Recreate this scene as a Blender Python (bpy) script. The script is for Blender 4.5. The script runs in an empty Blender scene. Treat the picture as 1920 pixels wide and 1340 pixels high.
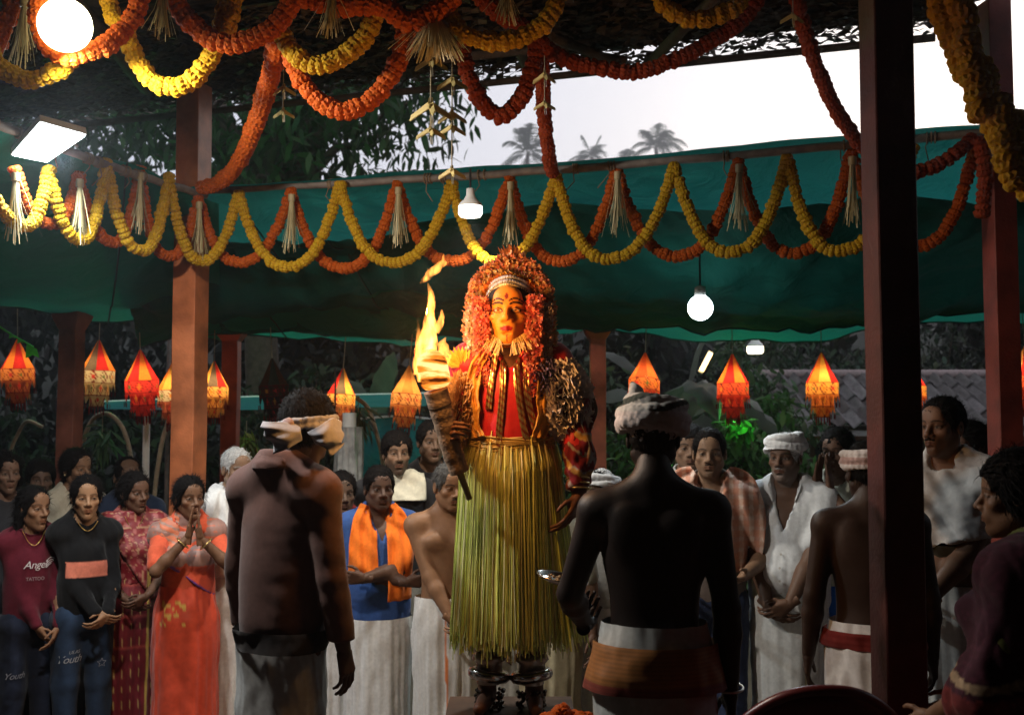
import bpy, bmesh, math, random
import numpy as np
from mathutils import Vector, Matrix, Euler

random.seed(7); np.random.seed(7)
SC = bpy.context.scene
COL = SC.collection
PI = math.pi
R = math.radians

# ------------------------------------------------------------------ camera
HC, FPX, PITCH = 1.68, 2000.0, R(3.43)
cam_d = bpy.data.cameras.new('camera'); CAM = bpy.data.objects.new('camera', cam_d); COL.objects.link(CAM)
cam_d.sensor_width = 36.0; cam_d.lens = 36.0 * FPX / 1920.0
cam_d.clip_start = 0.05; cam_d.clip_end = 2000
CAM.location = (0, 0, HC); CAM.rotation_euler = (PI / 2 + PITCH, 0, 0)
SC.camera = CAM
cam_d.dof.use_dof = True; cam_d.dof.focus_distance = 4.3; cam_d.dof.aperture_fstop = 4.0

def P(u, v, d):
    """world point for a photograph pixel (1920x1340) at depth d"""
    a = (u - 960.0) / FPX * d; b = (670.0 - v) / FPX * d
    return Vector((a, d * math.cos(PITCH) - b * math.sin(PITCH), HC + d * math.sin(PITCH) + b * math.cos(PITCH)))

# ------------------------------------------------------------------ world, sun, exposure
w = bpy.data.worlds.new('World'); SC.world = w; w.use_nodes = True
nt = w.node_tree; nt.nodes.clear()
wo = nt.nodes.new('ShaderNodeOutputWorld'); bg = nt.nodes.new('ShaderNodeBackground')
sky = nt.nodes.new('ShaderNodeTexSky'); sky.sky_type = 'NISHITA'; sky.sun_disc = False
sky.sun_elevation = R(14); sky.sun_rotation = R(25); sky.air_density = 1.0; sky.dust_density = 3.0
mixw = nt.nodes.new('ShaderNodeMix'); mixw.data_type = 'RGBA'; mixw.inputs[0].default_value = 0.86
mixw.inputs[7].default_value = (6.45, 6.6, 7.5, 1)      # overcast: even pale cloud over the clear sky
nt.links.new(sky.outputs[0], mixw.inputs[6]); nt.links.new(mixw.outputs[2], bg.inputs[0])
bg.inputs[1].default_value = 0.119
nt.links.new(bg.outputs[0], wo.inputs[0])
sd = bpy.data.lights.new('sun', 'SUN'); sun = bpy.data.objects.new('sun', sd); COL.objects.link(sun)
sd.energy = 0.5; sd.angle = R(20); sd.color = (1.0, 0.95, 0.9)
sun.rotation_euler = (R(76), 0, R(180 - 25))
SC.view_settings.view_transform = 'Standard'; SC.view_settings.look = 'None'
SC.view_settings.exposure = 0.0; SC.view_settings.gamma = 1.0; SC.view_settings.use_curve_mapping = False
SC.cycles.use_denoising = True
SC.cycles.max_bounces = 6; SC.cycles.diffuse_bounces = 3; SC.cycles.glossy_bounces = 2
SC.cycles.transmission_bounces = 4; SC.cycles.transparent_max_bounces = 8
SC.cycles.caustics_reflective = False; SC.cycles.caustics_refractive = False
SC.cycles.sample_clamp_indirect = 2.0

# ------------------------------------------------------------------ object helpers
def empty(name, loc=(0, 0, 0), rz=0.0, label=None, cat=None, group=None):
    o = bpy.data.objects.new(name, None); COL.objects.link(o)
    o.location = loc; o.rotation_euler = (0, 0, rz); tag(o, label, cat, group); return o

def tag(o, label=None, cat=None, group=None, kind=None):
    if label: o['label'] = label
    if cat: o['category'] = cat
    if group: o['group'] = group
    if kind: o['kind'] = kind
    return o

def mesh_np(name, V, Fq, mat, parent=None, col=None, smooth=True, kind=None, link=True):
    """mesh object from numpy arrays; Fq (n,3) or (n,4) faces or a list of both"""
    me = bpy.data.meshes.new(name)
    V = np.asarray(V, dtype=np.float32)
    Fl = Fq if isinstance(Fq, list) and len(Fq) and isinstance(Fq[0], np.ndarray) else [np.asarray(Fq, dtype=np.int32)]
    Fl = [f for f in Fl if len(f)]
    me.vertices.add(len(V)); me.vertices.foreach_set('co', V.ravel())
    nl = sum(f.size for f in Fl); nf = sum(len(f) for f in Fl)
    me.loops.add(nl); me.polygons.add(nf)
    me.loops.foreach_set('vertex_index', np.concatenate([f.ravel() for f in Fl]).astype(np.int32))
    starts = []; s = 0
    for f in Fl:
        starts.append(s + np.arange(len(f)) * f.shape[1]); s += f.size
    me.polygons.foreach_set('loop_start', np.concatenate(starts).astype(np.int32))
    me.polygons.foreach_set('use_smooth', np.full(nf, smooth, dtype=bool))
    me.update(calc_edges=True); me.validate()
    if col is not None:
        ca = me.color_attributes.new('Col', 'FLOAT_COLOR', 'POINT')
        c4 = np.ones((len(V), 4), dtype=np.float32); c4[:, :3] = col
        ca.data.foreach_set('color', c4.ravel())
    if mat: me.materials.append(mat)
    o = bpy.data.objects.new(name, me)
    if link: COL.objects.link(o)
    if parent is not None: o.parent = parent
    if kind: o['kind'] = kind
    return o

class MB:
    """collects simple shapes into one mesh"""
    def __init__(s): s.v = []; s.f3 = []; s.f4 = []; s.c = []; s.n = 0
    def add(s, V, F, col=None):
        V = np.asarray(V, dtype=np.float32); F = np.asarray(F, dtype=np.int32)
        if len(V) == 0 or len(F) == 0: return s
        (s.f3 if F.shape[1] == 3 else s.f4).append(F + s.n)
        s.v.append(V); s.n += len(V)
        c = np.ones((len(V), 3), dtype=np.float32) * 0.5
        if col is not None: c[:] = col
        s.c.append(c); return s
    def box(s, c, half, rot=None, col=None):
        c = np.array(c, float); h = np.array(half, float)
        V = np.array([[x, y, z] for x in (-1, 1) for y in (-1, 1) for z in (-1, 1)], float) * h
        if rot is not None: V = V @ np.array(rot).T
        F = [[0, 1, 3, 2], [4, 6, 7, 5], [0, 4, 5, 1], [2, 3, 7, 6], [0, 2, 6, 4], [1, 5, 7, 3]]
        return s.add(V + c, F, col)
    def tube(s, pts, rad, n=8, col=None, cap=True):
        V, F = tube_arr(pts, rad, n)
        m = len(pts)
        s.add(V, F, col)
        if cap and n >= 3:
            for off, rev in ((0, True), ((m - 1) * n, False)):
                cc = V[off:off + n].mean(0)
                VV = np.vstack([V[off:off + n], cc]); i = np.arange(n); j = (i + 1) % n
                s.add(VV, np.stack([j, i, np.full(n, n)], 1) if rev else np.stack([i, j, np.full(n, n)], 1),
                      None if col is None else (np.array(col)[0] if np.ndim(col) > 1 else col))
        return s
    def lathe(s, prof, n=24, c=(0, 0, 0), col=None):
        V = []; 
        for r, z in prof:
            a = np.arange(n) * 2 * PI / n
            V.append(np.stack([r * np.cos(a), r * np.sin(a), np.full(n, z)], 1))
        V = np.vstack(V) + np.array(c); return s.add(V, grid_faces(len(prof), n, True), col)
    def build(s, name, mat, parent=None, smooth=True, kind=None, link=True):
        fl = []
        if s.f3: fl.append(np.vstack(s.f3))
        if s.f4: fl.append(np.vstack(s.f4))
        return mesh_np(name, np.vstack(s.v), fl, mat, parent, np.vstack(s.c), smooth, kind, link)

def grid_faces(m, n, wrap=False):
    i = np.arange(m - 1)[:, None]; j = np.arange(n if wrap else n - 1)[None, :]; j2 = (j + 1) % n
    return np.stack([i * n + j, i * n + j2, (i + 1) * n + j2, (i + 1) * n + j], -1).reshape(-1, 4)

def tube_arr(pts, rad, n=8):
    pts = np.array([tuple(p) for p in pts], float); m = len(pts)
    rad = np.full(m, rad, float) if np.ndim(rad) == 0 else np.array(rad, float)
    T = np.gradient(pts, axis=0); T /= np.linalg.norm(T, axis=1, keepdims=True) + 1e-9
    up = np.array([0, 0, 1.0]) if abs(T[0][2]) < 0.9 else np.array([0, 1.0, 0])
    V = []; N = np.cross(T[0], up); N /= np.linalg.norm(N)
    a = np.arange(n) * 2 * PI / n
    for k in range(m):
        N = N - T[k] * (N @ T[k]); N /= np.linalg.norm(N) + 1e-9; B = np.cross(T[k], N)
        V.append(pts[k] + rad[k] * (np.cos(a)[:, None] * N + np.sin(a)[:, None] * B))
    return np.vstack(V), grid_faces(m, n, True)

def spline(pts, n):
    """Catmull-Rom through pts, n samples"""
    p = np.array([tuple(q) for q in pts], float)
    p = np.vstack([2 * p[0] - p[1], p, 2 * p[-1] - p[-2]]); m = len(p) - 3
    t = np.linspace(0, m - 1e-6, n); i = t.astype(int); u = (t - i)[:, None]
    a, b, c, d = p[i], p[i + 1], p[i + 2], p[i + 3]
    return 0.5 * (2 * b + (c - a) * u + (2 * a - 5 * b + 4 * c - d) * u ** 2 + (3 * b - a - 3 * c + d) * u ** 3)

_wr = np.random.RandomState(3)
_WK = [(_wr.randn(3) * 1.0, _wr.rand() * 6.28) for _ in range(24)]
def wob(Pt, freq, seed=0, n=5):
    """smooth pseudo noise in about -1..1 at points (k,3)"""
    s = 0
    for i in range(n):
        k, ph = _WK[(i + seed * 5) % 24]
        s = s + np.sin(Pt @ (k * freq) + ph + seed * 1.7 + 0.9 * np.sin(Pt @ (np.roll(k, 1) * freq * 0.7) + ph))
    return s / n * 1.3

# ------------------------------------------------------------------ materials
MATS = {}
def newmat(name):
    m = bpy.data.materials.new(name); m.use_nodes = True; nt = m.node_tree; nt.nodes.clear()
    o = nt.nodes.new('ShaderNodeOutputMaterial'); return m, nt, o

def pmat(name, color=None, rough=0.7, metal=0.0, spec=0.3, vcol=False, noise=0.15, nscale=30.0, bump=0.0, bscale=200.0,
         trans=0.0, sub=0.0, sheen=0.0, wave=None):
    """principled material: colour (or the Col attribute) broken up by noise, optional bump, optional translucency"""
    if name in MATS: return MATS[name]
    m, nt, o = newmat(name); N = nt.nodes.new; L = nt.links.new
    b = N('ShaderNodeBsdfPrincipled'); b.inputs['Roughness'].default_value = rough; b.inputs['Metallic'].default_value = metal
    b.inputs['Specular IOR Level'].default_value = spec
    if sheen: b.inputs['Sheen Weight'].default_value = sheen
    if sub:
        b.inputs['Subsurface Weight'].default_value = sub; b.inputs['Subsurface Scale'].default_value = 0.01
    tc = N('ShaderNodeTexCoord'); nz = N('ShaderNodeTexNoise'); nz.inputs['Scale'].default_value = nscale; nz.inputs['Detail'].default_value = 6
    L(tc.outputs['Object'], nz.inputs['Vector'])
    mr = N('ShaderNodeMapRange'); mr.inputs[1].default_value = 0.25; mr.inputs[2].default_value = 0.75
    mr.inputs[3].default_value = 1 - noise; mr.inputs[4].default_value = 1 + noise; L(nz.outputs[0], mr.inputs[0])
    mx = N('ShaderNodeMix'); mx.data_type = 'RGBA'; mx.blend_type = 'MULTIPLY'; mx.inputs[0].default_value = 1.0
    if vcol:
        at = N('ShaderNodeAttribute'); at.attribute_name = 'Col'; L(at.outputs['Color'], mx.inputs[6])
    else: mx.inputs[6].default_value = (*color, 1)
    L(mr.outputs[0], mx.inputs[7]); L(mx.outputs[2], b.inputs['Base Color'])
    if bump:
        nb = N('ShaderNodeTexNoise'); nb.inputs['Scale'].default_value = bscale; nb.inputs['Detail'].default_value = 4
        L(tc.outputs['Object'], nb.inputs['Vector']); bp = N('ShaderNodeBump'); bp.inputs['Strength'].default_value = bump
        bp.inputs['Distance'].default_value = 0.01; L(nb.outputs[0], bp.inputs['Height']); L(bp.outputs[0], b.inputs['Normal'])
    if trans:
        tr = N('ShaderNodeBsdfTranslucent'); L(mx.outputs[2], tr.inputs[0]); ms = N('ShaderNodeMixShader'); ms.inputs[0].default_value = trans
        L(b.outputs[0], ms.inputs[1]); L(tr.outputs[0], ms.inputs[2]); L(ms.outputs[0], o.inputs[0])
    else: L(b.outputs[0], o.inputs[0])
    MATS[name] = m; return m

def emat(name, color, strength):
    if name in MATS: return MATS[name]
    m, nt, o = newmat(name); e = nt.nodes.new('ShaderNodeEmission'); e.inputs[0].default_value = (*color, 1); e.inputs[1].default_value = strength
    nt.links.new(e.outputs[0], o.inputs[0]); MATS[name] = m; return m

SKIN = pmat('skin', vcol=True, rough=0.52, spec=0.25, noise=0.10, nscale=40, bump=0.12, bscale=350)
CLOTH = pmat('cloth', vcol=True, rough=0.85, spec=0.15, noise=0.12, nscale=60, bump=0.25, bscale=500, sheen=0.1)
SILK = pmat('silk', vcol=True, rough=0.5, spec=0.4, noise=0.12, nscale=40, bump=0.15, bscale=400, sheen=0.15)
HAIR = pmat('hair', vcol=True, rough=0.75, spec=0.06, noise=0.3, nscale=120)
STRAW = pmat('straw', vcol=True, rough=0.5, spec=0.4, noise=0.15, nscale=25, trans=0.10)
PETAL = pmat('petal', vcol=True, rough=0.7, spec=0.2, noise=0.12, nscale=60, trans=0.3)
GOLD = pmat('gilt', vcol=True, rough=0.28, metal=0.85, spec=0.5, noise=0.2, nscale=80)
GILT = pmat('tinsel', vcol=True, rough=0.35, metal=0.35, spec=0.6, noise=0.2, nscale=80)
SILVER = pmat('silver', (0.55, 0.52, 0.48), rough=0.22, metal=1.0, noise=0.25, nscale=50)

# ------------------------------------------------------------------ signed distance field modeller
class Field:
    def __init__(s, lo, hi, h):
        s.h = h; s.lo = np.array(lo, np.float32)
        s.n = np.ceil((np.array(hi) - np.array(lo)) / h).astype(int) + 1
        s.ax = [s.lo[i] + h * np.arange(s.n[i], dtype=np.float32) for i in range(3)]
        s.F = np.full(s.n, 9.0, np.float32)
    def sl(s, lo, hi):
        out = []
        for i in range(3):
            a = int(max(0, math.floor((lo[i] - s.lo[i]) / s.h))); b = int(min(s.n[i], math.ceil((hi[i] - s.lo[i]) / s.h) + 1))
            if b <= a: return None
            out.append(slice(a, b))
        return tuple(out)
    def grid(s, S):
        return (s.ax[0][S[0]][:, None, None], s.ax[1][S[1]][None, :, None], s.ax[2][S[2]][None, None, :])
    def comb(s, S, d, k, op):
        a = s.F[S]
        if op == 'u':
            if k > 0:
                h = np.maximum(k - np.abs(a - d), 0) / k; s.F[S] = np.minimum(a, d) - h * h * k * 0.25
            else: s.F[S] = np.minimum(a, d)
        else:
            d = -d
            if k > 0:
                h = np.maximum(k - np.abs(a - d), 0) / k; s.F[S] = np.maximum(a, d) + h * h * k * 0.25
            else: s.F[S] = np.maximum(a, d)
    def cone(s, a, b, r1, r2=None, k=0.02, op='u'):
        r2 = r1 if r2 is None else r2
        a = np.array(a, np.float32); b = np.array(b, np.float32); m = max(r1, r2) + k + 2 * s.h
        S = s.sl(np.minimum(a, b) - m, np.maximum(a, b) + m)
        if S is None: return s
        X, Y, Z = s.grid(S); ab = b - a; L2 = float(ab @ ab) + 1e-12
        t = np.clip(((X - a[0]) * ab[0] + (Y - a[1]) * ab[1] + (Z - a[2]) * ab[2]) / L2, 0, 1)
        d = np.sqrt((X - a[0] - t * ab[0]) ** 2 + (Y - a[1] - t * ab[1]) ** 2 + (Z - a[2] - t * ab[2]) ** 2) - (r1 + (r2 - r1) * t)
        s.comb(S, d, k, op); return s
    def ell(s, c, r, k=0.02, op='u', rot=None):
        c = np.array(c, np.float32); r = np.array(r, np.float32)
        m = (r if rot is None else np.full(3, r.max())) + k + 2 * s.h
        S = s.sl(c - m, c + m)
        if S is None: return s
        X, Y, Z = s.grid(S); x, y, z = X - c[0], Y - c[1], Z - c[2]
        if rot is not None:
            M = np.array(rot, np.float32).T
            x, y, z = (M[0, 0] * x + M[0, 1] * y + M[0, 2] * z, M[1, 0] * x + M[1, 1] * y + M[1, 2] * z, M[2, 0] * x + M[2, 1] * y + M[2, 2] * z)
        k0 = np.sqrt((x / r[0]) ** 2 + (y / r[1]) ** 2 + (z / r[2]) ** 2) + 1e-6
        k1 = np.sqrt((x / r[0] ** 2) ** 2 + (y / r[1] ** 2) ** 2 + (z / r[2] ** 2) ** 2) + 1e-6
        s.comb(S, k0 * (k0 - 1) / k1, k, op); return s
    def cut(s, fn):
        """keep where fn(X,Y,Z) < 0 (hard)"""
        S = (slice(None),) * 3; s.F = np.maximum(s.F, fn(*s.grid(S))).astype(np.float32); return s
    def mesh(s):
        F = s.F; I = F < 0; n = np.array(F.shape)
        c = sum(I[i:n[0] - 1 + i, j:n[1] - 1 + j, k:n[2] - 1 + k].astype(np.int8) for i in (0, 1) for j in (0, 1) for k in (0, 1))
        act = (c > 0) & (c < 8); ci = np.argwhere(act); nv = len(ci)
        if nv == 0: return np.zeros((0, 3)), np.zeros((0, 4), int)
        idx = np.full(act.shape, -1, np.int32); idx[tuple(ci.T)] = np.arange(nv)
        corner = {o: F[ci[:, 0] + o[0], ci[:, 1] + o[1], ci[:, 2] + o[2]] for o in [(i, j, k) for i in (0, 1) for j in (0, 1) for k in (0, 1)]}
        acc = np.zeros((nv, 3)); cnt = np.zeros(nv)
        for o in corner:
            for axx in range(3):
                if o[axx]: continue
                q = list(o); q[axx] = 1; q = tuple(q); fa, fb = corner[o], corner[q]
                m = (fa < 0) != (fb < 0); t = fa[m] / (fa[m] - fb[m])
                p = np.tile(np.array(o, float), (m.sum(), 1)); p[:, axx] = t; acc[m] += p; cnt[m] += 1
        V = s.lo + (ci + acc / cnt[:, None]) * s.h
        Q = []
        for axx in range(3):
            a = [slice(1, n[i] - 1) for i in range(3)]; b = list(a); a[axx] = slice(0, n[axx] - 1); b[axx] = slice(1, n[axx])
            Ia, Ib = I[tuple(a)], I[tuple(b)]; e = np.argwhere(Ia != Ib)
            if len(e) == 0: continue
            sg = Ia[tuple(e.T)]
            e = e + np.array([0 if i == axx else 1 for i in range(3)])
            u, v = (axx + 1) % 3, (axx + 2) % 3; du = np.zeros(3, int); dv = np.zeros(3, int); du[u] = 1; dv[v] = 1
            g = lambda p: idx[tuple(p.T)]
            q = np.stack([g(e - du - dv), g(e - dv), g(e), g(e - du)], 1); q[~sg] = q[~sg][:, ::-1]; Q.append(q)
        Q = np.vstack(Q); Q = Q[(Q >= 0).all(1)]
        return V, Q
    def front(s, sign=-1):
        """depth map: y of the first surface seen from the front (sign -1) for each x,z; nan where empty"""
        F = s.F if sign < 0 else s.F[:, ::-1]; ya = s.ax[1] if sign < 0 else s.ax[1][::-1]
        I = F < 0; any_ = I.any(1); i = I.argmax(1); ii = np.maximum(i, 1)
        A, C = np.indices(i.shape); f1 = F[A, ii, C]; f0 = F[A, ii - 1, C]
        t = np.clip(f0 / (f0 - f1 + 1e-9), 0, 1); y = ya[ii - 1] + (ya[ii] - ya[ii - 1]) * t
        y = np.where(any_, y, np.nan); return y

def vnormals(V, Q):
    a, b, c, d = (V[Q[:, i]] for i in range(4)); fn = np.cross(c - a, d - b); N = np.zeros_like(V)
    for i in range(4): np.add.at(N, Q[:, i], fn)
    return N / (np.linalg.norm(N, axis=1, keepdims=True) + 1e-12)

def rotm(yaw=0, pitch=0, roll=0):
    return np.array(Euler((pitch, roll, yaw), 'XYZ').to_matrix())

# ------------------------------------------------------------------ people: heads, hands, bodies, clothes
def build_head(female=False):
    f = Field((-.105, -.135, -.15), (.105, .115, .14), .0036)
    f.ell((0, .014, .034), (.074, .092, .084), .02)
    f.ell((0, -.022, -.034), (.058 if not female else .056, .066, .082), .03)
    for s in (-1, 1):
        f.cone((s * .052, .008, -.05), (s * .012, -.058, -.100), .017, .014, .03)
        f.ell((s * .041, -.056, -.022), (.023, .020, .018), .02)
        f.cone((s * .012, -.083, .022), (s * .046, -.066, .020), .009 if not female else .005, .007 if not female else .005, .014)
    f.ell((0, -.066, -.098), (.020, .017, .016), .022)
    f.ell((0, -.070, .050), (.045, .022, .035), .03)
    for s in (-1, 1): f.ell((s * .031, -.097, -.001), (.019, .018, .012), .012, 's')
    for s in (-1, 1): f.ell((s * .031, -.0700, -.001), (.0150, .0125, .0105), .004)
    for s in (-1, 1):      # lids
        f.cone((s * .017, -.0785, .004), (s * .031, -.0835, .0078), .0030, .0034, .004)
        f.cone((s * .031, -.0835, .0078), (s * .046, -.0745, .003), .0034, .0026, .004)
        f.cone((s * .019, -.079, -.0075), (s * .043, -.076, -.0075), .0026, .0022, .004)
    f.cone((0, -.083, .014), (0, -.108, -.026), .0085, .0105, .012)
    f.ell((0, -.1085, -.031), (.0125, .011, .0095), .008)
    for s in (-1, 1):
        f.ell((s * .0145, -.096, -.0345), (.0085, .011, .0075), .006)
        f.ell((s * .0075, -.103, -.0415), (.0038, .0065, .004), .002, 's')
    f.ell((0, -.077, -.058), (.030, .017, .026), .02)      # muzzle
    f.cone((0, -.088, -.0455), (0, -.090, -.054), .0025, .0025, .006, 's')
    for s in (-1, 1):
        f.cone((0, -.0925, -.0600), (s * .025, -.0790, -.0640), .0056, .0030, .004)
        f.cone((0, -.0915, -.0700), (s * .023, -.0785, -.0660), .0064, .0032, .004)
        f.cone((0, -.0985, -.0645), (s * .025, -.0840, -.0655), .0018, .0012, .002, 's')
    f.ell((0, -.086, -.0825), (.014, .007, .005), .008, 's')
    for s in (-1, 1):      # ears
        rm = rotm(0, 0, 0)
        f.ell((s * .077, .012, -.002), (.009, .020, .031), .006)
        f.ell((s * .086, .008, .002), (.006, .011, .017), .004, 's')
    f.cone((0, .014, -.05), (0, .026, -.15), .050 if not female else .043, .050 if not female else .044, .03)
    return f.mesh()

HEADS = {False: build_head(False), True: build_head(True)}

def finger(f, base, d0, d1, d2, l, r):
    p = np.array(base, float)
    for i, (d, q) in enumerate(zip((d0, d1, d2), (1.0, .78, .62))):
        d = np.array(d, float); d /= np.linalg.norm(d); e = p + d * l * q
        f.cone(p, e, r * (1 - .10 * i), r * (1 - .10 * (i + 1)), .003); p = e

def build_hand(curl, thumb_in=0.3, spread=.04):
    """right hand: fingers +Z, thumb +X, palm -Y; wrist at origin"""
    f = Field((-.07, -.11, -.05), (.10, .045, .215), .0045)
    f.cone((0, 0, -.04), (0, 0, .012), .024, .023, .01)
    for x, zz in ((-.028, .070), (-.010, .078), (.010, .080), (.028, .076)):
        f.cone((x * .55, 0, .012), (x, 0, zz), .016, .0115, .012)
    f.ell((.020, -.012, .035), (.018, .014, .028), .01)
    for i, (x, zz, l) in enumerate(((-.029, .074, .030), (-.010, .084, .040), (.010, .087, .043), (.029, .080, .039))):
        c = curl * (1.12 - .08 * i); sx = (x / .029) * spread
        dirs = [(sx, -math.sin(a), math.cos(a)) for a in (c * .55, c * 1.35, c * 1.9)]
        finger(f, (x, -.002, zz), *dirs, l, .0088 if i else .0078)
    t = thumb_in
    finger(f, (.024, -.010, .026), (.80 - .5 * t, -.25 - .5 * t, .62), (.45 - .6 * t, -.2 - .5 * t, .85), (.2 - .7 * t, -.2 - .4 * t, .9), .034, .0102)
    return f.mesh()

HANDS = {'relaxed': build_hand(.55), 'flat': build_hand(.08, .05, .02), 'grip': build_hand(1.25, .9, .0), 'soft': build_hand(.85, .5)}

def limb_ik(a, t, l1, l2, pole):
    a = np.array(a, float); t = np.array(t, float); d = t - a; L = np.linalg.norm(d); L = max(L, 1e-4)
    if L > (l1 + l2) * .995: t = a + d / L * (l1 + l2) * .995; d = t - a; L = np.linalg.norm(d)
    u = d / L; c = (l1 * l1 + L * L - l2 * l2) / (2 * l1 * L); c = max(-1, min(1, c))
    q = np.array(pole, float); q = q - u * (q @ u); q /= np.linalg.norm(q) + 1e-9
    return a + u * l1 * c + q * l1 * math.sqrt(1 - c * c), t

class Body:
    """skeleton of one person in local space: feet at z 0, facing -Y, x to the photograph's right when rot = 0"""
    def __init__(s, H, female=False, build=1.0, belly=0.0, arms=None, yaw=0, pitch=0, roll=0, hscale=1.0, headoff=(0, 0, 0)):
        s.H = H; s.fem = female; s.b = build; s.belly = belly
        sw = (.092 if female else .104) * (0.7 + 0.3 * build)
        s.sh = {k: np.array((sg * sw, .006, .800)) * H for k, sg in (('a', -1), ('b', 1))}
        s.arm = {}
        arms = arms or {}
        for k, sg in (('a', -1), ('b', 1)):
            a = arms.get(k) or {}
            t = np.array(a.get('to', (sg * .145, -.03, .475))) * H
            e, wr = limb_ik(s.sh[k], t, .172 * H, .150 * H, a.get('pole', (sg * .5, .9, -.2)))
            fd = np.array(a.get('dir', wr - e), float); fd /= np.linalg.norm(fd)
            th = np.array(a.get('thumb', (0, -1, 0)), float); th = th - fd * (th @ fd); th /= np.linalg.norm(th) + 1e-9
            s.arm[k] = dict(e=e, w=wr, fd=fd, th=th, hand=a.get('hand', 'relaxed'), sg=sg)
        s.hs = (.6 * 1.68 + .4 * H) * (.131 if not female else .128) / .225 * hscale
        s.ho = np.array(headoff, float); s.hp = np.array((0, -.014 * H, .995 * H - .118 * s.hs)) + s.ho
        s.hrot = rotm(yaw, pitch, roll)
    def head_pt(s, V):
        piv = np.array((0, .02, -.09))
        return ((np.asarray(V) - piv) @ s.hrot.T + piv) * s.hs + s.hp
    def torso(s, f, g=0.0, loose=0.0, k=None, plain=False):
        H = s.H; b = s.b; k = (.045 * H) if k is None else k
        E = lambda c, r, kk=k: f.ell(np.array(c) * H, np.array(r) * H + g, kk)
        if s.fem:
            E((0, .006, .520), (.100 * b, .074 * b, .075)); E((0, 0, .62), (.076 * b + loose, .056 * b + loose, .085))
            E((0, .004, .72), (.086 * b, .060 * b, .100))
            for q in (() if plain else (-1, 1)): E((q * .040 * b, -.046 * b, .722), (.038, .032, .036), .02)
            if plain: E((0, -.030 * b, .715), (.072 * b, .042 * b, .06), .05)
        else:
            E((0, .004, .525), (.090 * b + loose * .5, .066 * b + loose * .5, .075)); E((0, 0, .615), (.082 * b + loose, .058 * b + loose, .085))
            E((0, .004, .725), (.098 * b, .066 * b, .100))
            for q in (() if plain else (-1, 1)):
                E((q * .044 * b, -.044 * b, .750), (.042, .022, .032), .02); E((q * .05 * b, .047 * b, .770), (.034, .016, .045), .04)
        if s.belly: E((0, -.022 - s.belly * .05, .60), (.070 * b, .05 + s.belly * .03, .065), .04)
        sx = s.sh['b'][0] / H
        f.cone(np.array((-sx * .75, .008, .800)) * H, np.array((sx * .75, .008, .800)) * H, .036 * H + g, None, .03)
        for q in (-1, 1): f.cone(np.array((q * sx * .72, .010, .815)) * H, np.array((0, .012, .855)) * H, .024 * H + g, .030 * H + g, .03)
        for kk in 'ab': f.ell(s.sh[kk], np.array((.036, .036, .038)) * H * (.6 + .4 * b) + g, .03)
    def arms_(s, f, g=0.0, upto=2.0, k=.018, which='ab', flare=0.0):
        H = s.H; m = (.86 if s.fem else 1.0) * (.5 + .5 * s.b)
        for kk in which:
            a = s.arm[kk]; p = s.sh[kk]; e = a['e']; w_ = a['w']
            if upto <= 1: 
                q = p + (e - p) * upto; f.cone(p, q, .033 * H * m + g, (.033 - .006 * upto) * H * m + g + flare, k)
            else:
                f.cone(p, e, .032 * H * m + g, .0245 * H * m + g, k)
                q = e + (w_ - e) * (upto - 1)
                if upto > 1.05: 
                    mid = e + (q - e) * .3
                    f.cone(e, mid, .0245 * H * m + g, .0255 * H * m + g, k); f.cone(mid, q, .0255 * H * m + g, (.0255 - .0095 * (upto - 1)) * H * m + g + flare, k)
    def legs(s, f):
        H = s.H
        for q in (-1, 1):
            f.cone(np.array((q * .050, .004, .50)) * H, np.array((q * .052, -.006, .285)) * H, .050 * H, .034 * H, .03)
            f.cone(np.array((q * .052, -.006, .285)) * H, np.array((q * .054, .012, .20)) * H, .034 * H, .035 * H, .02)
            f.cone(np.array((q * .054, .012, .20)) * H, np.array((q * .055, .012, .04)) * H, .035 * H, .021 * H, .02)
            f.cone(np.array((q * .055, .016, .022)) * H, np.array((q * .064, -.085, .016)) * H, .022 * H, .015 * H, .02)
    def bounds(s, m=.08):
        pts = [s.sh['a'], s.sh['b']] + [s.arm[k][j] for k in 'ab' for j in 'ew']
        lo = np.min(pts, 0) - m; hi = np.max(pts, 0) + m; H = s.H
        lo = np.minimum(lo, (-.17 * H, -.15 * H, -.02)); hi = np.maximum(hi, (.17 * H, .14 * H, .93 * H)); return lo, hi

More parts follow.
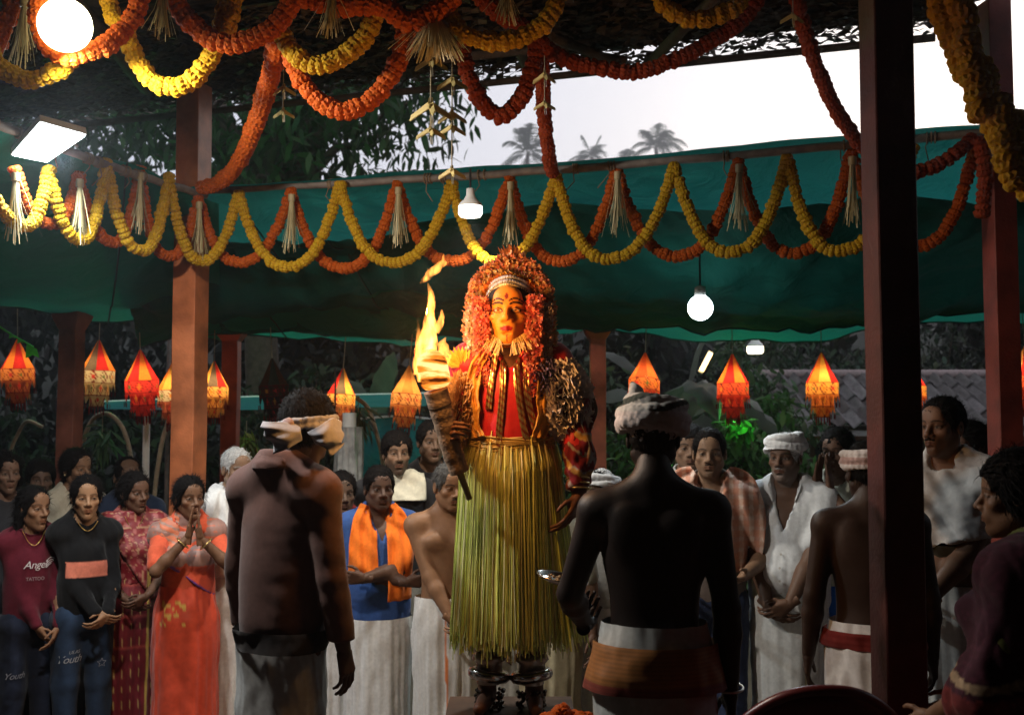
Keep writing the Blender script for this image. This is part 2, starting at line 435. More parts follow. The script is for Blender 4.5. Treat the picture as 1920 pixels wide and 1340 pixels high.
def face_paint(V, skin, o):
    """vertex colours of a head in head space"""
    x, y, z = V.T; ax = np.abs(x); n = len(V); c = np.tile(np.array(skin, float), (n, 1))
    front = y < -.03
    c *= (1 + .10 * wob(V, 40, 2))[:, None]
    def blend(mask, col, a=1.0):
        m = np.clip(mask, 0, 1)[:, None] * a; c[:] = c * (1 - m) + np.array(col) * m
    soft = lambda d, w_: np.clip(.5 - d / w_, 0, 1)
    blend(soft(np.hypot((ax - .031) / 1.5, z - .0) - .011, .010) * front, np.array(skin) * .6, .55); blend(soft(np.hypot((ax - .040) / 1.2, z + .022) - .012, .018) * front, np.array(skin) * np.array((1.2, 1.1, 1.05)), .6); blend(soft(np.hypot(ax, z + .028) - .010, .012) * (y < -.09), np.array(skin) * 1.18, .6)  # cheek and nose highlights painted into the skin; eye sockets darkened
    lipd = np.maximum(ax - .025, np.abs(z + .065) - .0088 * np.sqrt(np.clip(1 - (ax / .028) ** 2, 0, 1)))
    blend(soft(lipd, .004) * (y < -.07), o.get('lip', np.array(skin) * np.array((.80, .58, .56))))
    blend(soft(np.abs(z + .065) - .0006 - 0 * x, .003) * (ax < .026) * (y < -.068), np.array(skin) * .25)
    u = (ax - .031) / .0150; lens = np.abs(z + .0005 - .0015 * u) - .0041 * np.clip(1 - u * u, 0, 1)
    eye = soft(lens, .003) * (ax > .0155) * (ax < .0465) * (y < -.045)
    if not o.get('closed'):
        blend(eye, (.17, .14, .12)); g = o.get('gaze', 0.0)
        blend(eye * soft(np.hypot(x - np.sign(x) * .031 - g, z - .0005) - .0058, .002), (.012, .008, .006))
    lash = soft(np.abs(z - .0063 * np.clip(1 - u * u, 0, 1) - .0005) - .0011, .002) * (np.abs(u) < 1.15) * (y < -.045)
    blend(lash, (.012, .009, .008), .9)
    arch = .0205 + .006 * (1 - ((ax - .033) / .022) ** 2)
    brow = soft(np.abs(z - arch) - o.get('browt', .0032), .003) * (ax > .011) * (ax < .054) * front
    blend(brow, o.get('brow', (.015, .011, .009)), .9)
    if o.get('stubble'):
        st = soft(z + .045, .03) * soft(y - .01, .03) * (1 - soft(lipd - .002, .004))
        blend(st, o.get('stcol', (.02, .015, .013)), o['stubble'])
    return np.clip(c, 0, 1)

HAIRLINE_M = ([-.12, -.085, -.062, -.040, -.030, .000, .030, .060, .12], [.052, .050, .038, .016, -.016, .010, -.030, -.062, -.070])
HAIRLINE_W = ([-.12, -.085, -.062, -.040, -.020, .010, .040, .070, .12], [.062, .056, .036, .010, -.030, -.050, -.070, -.080, -.085])
def hair_mesh(kind='short', thick=.014, seed=0):
    f = Field((-.125, -.125, -.20), (.125, .19, .165), .0048)
    t = thick
    f.ell((0, .014, .036), (.075 + t * .75, .093 + t, .085 + t), .01)
    hx, hz = HAIRLINE_M if kind in ('short', 'bald') else HAIRLINE_W
    if kind in ('bun', 'back', 'long', 'plait'): f.cone((0, .03, -.02), (0, .05, -.085), .07, .05, .03)
    S = (slice(None),) * 3; X, Y, Z = f.grid(S)
    zb = np.interp(f.ax[1], hx, hz)[None, :, None].astype(np.float32)
    wv = .006 * np.sin(X * 55 + seed) + .004 * np.sin(X * 120 + 2 * seed)
    f.F = np.maximum(f.F, (zb + wv - Z) * .7)
    if kind == 'bald': f.F = np.maximum(f.F, .055 - np.hypot(X, Y + .03) + 0 * Z)
    if kind in ('bun', 'back', 'long', 'plait'):
        f.F = np.maximum(f.F, .0065 - np.hypot(X * 1.3, (Z - .115 + 0 * Y) * .5) - (Y > .03) * 1.0)   # parting
        if kind == 'bun': f.ell((0, .125, .0), (.05, .045, .048), .02)
        if kind == 'long':
            for s in (-1, 1): f.cone((s * .07, .03, -.02), (s * .075, .045, -.19), .026, .022, .03)
            f.cone((0, .07, -.04), (0, .075, -.19), .06, .06, .03)
        if kind == 'plait': f.cone((0, .085, -.03), (0, .10, -.20), .034, .026, .03)
    V, Q = f.mesh(); N = vnormals(V, Q)
    V = V + N * (.0035 * wob(V, 90, seed) + .002 * wob(V, 260, seed + 1))[:, None]
    return V, Q, N

def strands(V, N, count, length, wdt, rs, kind='short', lift=.35):
    i = rs.randint(0, len(V), count); p = V[i]; n = N[i]
    if kind == 'short': flow = np.stack([p[:, 0] * 3, p[:, 1] * .5 - .05 + 0 * p[:, 0], np.where(p[:, 2] > .08, .1, -.9)], 1)
    else: flow = np.stack([p[:, 0] * .5, .6 + 0 * p[:, 0], -.7 + 0 * p[:, 0]], 1)
    fr = (p[:, 1] < -.045)[:, None]; flow = np.where(fr, np.stack([p[:, 0] * 6, .9 + 0 * p[:, 0], .25 + 0 * p[:, 0]], 1), flow)
    flow = flow + rs.randn(count, 3) * np.where(fr, .15, .35); t = flow - n * (flow * n).sum(1, keepdims=True); t /= np.linalg.norm(t, axis=1, keepdims=True) + 1e-9
    L = length * (.5 + rs.rand(count, 1)); d = t * (1 - lift) + n * lift * rs.rand(count, 1) * 1.6; sd = np.cross(t, n) * wdt
    m = p + d * L * .55 + n * .002; e = p + d * L + np.array((0, 0, -.15)) * L
    VV = np.stack([p - sd, p + sd, m + sd * .7, m - sd * .7, e], 1).reshape(-1, 3); b = np.arange(count)[:, None] * 5
    return VV, b + np.array([[0, 1, 2, 3]]), b + np.array([[3, 2, 4]])

def cloth_disp(V, N, amp, freq, seed, stretch=(1, 1, .35)):
    w_ = V * np.array(stretch)
    V = V + N * (amp * .55 * wob(V * np.array((1, 1, 1.7)), freq * 2.6, seed + 7) * np.clip(.5 + wob(V, 6, seed + 2), 0, 1))[:, None]
    return V + N * (amp * wob(w_, freq, seed) + amp * .5 * np.abs(wob(w_, freq * 2.1, seed + 3)) - amp * .3)[:, None]

def solid(c): 
    c = np.array(c, float); return lambda V: np.tile(c, (len(V), 1))

class Person:
    def __init__(s, name, label, u, vtop, d, ground, rot, H=None, skin=(.16, .085, .05), body=None, face=None, hair=('short', .014),
                 haircol=(.007, .006, .006), bodyh=.013, head=True, seed=0, hands=True, legs=True, jaw=1.0, pos=None, hairstr=1900, bare=False):
        s.seed = seed; s.rs = np.random.RandomState(100 + seed); s.skin = np.array(skin)
        if pos is None:
            p = P(u, vtop, d); H = p.z - ground; pos = (p.x, p.y, ground)
        s.H = H; B = s.B = Body(H, **(body or {})); s.face = face or {}
        if B.fem: jaw = .88; s.face.setdefault('browt', .0021)
        s.root = empty(name, pos, rot, label, 'person')
        lo, hi = B.bounds(); f = s.f = Field(lo, hi, bodyh)
        B.torso(f, plain=not bare); B.arms_(f)
        if legs: B.legs(f)
        f.cone(np.array((0, .012, .82)) * H, np.array((0, .004, .885)) * H + B.ho * .9, .034 * H * (.85 if B.fem else 1), .030 * H * (.85 if B.fem else 1), .03)
        V, Q = f.mesh(); mb = MB()
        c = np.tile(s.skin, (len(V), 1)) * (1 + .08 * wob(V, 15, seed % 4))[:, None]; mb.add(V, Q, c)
        if head:
            hv, hq = HEADS[B.fem]; hv2 = hv.copy(); hv2[:, 0] *= np.where(hv[:, 2] < 0, 1 + (jaw - 1) * np.clip(-hv[:, 2] / .08, 0, 1), 1)
            rr = s.rs.randn(6) * .05; hv2[:, 2] *= 1 + rr[0] * .5; hv2[:, 0] *= 1 + rr[1] * .5
            hv2[:, 1] -= .006 * rr[2] / .05 * .4 * np.exp(-((hv[:, 0] / .02) ** 2 + ((hv[:, 2] + .02) / .03) ** 2))
            mb.add(B.head_pt(hv2), hq, face_paint(hv, s.skin, s.face))
        if hands:
            for kk in 'ab':
                a = B.arm[kk]
                if a['hand'] is None: continue
                V, Q = HANDS[a['hand']]; V = V.copy()
                if kk == 'b': V[:, 1] *= -1; Q = Q[:, ::-1]
                Z_ = a['fd']; X_ = a['th']; Y_ = np.cross(Z_, X_); sc = H / 1.72 * (.9 if B.fem else 1)
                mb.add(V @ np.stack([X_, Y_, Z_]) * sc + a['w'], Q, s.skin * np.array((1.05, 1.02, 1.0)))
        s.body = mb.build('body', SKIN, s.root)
        if hair: s.add_hair(hair[0], hair[1], haircol, hairstr)
    def add_hair(s, kind, thick, col, n=900):
        V, Q, N = hair_mesh(kind, thick, s.seed); mb = MB(); c = np.array(col)
        mb.add(s.B.head_pt(V), Q, c * (1 + .35 * s.rs.randn(len(V), 1) * .6))
        sv, s4, s3 = strands(V, N, n, .024 if kind in ('short', 'bald') else .05, .0012, s.rs, 'short' if kind in ('short', 'bald') else 'w')
        sv = s.B.head_pt(sv); cc = np.repeat(c * (1 + .5 * s.rs.rand(n, 1)), 5, 0)
        mb.add(sv, s4, cc); mb.n -= len(sv); mb.v.pop(); mb.c.pop(); mb.add(sv, s3, cc)
        return mb.build('hair', HAIR, s.root)
    def moustache(s, col=(.015, .012, .01), wide=.027, drop=.006, thick=.0050):
        f = Field((-.05, -.12, -.085), (.05, -.05, -.03), .0026)
        for q in (-1, 1):
            f.cone((q * .003, -.096, -.0485), (q * wide * .6, -.0895, -.0525), thick, thick * .9, .003); f.cone((q * wide * .6, -.0895, -.0525), (q * wide, -.078, -.0525 - drop), thick * .9, thick * .45, .003)
        V, Q = f.mesh(); V = V + (.0012 * wob(V, 500, 1))[:, None]
        return mesh_np('moustache', s.B.head_pt(V), Q, HAIR, s.root, np.tile(col, (len(V), 1)) * (1 + .2 * s.rs.randn(len(V), 1)))
    def garment(s, name, colf, fill, cut=None, h=.011, fold=(.006, 14), mat=None, lo=None, hi=None, stretch=(1, 1, .35), disp=None):
        """cloth grown from the skeleton: fill(field) adds volumes, cut(X,Y,Z) trims it"""
        l, hh = s.B.bounds(.11); f = Field(l if lo is None else lo, hh if hi is None else hi, h); fill(f)
        if cut: f.cut(cut)
        V, Q = f.mesh()
        if len(V) == 0: print('EMPTY garment', name, s.seed); return None, f
        N = vnormals(V, Q); col = colf(V)
        V = cloth_disp(V, N, fold[0], fold[1], s.seed, stretch)
        if disp is not None: V = V + N * disp(V)[:, None]
        o = mesh_np(name, V, Q, mat or CLOTH, s.root, np.clip(col, 0, 1)); return o, f
    def shirt(s, col, sleeve=.7, hem=.47, neck=.03, vee=0.0, g=.008, loose=.008, name='shirt', fold=(.006, 14), mat=None, h=.011, plain=True, collar=True, flare=.006, boxy=True):
        B = s.B; H = s.H; colf = col if callable(col) else solid(col)
        def fill(f):
            B.torso(f, g, loose, plain=plain); B.arms_(f, g * .8, sleeve, k=.010, flare=flare)
            if boxy: f.ell(np.array((0, -.002, .625)) * H, np.array((.090 * B.b, .066 * B.b, .155)) * H + g, .06)
            if hem < .47: f.cone((0, .004 * H, .50 * H), (0, .004 * H, hem * H), .088 * H * B.b + g, .092 * H * B.b + g, .05)
            for q in (-1, 1): f.cone((q * B.sh['b'][0] * .92, .010 * H, .797 * H), (0, .012 * H, .848 * H), .030 * H + g, .036 * H + g, .05)
            if collar: f.cone((0, .012 * H, .83 * H), (0, .010 * H, .862 * H), .036 * H + g, .036 * H + g * .8, .012)
            f.cone((0, -.012 * H, .862 * H), (0, -.02 * H, .95 * H), .034 * H + neck * .2, .06 * H, .004, 's')
        def cut(X, Y, Z):
            c = np.maximum(hem * H - Z + 0 * X, Z - .885 * H + 0 * Y)
            if vee:
                w_ = np.clip((Z / H - (.835 - vee)) / vee, -1, 1.3) * .034 * H
                c = np.maximum(c, -np.maximum(np.abs(X - .004) - w_, Y + .01))
            return c
        o, f = s.garment(name, colf, fill, cut, h, fold, mat); s.sf = f
        if vee and not s.B.fem:
            cc = (colf(np.zeros((1, 3)) + np.array((0, .1, .8 * H)))[0]) * 1.05
            for sx in (-1, 1): s.strip('collar', [(sx * .030, .872), (sx * .034, .850), (sx * (.034 * (1 - .03 / vee)), .835 - .03)], [.010, .030, .014], cc, f, .010, n=16, m=8, folds=.001)
        return o
    def skirt(s, name, colf, top=.60, bot=.03, g=.012, spread=.025, pleat=(.008, 15), front=True, n=120, m=36, mat=None, back=.012, taper=0.0, off=(0, 0)):
        """wrapped cloth from waist to ankle"""
        H = s.H; B = s.B; a = np.arange(n) * 2 * PI / n; t = np.linspace(0, 1, m); ph = s.rs.rand(6) * 6.28
        A, T = np.meshgrid(a, t); z = (top + (bot - top) * T) * H
        hip = np.interp(z / H, [.03, .25, .42, .52, .60, .66], [.086, .090, .100, .101, .090, .086]) * H * (B.b * .6 + .4) + g + spread * T - taper * T
        dep = np.interp(z / H, [.03, .25, .42, .52, .60, .66], [.072, .072, .078, .080, .066, .062]) * H * (B.b * .6 + .4) + g + spread * T * .8 - taper * T * .6 + (B.belly * .03 * H if B.belly else 0)
        am = pleat[0] * (.15 + .85 * T ** .7)
        fr = np.exp(-((np.angle(np.exp(1j * (A + PI / 2 - .25)))) / .5) ** 2) if front else 0
        rip = am * (np.sin(A * pleat[1] + 3 * np.sin(2 * A + ph[0]) + ph[1] + T * 1.2) + .6 * np.sin(A * pleat[1] * 1.9 + ph[2] + 2 * np.sin(A * 3 + ph[3]))) * (.45 + 1.1 * fr)
        rip = rip + .004 * np.sin(z * 26 + 2 * np.sin(A * 2 + ph[4]) * 3 + A * 3) * np.exp(-((T - .12) / .2) ** 2)
        Pn = np.stack([np.cos(A), np.sin(A), z * 1.6], -1).reshape(-1, 3)
        rip = rip * (.35 + .9 * np.abs(wob(Pn, 1.7, s.seed).reshape(A.shape))) + .005 * wob(Pn * np.array((1, 1, 2.2)), 5, s.seed + 2).reshape(A.shape) + .0025 * wob(Pn * np.array((1, 1, 2.5)), 13, s.seed + 4).reshape(A.shape)
        rip = rip + .012 * np.sin(2 * A + ph[5] + T * 2) * T
        X = (hip + rip) * np.cos(A) + off[0] * T; Y = (dep + rip) * np.sin(A) + .004 * H + off[1] * T - (.02 * B.belly * H if B.belly else 0) * (1 - T)
        V = np.stack([X, Y, z], -1).reshape(-1, 3)
        UV = (A.ravel(), T.ravel())
        return mesh_np(name, V, grid_faces(m, n, True), mat or CLOTH, s.root, np.clip(colf(V, *UV), 0, 1))
    def strip(s, name, pts, width, col, field=None, off=.012, n=40, m=14, folds=.006, mat=None, sign=-1, colf=None, thick=.006, crinkle=0.0):
        """a band of cloth lying on the body: 2D path (x,z in units of H) laid over the depth map of a field"""
        H = s.H; f = field or s.f; dm = f.front(sign); pth = spline([(a * H, 0, b * H) for a, b in pts], n)
        T = np.gradient(pth, axis=0); T /= np.linalg.norm(T, axis=1, keepdims=True) + 1e-9; S_ = np.stack([T[:, 2], 0 * T[:, 0], -T[:, 0]], 1)
        w_ = np.interp(np.linspace(0, 1, n), np.linspace(0, 1, len(np.atleast_1d(width))), np.atleast_1d(width)) * H if np.ndim(width) else np.full(n, width * H)
        t = np.linspace(-.5, .5, m); G = pth[:, None, :] + S_[:, None, :] * (t[None, :, None] * w_[:, None, None])
        xi = (G[..., 0] - f.lo[0]) / f.h; zi = (G[..., 2] - f.lo[2]) / f.h
        fill_ = np.where(np.isnan(dm), (.03 * H if sign < 0 else -.03 * H), dm)
        i = np.clip(xi.astype(int), 0, dm.shape[0] - 2); j = np.clip(zi.astype(int), 0, dm.shape[1] - 2); u = np.clip(xi - i, 0, 1); v = np.clip(zi - j, 0, 1)
        y = fill_[i, j] * (1 - u) * (1 - v) + fill_[i + 1, j] * u * (1 - v) + fill_[i, j + 1] * (1 - u) * v + fill_[i + 1, j + 1] * u * v
        for _ in range(3):
            yp = np.pad(y, 1, mode='edge'); y = (yp[:-2, 1:-1] + yp[2:, 1:-1] + yp[1:-1, :-2] + yp[1:-1, 2:] + 2 * y) / 6
        ph = s.rs.rand(3) * 6.28
        rip = folds * np.sin(t[None, :] * 6.28 * 2.4 + ph[0] + .9 * np.sin(np.linspace(0, 5, n)[:, None] + ph[1]))
        rip = rip + folds * .5 * np.sin(np.linspace(0, 22, n)[:, None] + t[None, :] * 7)
        G[..., 1] = y + sign * (off + rip + folds)
        V = G.reshape(-1, 3)
        if crinkle: V = V + (crinkle * wob(V, 55, s.seed))[:, None] * np.array((.6, sign * 1.0, .4)) + (crinkle * .6 * np.abs(wob(V, 120, s.seed + 1)))[:, None] * np.array((0, sign, 0))
        V2 = V.copy(); V2[:, 1] -= sign * thick
        F = grid_faces(n, m); k = n * m
        ed = np.concatenate([np.arange(m), np.arange(1, n) * m + m - 1, (n - 1) * m + np.arange(m - 2, -1, -1), np.arange(n - 2, 0, -1) * m])
        e2 = np.roll(ed, -1); side = np.stack([ed, ed + k, e2 + k, e2], 1)
        c = (colf(V) if colf else np.tile(np.array(col, float), (k, 1))); c = np.vstack([c, c])
        return mesh_np(name, np.vstack([V, V2]), np.vstack([F, F[:, ::-1] + k, side]), mat or CLOTH, s.root, np.clip(c, 0, 1))
    def turban(s, col, rings, base=True, h=.0042, name='turban', knot=None, colf=None, dome=True):
        """rings: (z, tilt_x, tilt_y, rx, ry, r) loops of rolled cloth round the head, in head space"""
        f = Field((-.14, -.16, -.06), (.14, .17, .22), h)
        if dome: f.ell((0, .014, .040), (.083, .101, .092), .01)
        for (z, tx, ty, rx, ry, r) in rings:
            n = 26
            for i in range(n):
                q = []
                for j in (i, i + 1):
                    a = j * 2 * PI / n; x, y = rx * math.cos(a), ry * math.sin(a); q.append((x, y + .012, z + x * ty + y * tx))
                f.cone(q[0], q[1], r, r, .006)
        for kn in (knot or []): f.cone(kn[0], kn[1], kn[2], kn[3], .015)
        X, Y, Z = f.grid((slice(None),) * 3)
        zb = np.interp(f.ax[1], [-.14, -.06, 0, .06, .14], [.052, .040, .018, -.022, -.040])[None, :, None].astype(np.float32)
        f.F = np.maximum(f.F, (zb - Z) * .8 + 0 * X)
        V, Q = f.mesh(); N = vnormals(V, Q)
        V = V + N * (.003 * wob(V * np.array((1, 1, 3.0)), 45, s.seed) + .0012 * wob(V * np.array((1, 1, 3)), 140, s.seed + 1))[:, None]
        c = colf(V) if colf else np.tile(np.array(col, float), (len(V), 1))
        return mesh_np(name, s.B.head_pt(V), Q, CLOTH, s.root, np.clip(c, 0, 1))

# ------------------------------------------------------------------ the setting
GI, GO = 0.0, -0.12                      # inner paving, outer yard
EARTH = pmat('earth', (.10, .075, .055), rough=.95, noise=.4, nscale=3, bump=.6, bscale=40)
PAVE = pmat('laterite_paving', (.075, .05, .04), rough=.85, noise=.3, nscale=6, bump=.3, bscale=60)
PLASTER = pmat('plaster', (.10, .075, .06), rough=.9, noise=.25, nscale=4)
BARK = pmat('bark', (.07, .05, .038), rough=.95, noise=.4, nscale=12, bump=.8, bscale=60)
LEAF = pmat('leaf', vcol=True, rough=.6, spec=.12, noise=.2, nscale=5, trans=.30)
PAINT = pmat('painted_steel', vcol=True, rough=.5, spec=.35, noise=.45, nscale=7, bump=.22, bscale=70)
PIPE = pmat('pipe', (.16, .13, .11), rough=.6, noise=.35, nscale=20, bump=.2)
ROPE = pmat('rope', (.20, .14, .09), rough=.9)
MATM = pmat('palm_mat', vcol=True, rough=.9, noise=.35, nscale=30, bump=.4, bscale=120)
WHITEP = pmat('white_plastic', (.75, .75, .72), rough=.4, noise=.05)

def netmat(name, col, trans, noise=.2, sc=1.3):
    """woven shade cloth: fine mesh grain, translucent"""
    m, nt, o = newmat(name); N = nt.nodes.new; L = nt.links.new
    tc = N('ShaderNodeTexCoord'); wv = N('ShaderNodeTexNoise'); wv.inputs['Scale'].default_value = sc; wv.inputs['Detail'].default_value = 5
    L(tc.outputs['Object'], wv.inputs['Vector']); fi = N('ShaderNodeTexNoise'); fi.inputs['Scale'].default_value = 160; fi.inputs['Detail'].default_value = 2
    L(tc.outputs['Object'], fi.inputs['Vector'])
    ad = N('ShaderNodeMath'); ad.operation = 'ADD'; L(wv.outputs[0], ad.inputs[0]); L(fi.outputs[0], ad.inputs[1])
    mr = N('ShaderNodeMapRange'); mr.inputs[1].default_value = .6; mr.inputs[2].default_value = 1.4; mr.inputs[3].default_value = 1 - noise; mr.inputs[4].default_value = 1 + noise
    L(ad.outputs[0], mr.inputs[0]); mx = N('ShaderNodeMix'); mx.data_type = 'RGBA'; mx.blend_type = 'MULTIPLY'; mx.inputs[0].default_value = 1
    mx.inputs[6].default_value = (*col, 1); L(mr.outputs[0], mx.inputs[7])
    d = N('ShaderNodeBsdfPrincipled'); d.inputs['Roughness'].default_value = .8; d.inputs['Specular IOR Level'].default_value = .08
    bp = N('ShaderNodeBump'); bp.inputs['Strength'].default_value = .25; bp.inputs['Distance'].default_value = .01; L(fi.outputs[0], bp.inputs['Height']); wr = N('ShaderNodeTexNoise'); wr.inputs['Scale'].default_value = 4.0; wr.inputs['Detail'].default_value = 6; wr.inputs['Distortion'].default_value = 1.2; L(tc.outputs['Object'], wr.inputs['Vector']); b2 = N('ShaderNodeBump'); b2.inputs['Strength'].default_value = .45; b2.inputs['Distance'].default_value = .08; L(wr.outputs[0], b2.inputs['Height']); L(bp.outputs[0], b2.inputs['Normal']); L(b2.outputs[0], d.inputs['Normal'])
    t = N('ShaderNodeBsdfTranslucent'); L(b2.outputs[0], t.inputs['Normal']); ms = N('ShaderNodeMixShader')
    ms.inputs[0].default_value = trans; L(mx.outputs[2], d.inputs['Base Color']); L(mx.outputs[2], t.inputs[0]); L(d.outputs[0], ms.inputs[1]); L(t.outputs[0], ms.inputs[2]); L(ms.outputs[0], o.inputs[0])
    return m
NET_TEAL = netmat('shade_net_teal', (.018, .205, .18), .58)
NET_DARK = netmat('shade_net_dark', (.007, .080, .062), .11)
NET_GREEN = netmat('shade_net_green', (.014, .20, .14), .42)
TARP = netmat('teal_tarpaulin', (.018, .16, .15), .3, .15)

def sheet(name, x0, x1, y0, y1, z, mat, nx=2, ny=2, fn=None, kind='structure'):
    X, Y = np.meshgrid(np.linspace(x0, x1, nx), np.linspace(y0, y1, ny)); Z = np.full(X.shape, z, float)
    if fn is not None: Z = fn(X, Y)
    o = mesh_np(name, np.stack([X, Y, Z], -1).reshape(-1, 3), grid_faces(ny, nx), mat); o['kind'] = kind; return o
sheet('ground', -300, 300, -300, 400, GO, EARTH)
o = MB().box((0, .2, GI - .08), (7.0, 4.75, .08)).build('paving', PAVE, smooth=False); o['kind'] = 'structure'
o = sheet('hill', -160, 160, 17, 200, 0, pmat('scrub', (.02, .022, .016), rough=1, noise=.6, nscale=.6, bump=1, bscale=3), 90, 60,
          lambda X, Y: -.2 + 11.5 * (1 - np.exp(-np.clip(Y - 19, 0, None) / 22)) * (1 + .12 * np.sin(X * .11 + 1) + .1 * np.sin(Y * .09 + X * .05)))
# unseen walls added behind the camera and beyond the awnings to block skylight
o = MB().box((0, -4.2, 2.2), (8.5, .15, 2.4)).build('wall_shade_rear', PLASTER, smooth=False); o['kind'] = 'structure'
for nm, x in (('wall_shade_west', -9.0), ('wall_shade_east', 9.0)):
    o = MB().box((x, 3.5, 1.75), (.12, 7.8, 1.95)).build(nm, PLASTER, smooth=False); o['kind'] = 'structure'

# posts ------------------------------------------------------------
def G(u, d):
    """x, y on the vertical plane at depth d under pixel column u (taken at the horizon)"""
    p = P(u, 790, d); return p.x, p.y
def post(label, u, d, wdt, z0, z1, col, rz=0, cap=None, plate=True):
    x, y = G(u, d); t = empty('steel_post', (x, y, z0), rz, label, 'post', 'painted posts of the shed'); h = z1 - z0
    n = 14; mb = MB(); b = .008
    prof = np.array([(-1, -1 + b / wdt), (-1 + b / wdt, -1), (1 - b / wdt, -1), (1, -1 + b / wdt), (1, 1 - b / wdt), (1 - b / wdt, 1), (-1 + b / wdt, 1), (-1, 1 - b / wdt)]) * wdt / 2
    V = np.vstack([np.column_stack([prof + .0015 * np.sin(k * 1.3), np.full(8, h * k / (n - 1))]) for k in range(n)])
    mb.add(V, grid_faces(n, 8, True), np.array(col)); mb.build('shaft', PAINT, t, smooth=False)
    m2 = MB().box((0, 0, .006), (wdt * .95, wdt * .95, .006), col=col); m2.build('base_plate', PAINT, t, smooth=False)
    if cap:
        c = MB()
        for k, (s_, zz) in enumerate(((.56, .0), (.75, .06), (.95, .12), (.95, .16))):
            pass
        V = np.vstack([np.column_stack([prof * 2 / wdt * wdt * .5 * q, np.full(8, h - cap + dz)]) for q, dz in ((1.04, 0), (1.5, cap * .45), (1.75, cap * .8), (1.75, cap))])
        c.add(V, grid_faces(4, 8, True), np.array(col)); c.build('capital', PAINT, t, smooth=False)
    return t
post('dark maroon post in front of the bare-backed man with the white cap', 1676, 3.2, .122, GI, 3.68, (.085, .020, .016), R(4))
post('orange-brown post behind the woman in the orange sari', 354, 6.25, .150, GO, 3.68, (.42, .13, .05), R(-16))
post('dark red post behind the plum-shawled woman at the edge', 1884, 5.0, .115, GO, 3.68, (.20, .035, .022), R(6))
post('short brown post with flared capital under the awning, beside the patterned lantern', 131, 7.3, .125, GO, 2.47, (.22, .075, .05), R(-10), cap=.16)
post('orange-red post under the awning behind the grey-haired man', 432, 8.5, .125, GO, 2.42, (.36, .075, .035), 0, cap=.10)
post('orange-red post under the awning just beside the costumed dancer', 1121, 8.6, .125, GO, 2.44, (.40, .085, .05), 0, cap=.10)

# rails ------------------------------------------------------------
ZR = 3.02
RL = Vector((*G(378, 6.12), ZR)); RR = Vector((*G(1862, 4.93), ZR + .015))
def rail(label, a, b, r=.022, sag=.02, ext=.0):
    t = empty('pipe_rail', a, 0, label, 'rail'); a = np.array(a); b = np.array(b); s_ = np.linspace(0, 1 + ext, 24)[:, None]
    pts = (b - a) * s_; pts[:, 2] -= sag * np.sin(PI * s_[:, 0]) + .004 * np.sin(s_[:, 0] * 37)
    MB().tube(pts, r, 8).build('pipe', PIPE, t)
    rs = np.random.RandomState(int(abs(a[0]) * 100))
    tie = MB()
    for k in range(9):
        q = rs.rand(); c = (b - a) * q; c[2] -= sag * math.sin(PI * q); d = (b - a) / np.linalg.norm(b - a); n1 = np.cross(d, (0, 0, 1)); n2 = np.cross(d, n1)
        for j in range(3):
            an = np.linspace(0, 2 * PI, 12)[:, None]; tie.tube(c + d * (j * .012 + .006 * rs.randn()) + (r + .005) * (np.cos(an) * n1 + np.sin(an) * n2), .004, 5, cap=False)
        tie.tube(c + np.array([(0, 0, -r), (.01 * rs.randn(), .01, -.04 - .03 * rs.rand()), (.03 * rs.randn(), .0, -.07 - .06 * rs.rand())]), .003, 4)
    tie.build('tie', ROPE, t, kind='stuff'); return t
rail('long pipe rail carrying the marigold swags, across the opening', RL, RR, sag=.03, ext=.35)
RL2 = Vector((*G(-60, 4.72), ZR + .03))
rail('pipe rail running from the orange-brown post towards the floodlight', RL + Vector((0, 0, -.03)), RL2, sag=.02, ext=.3)

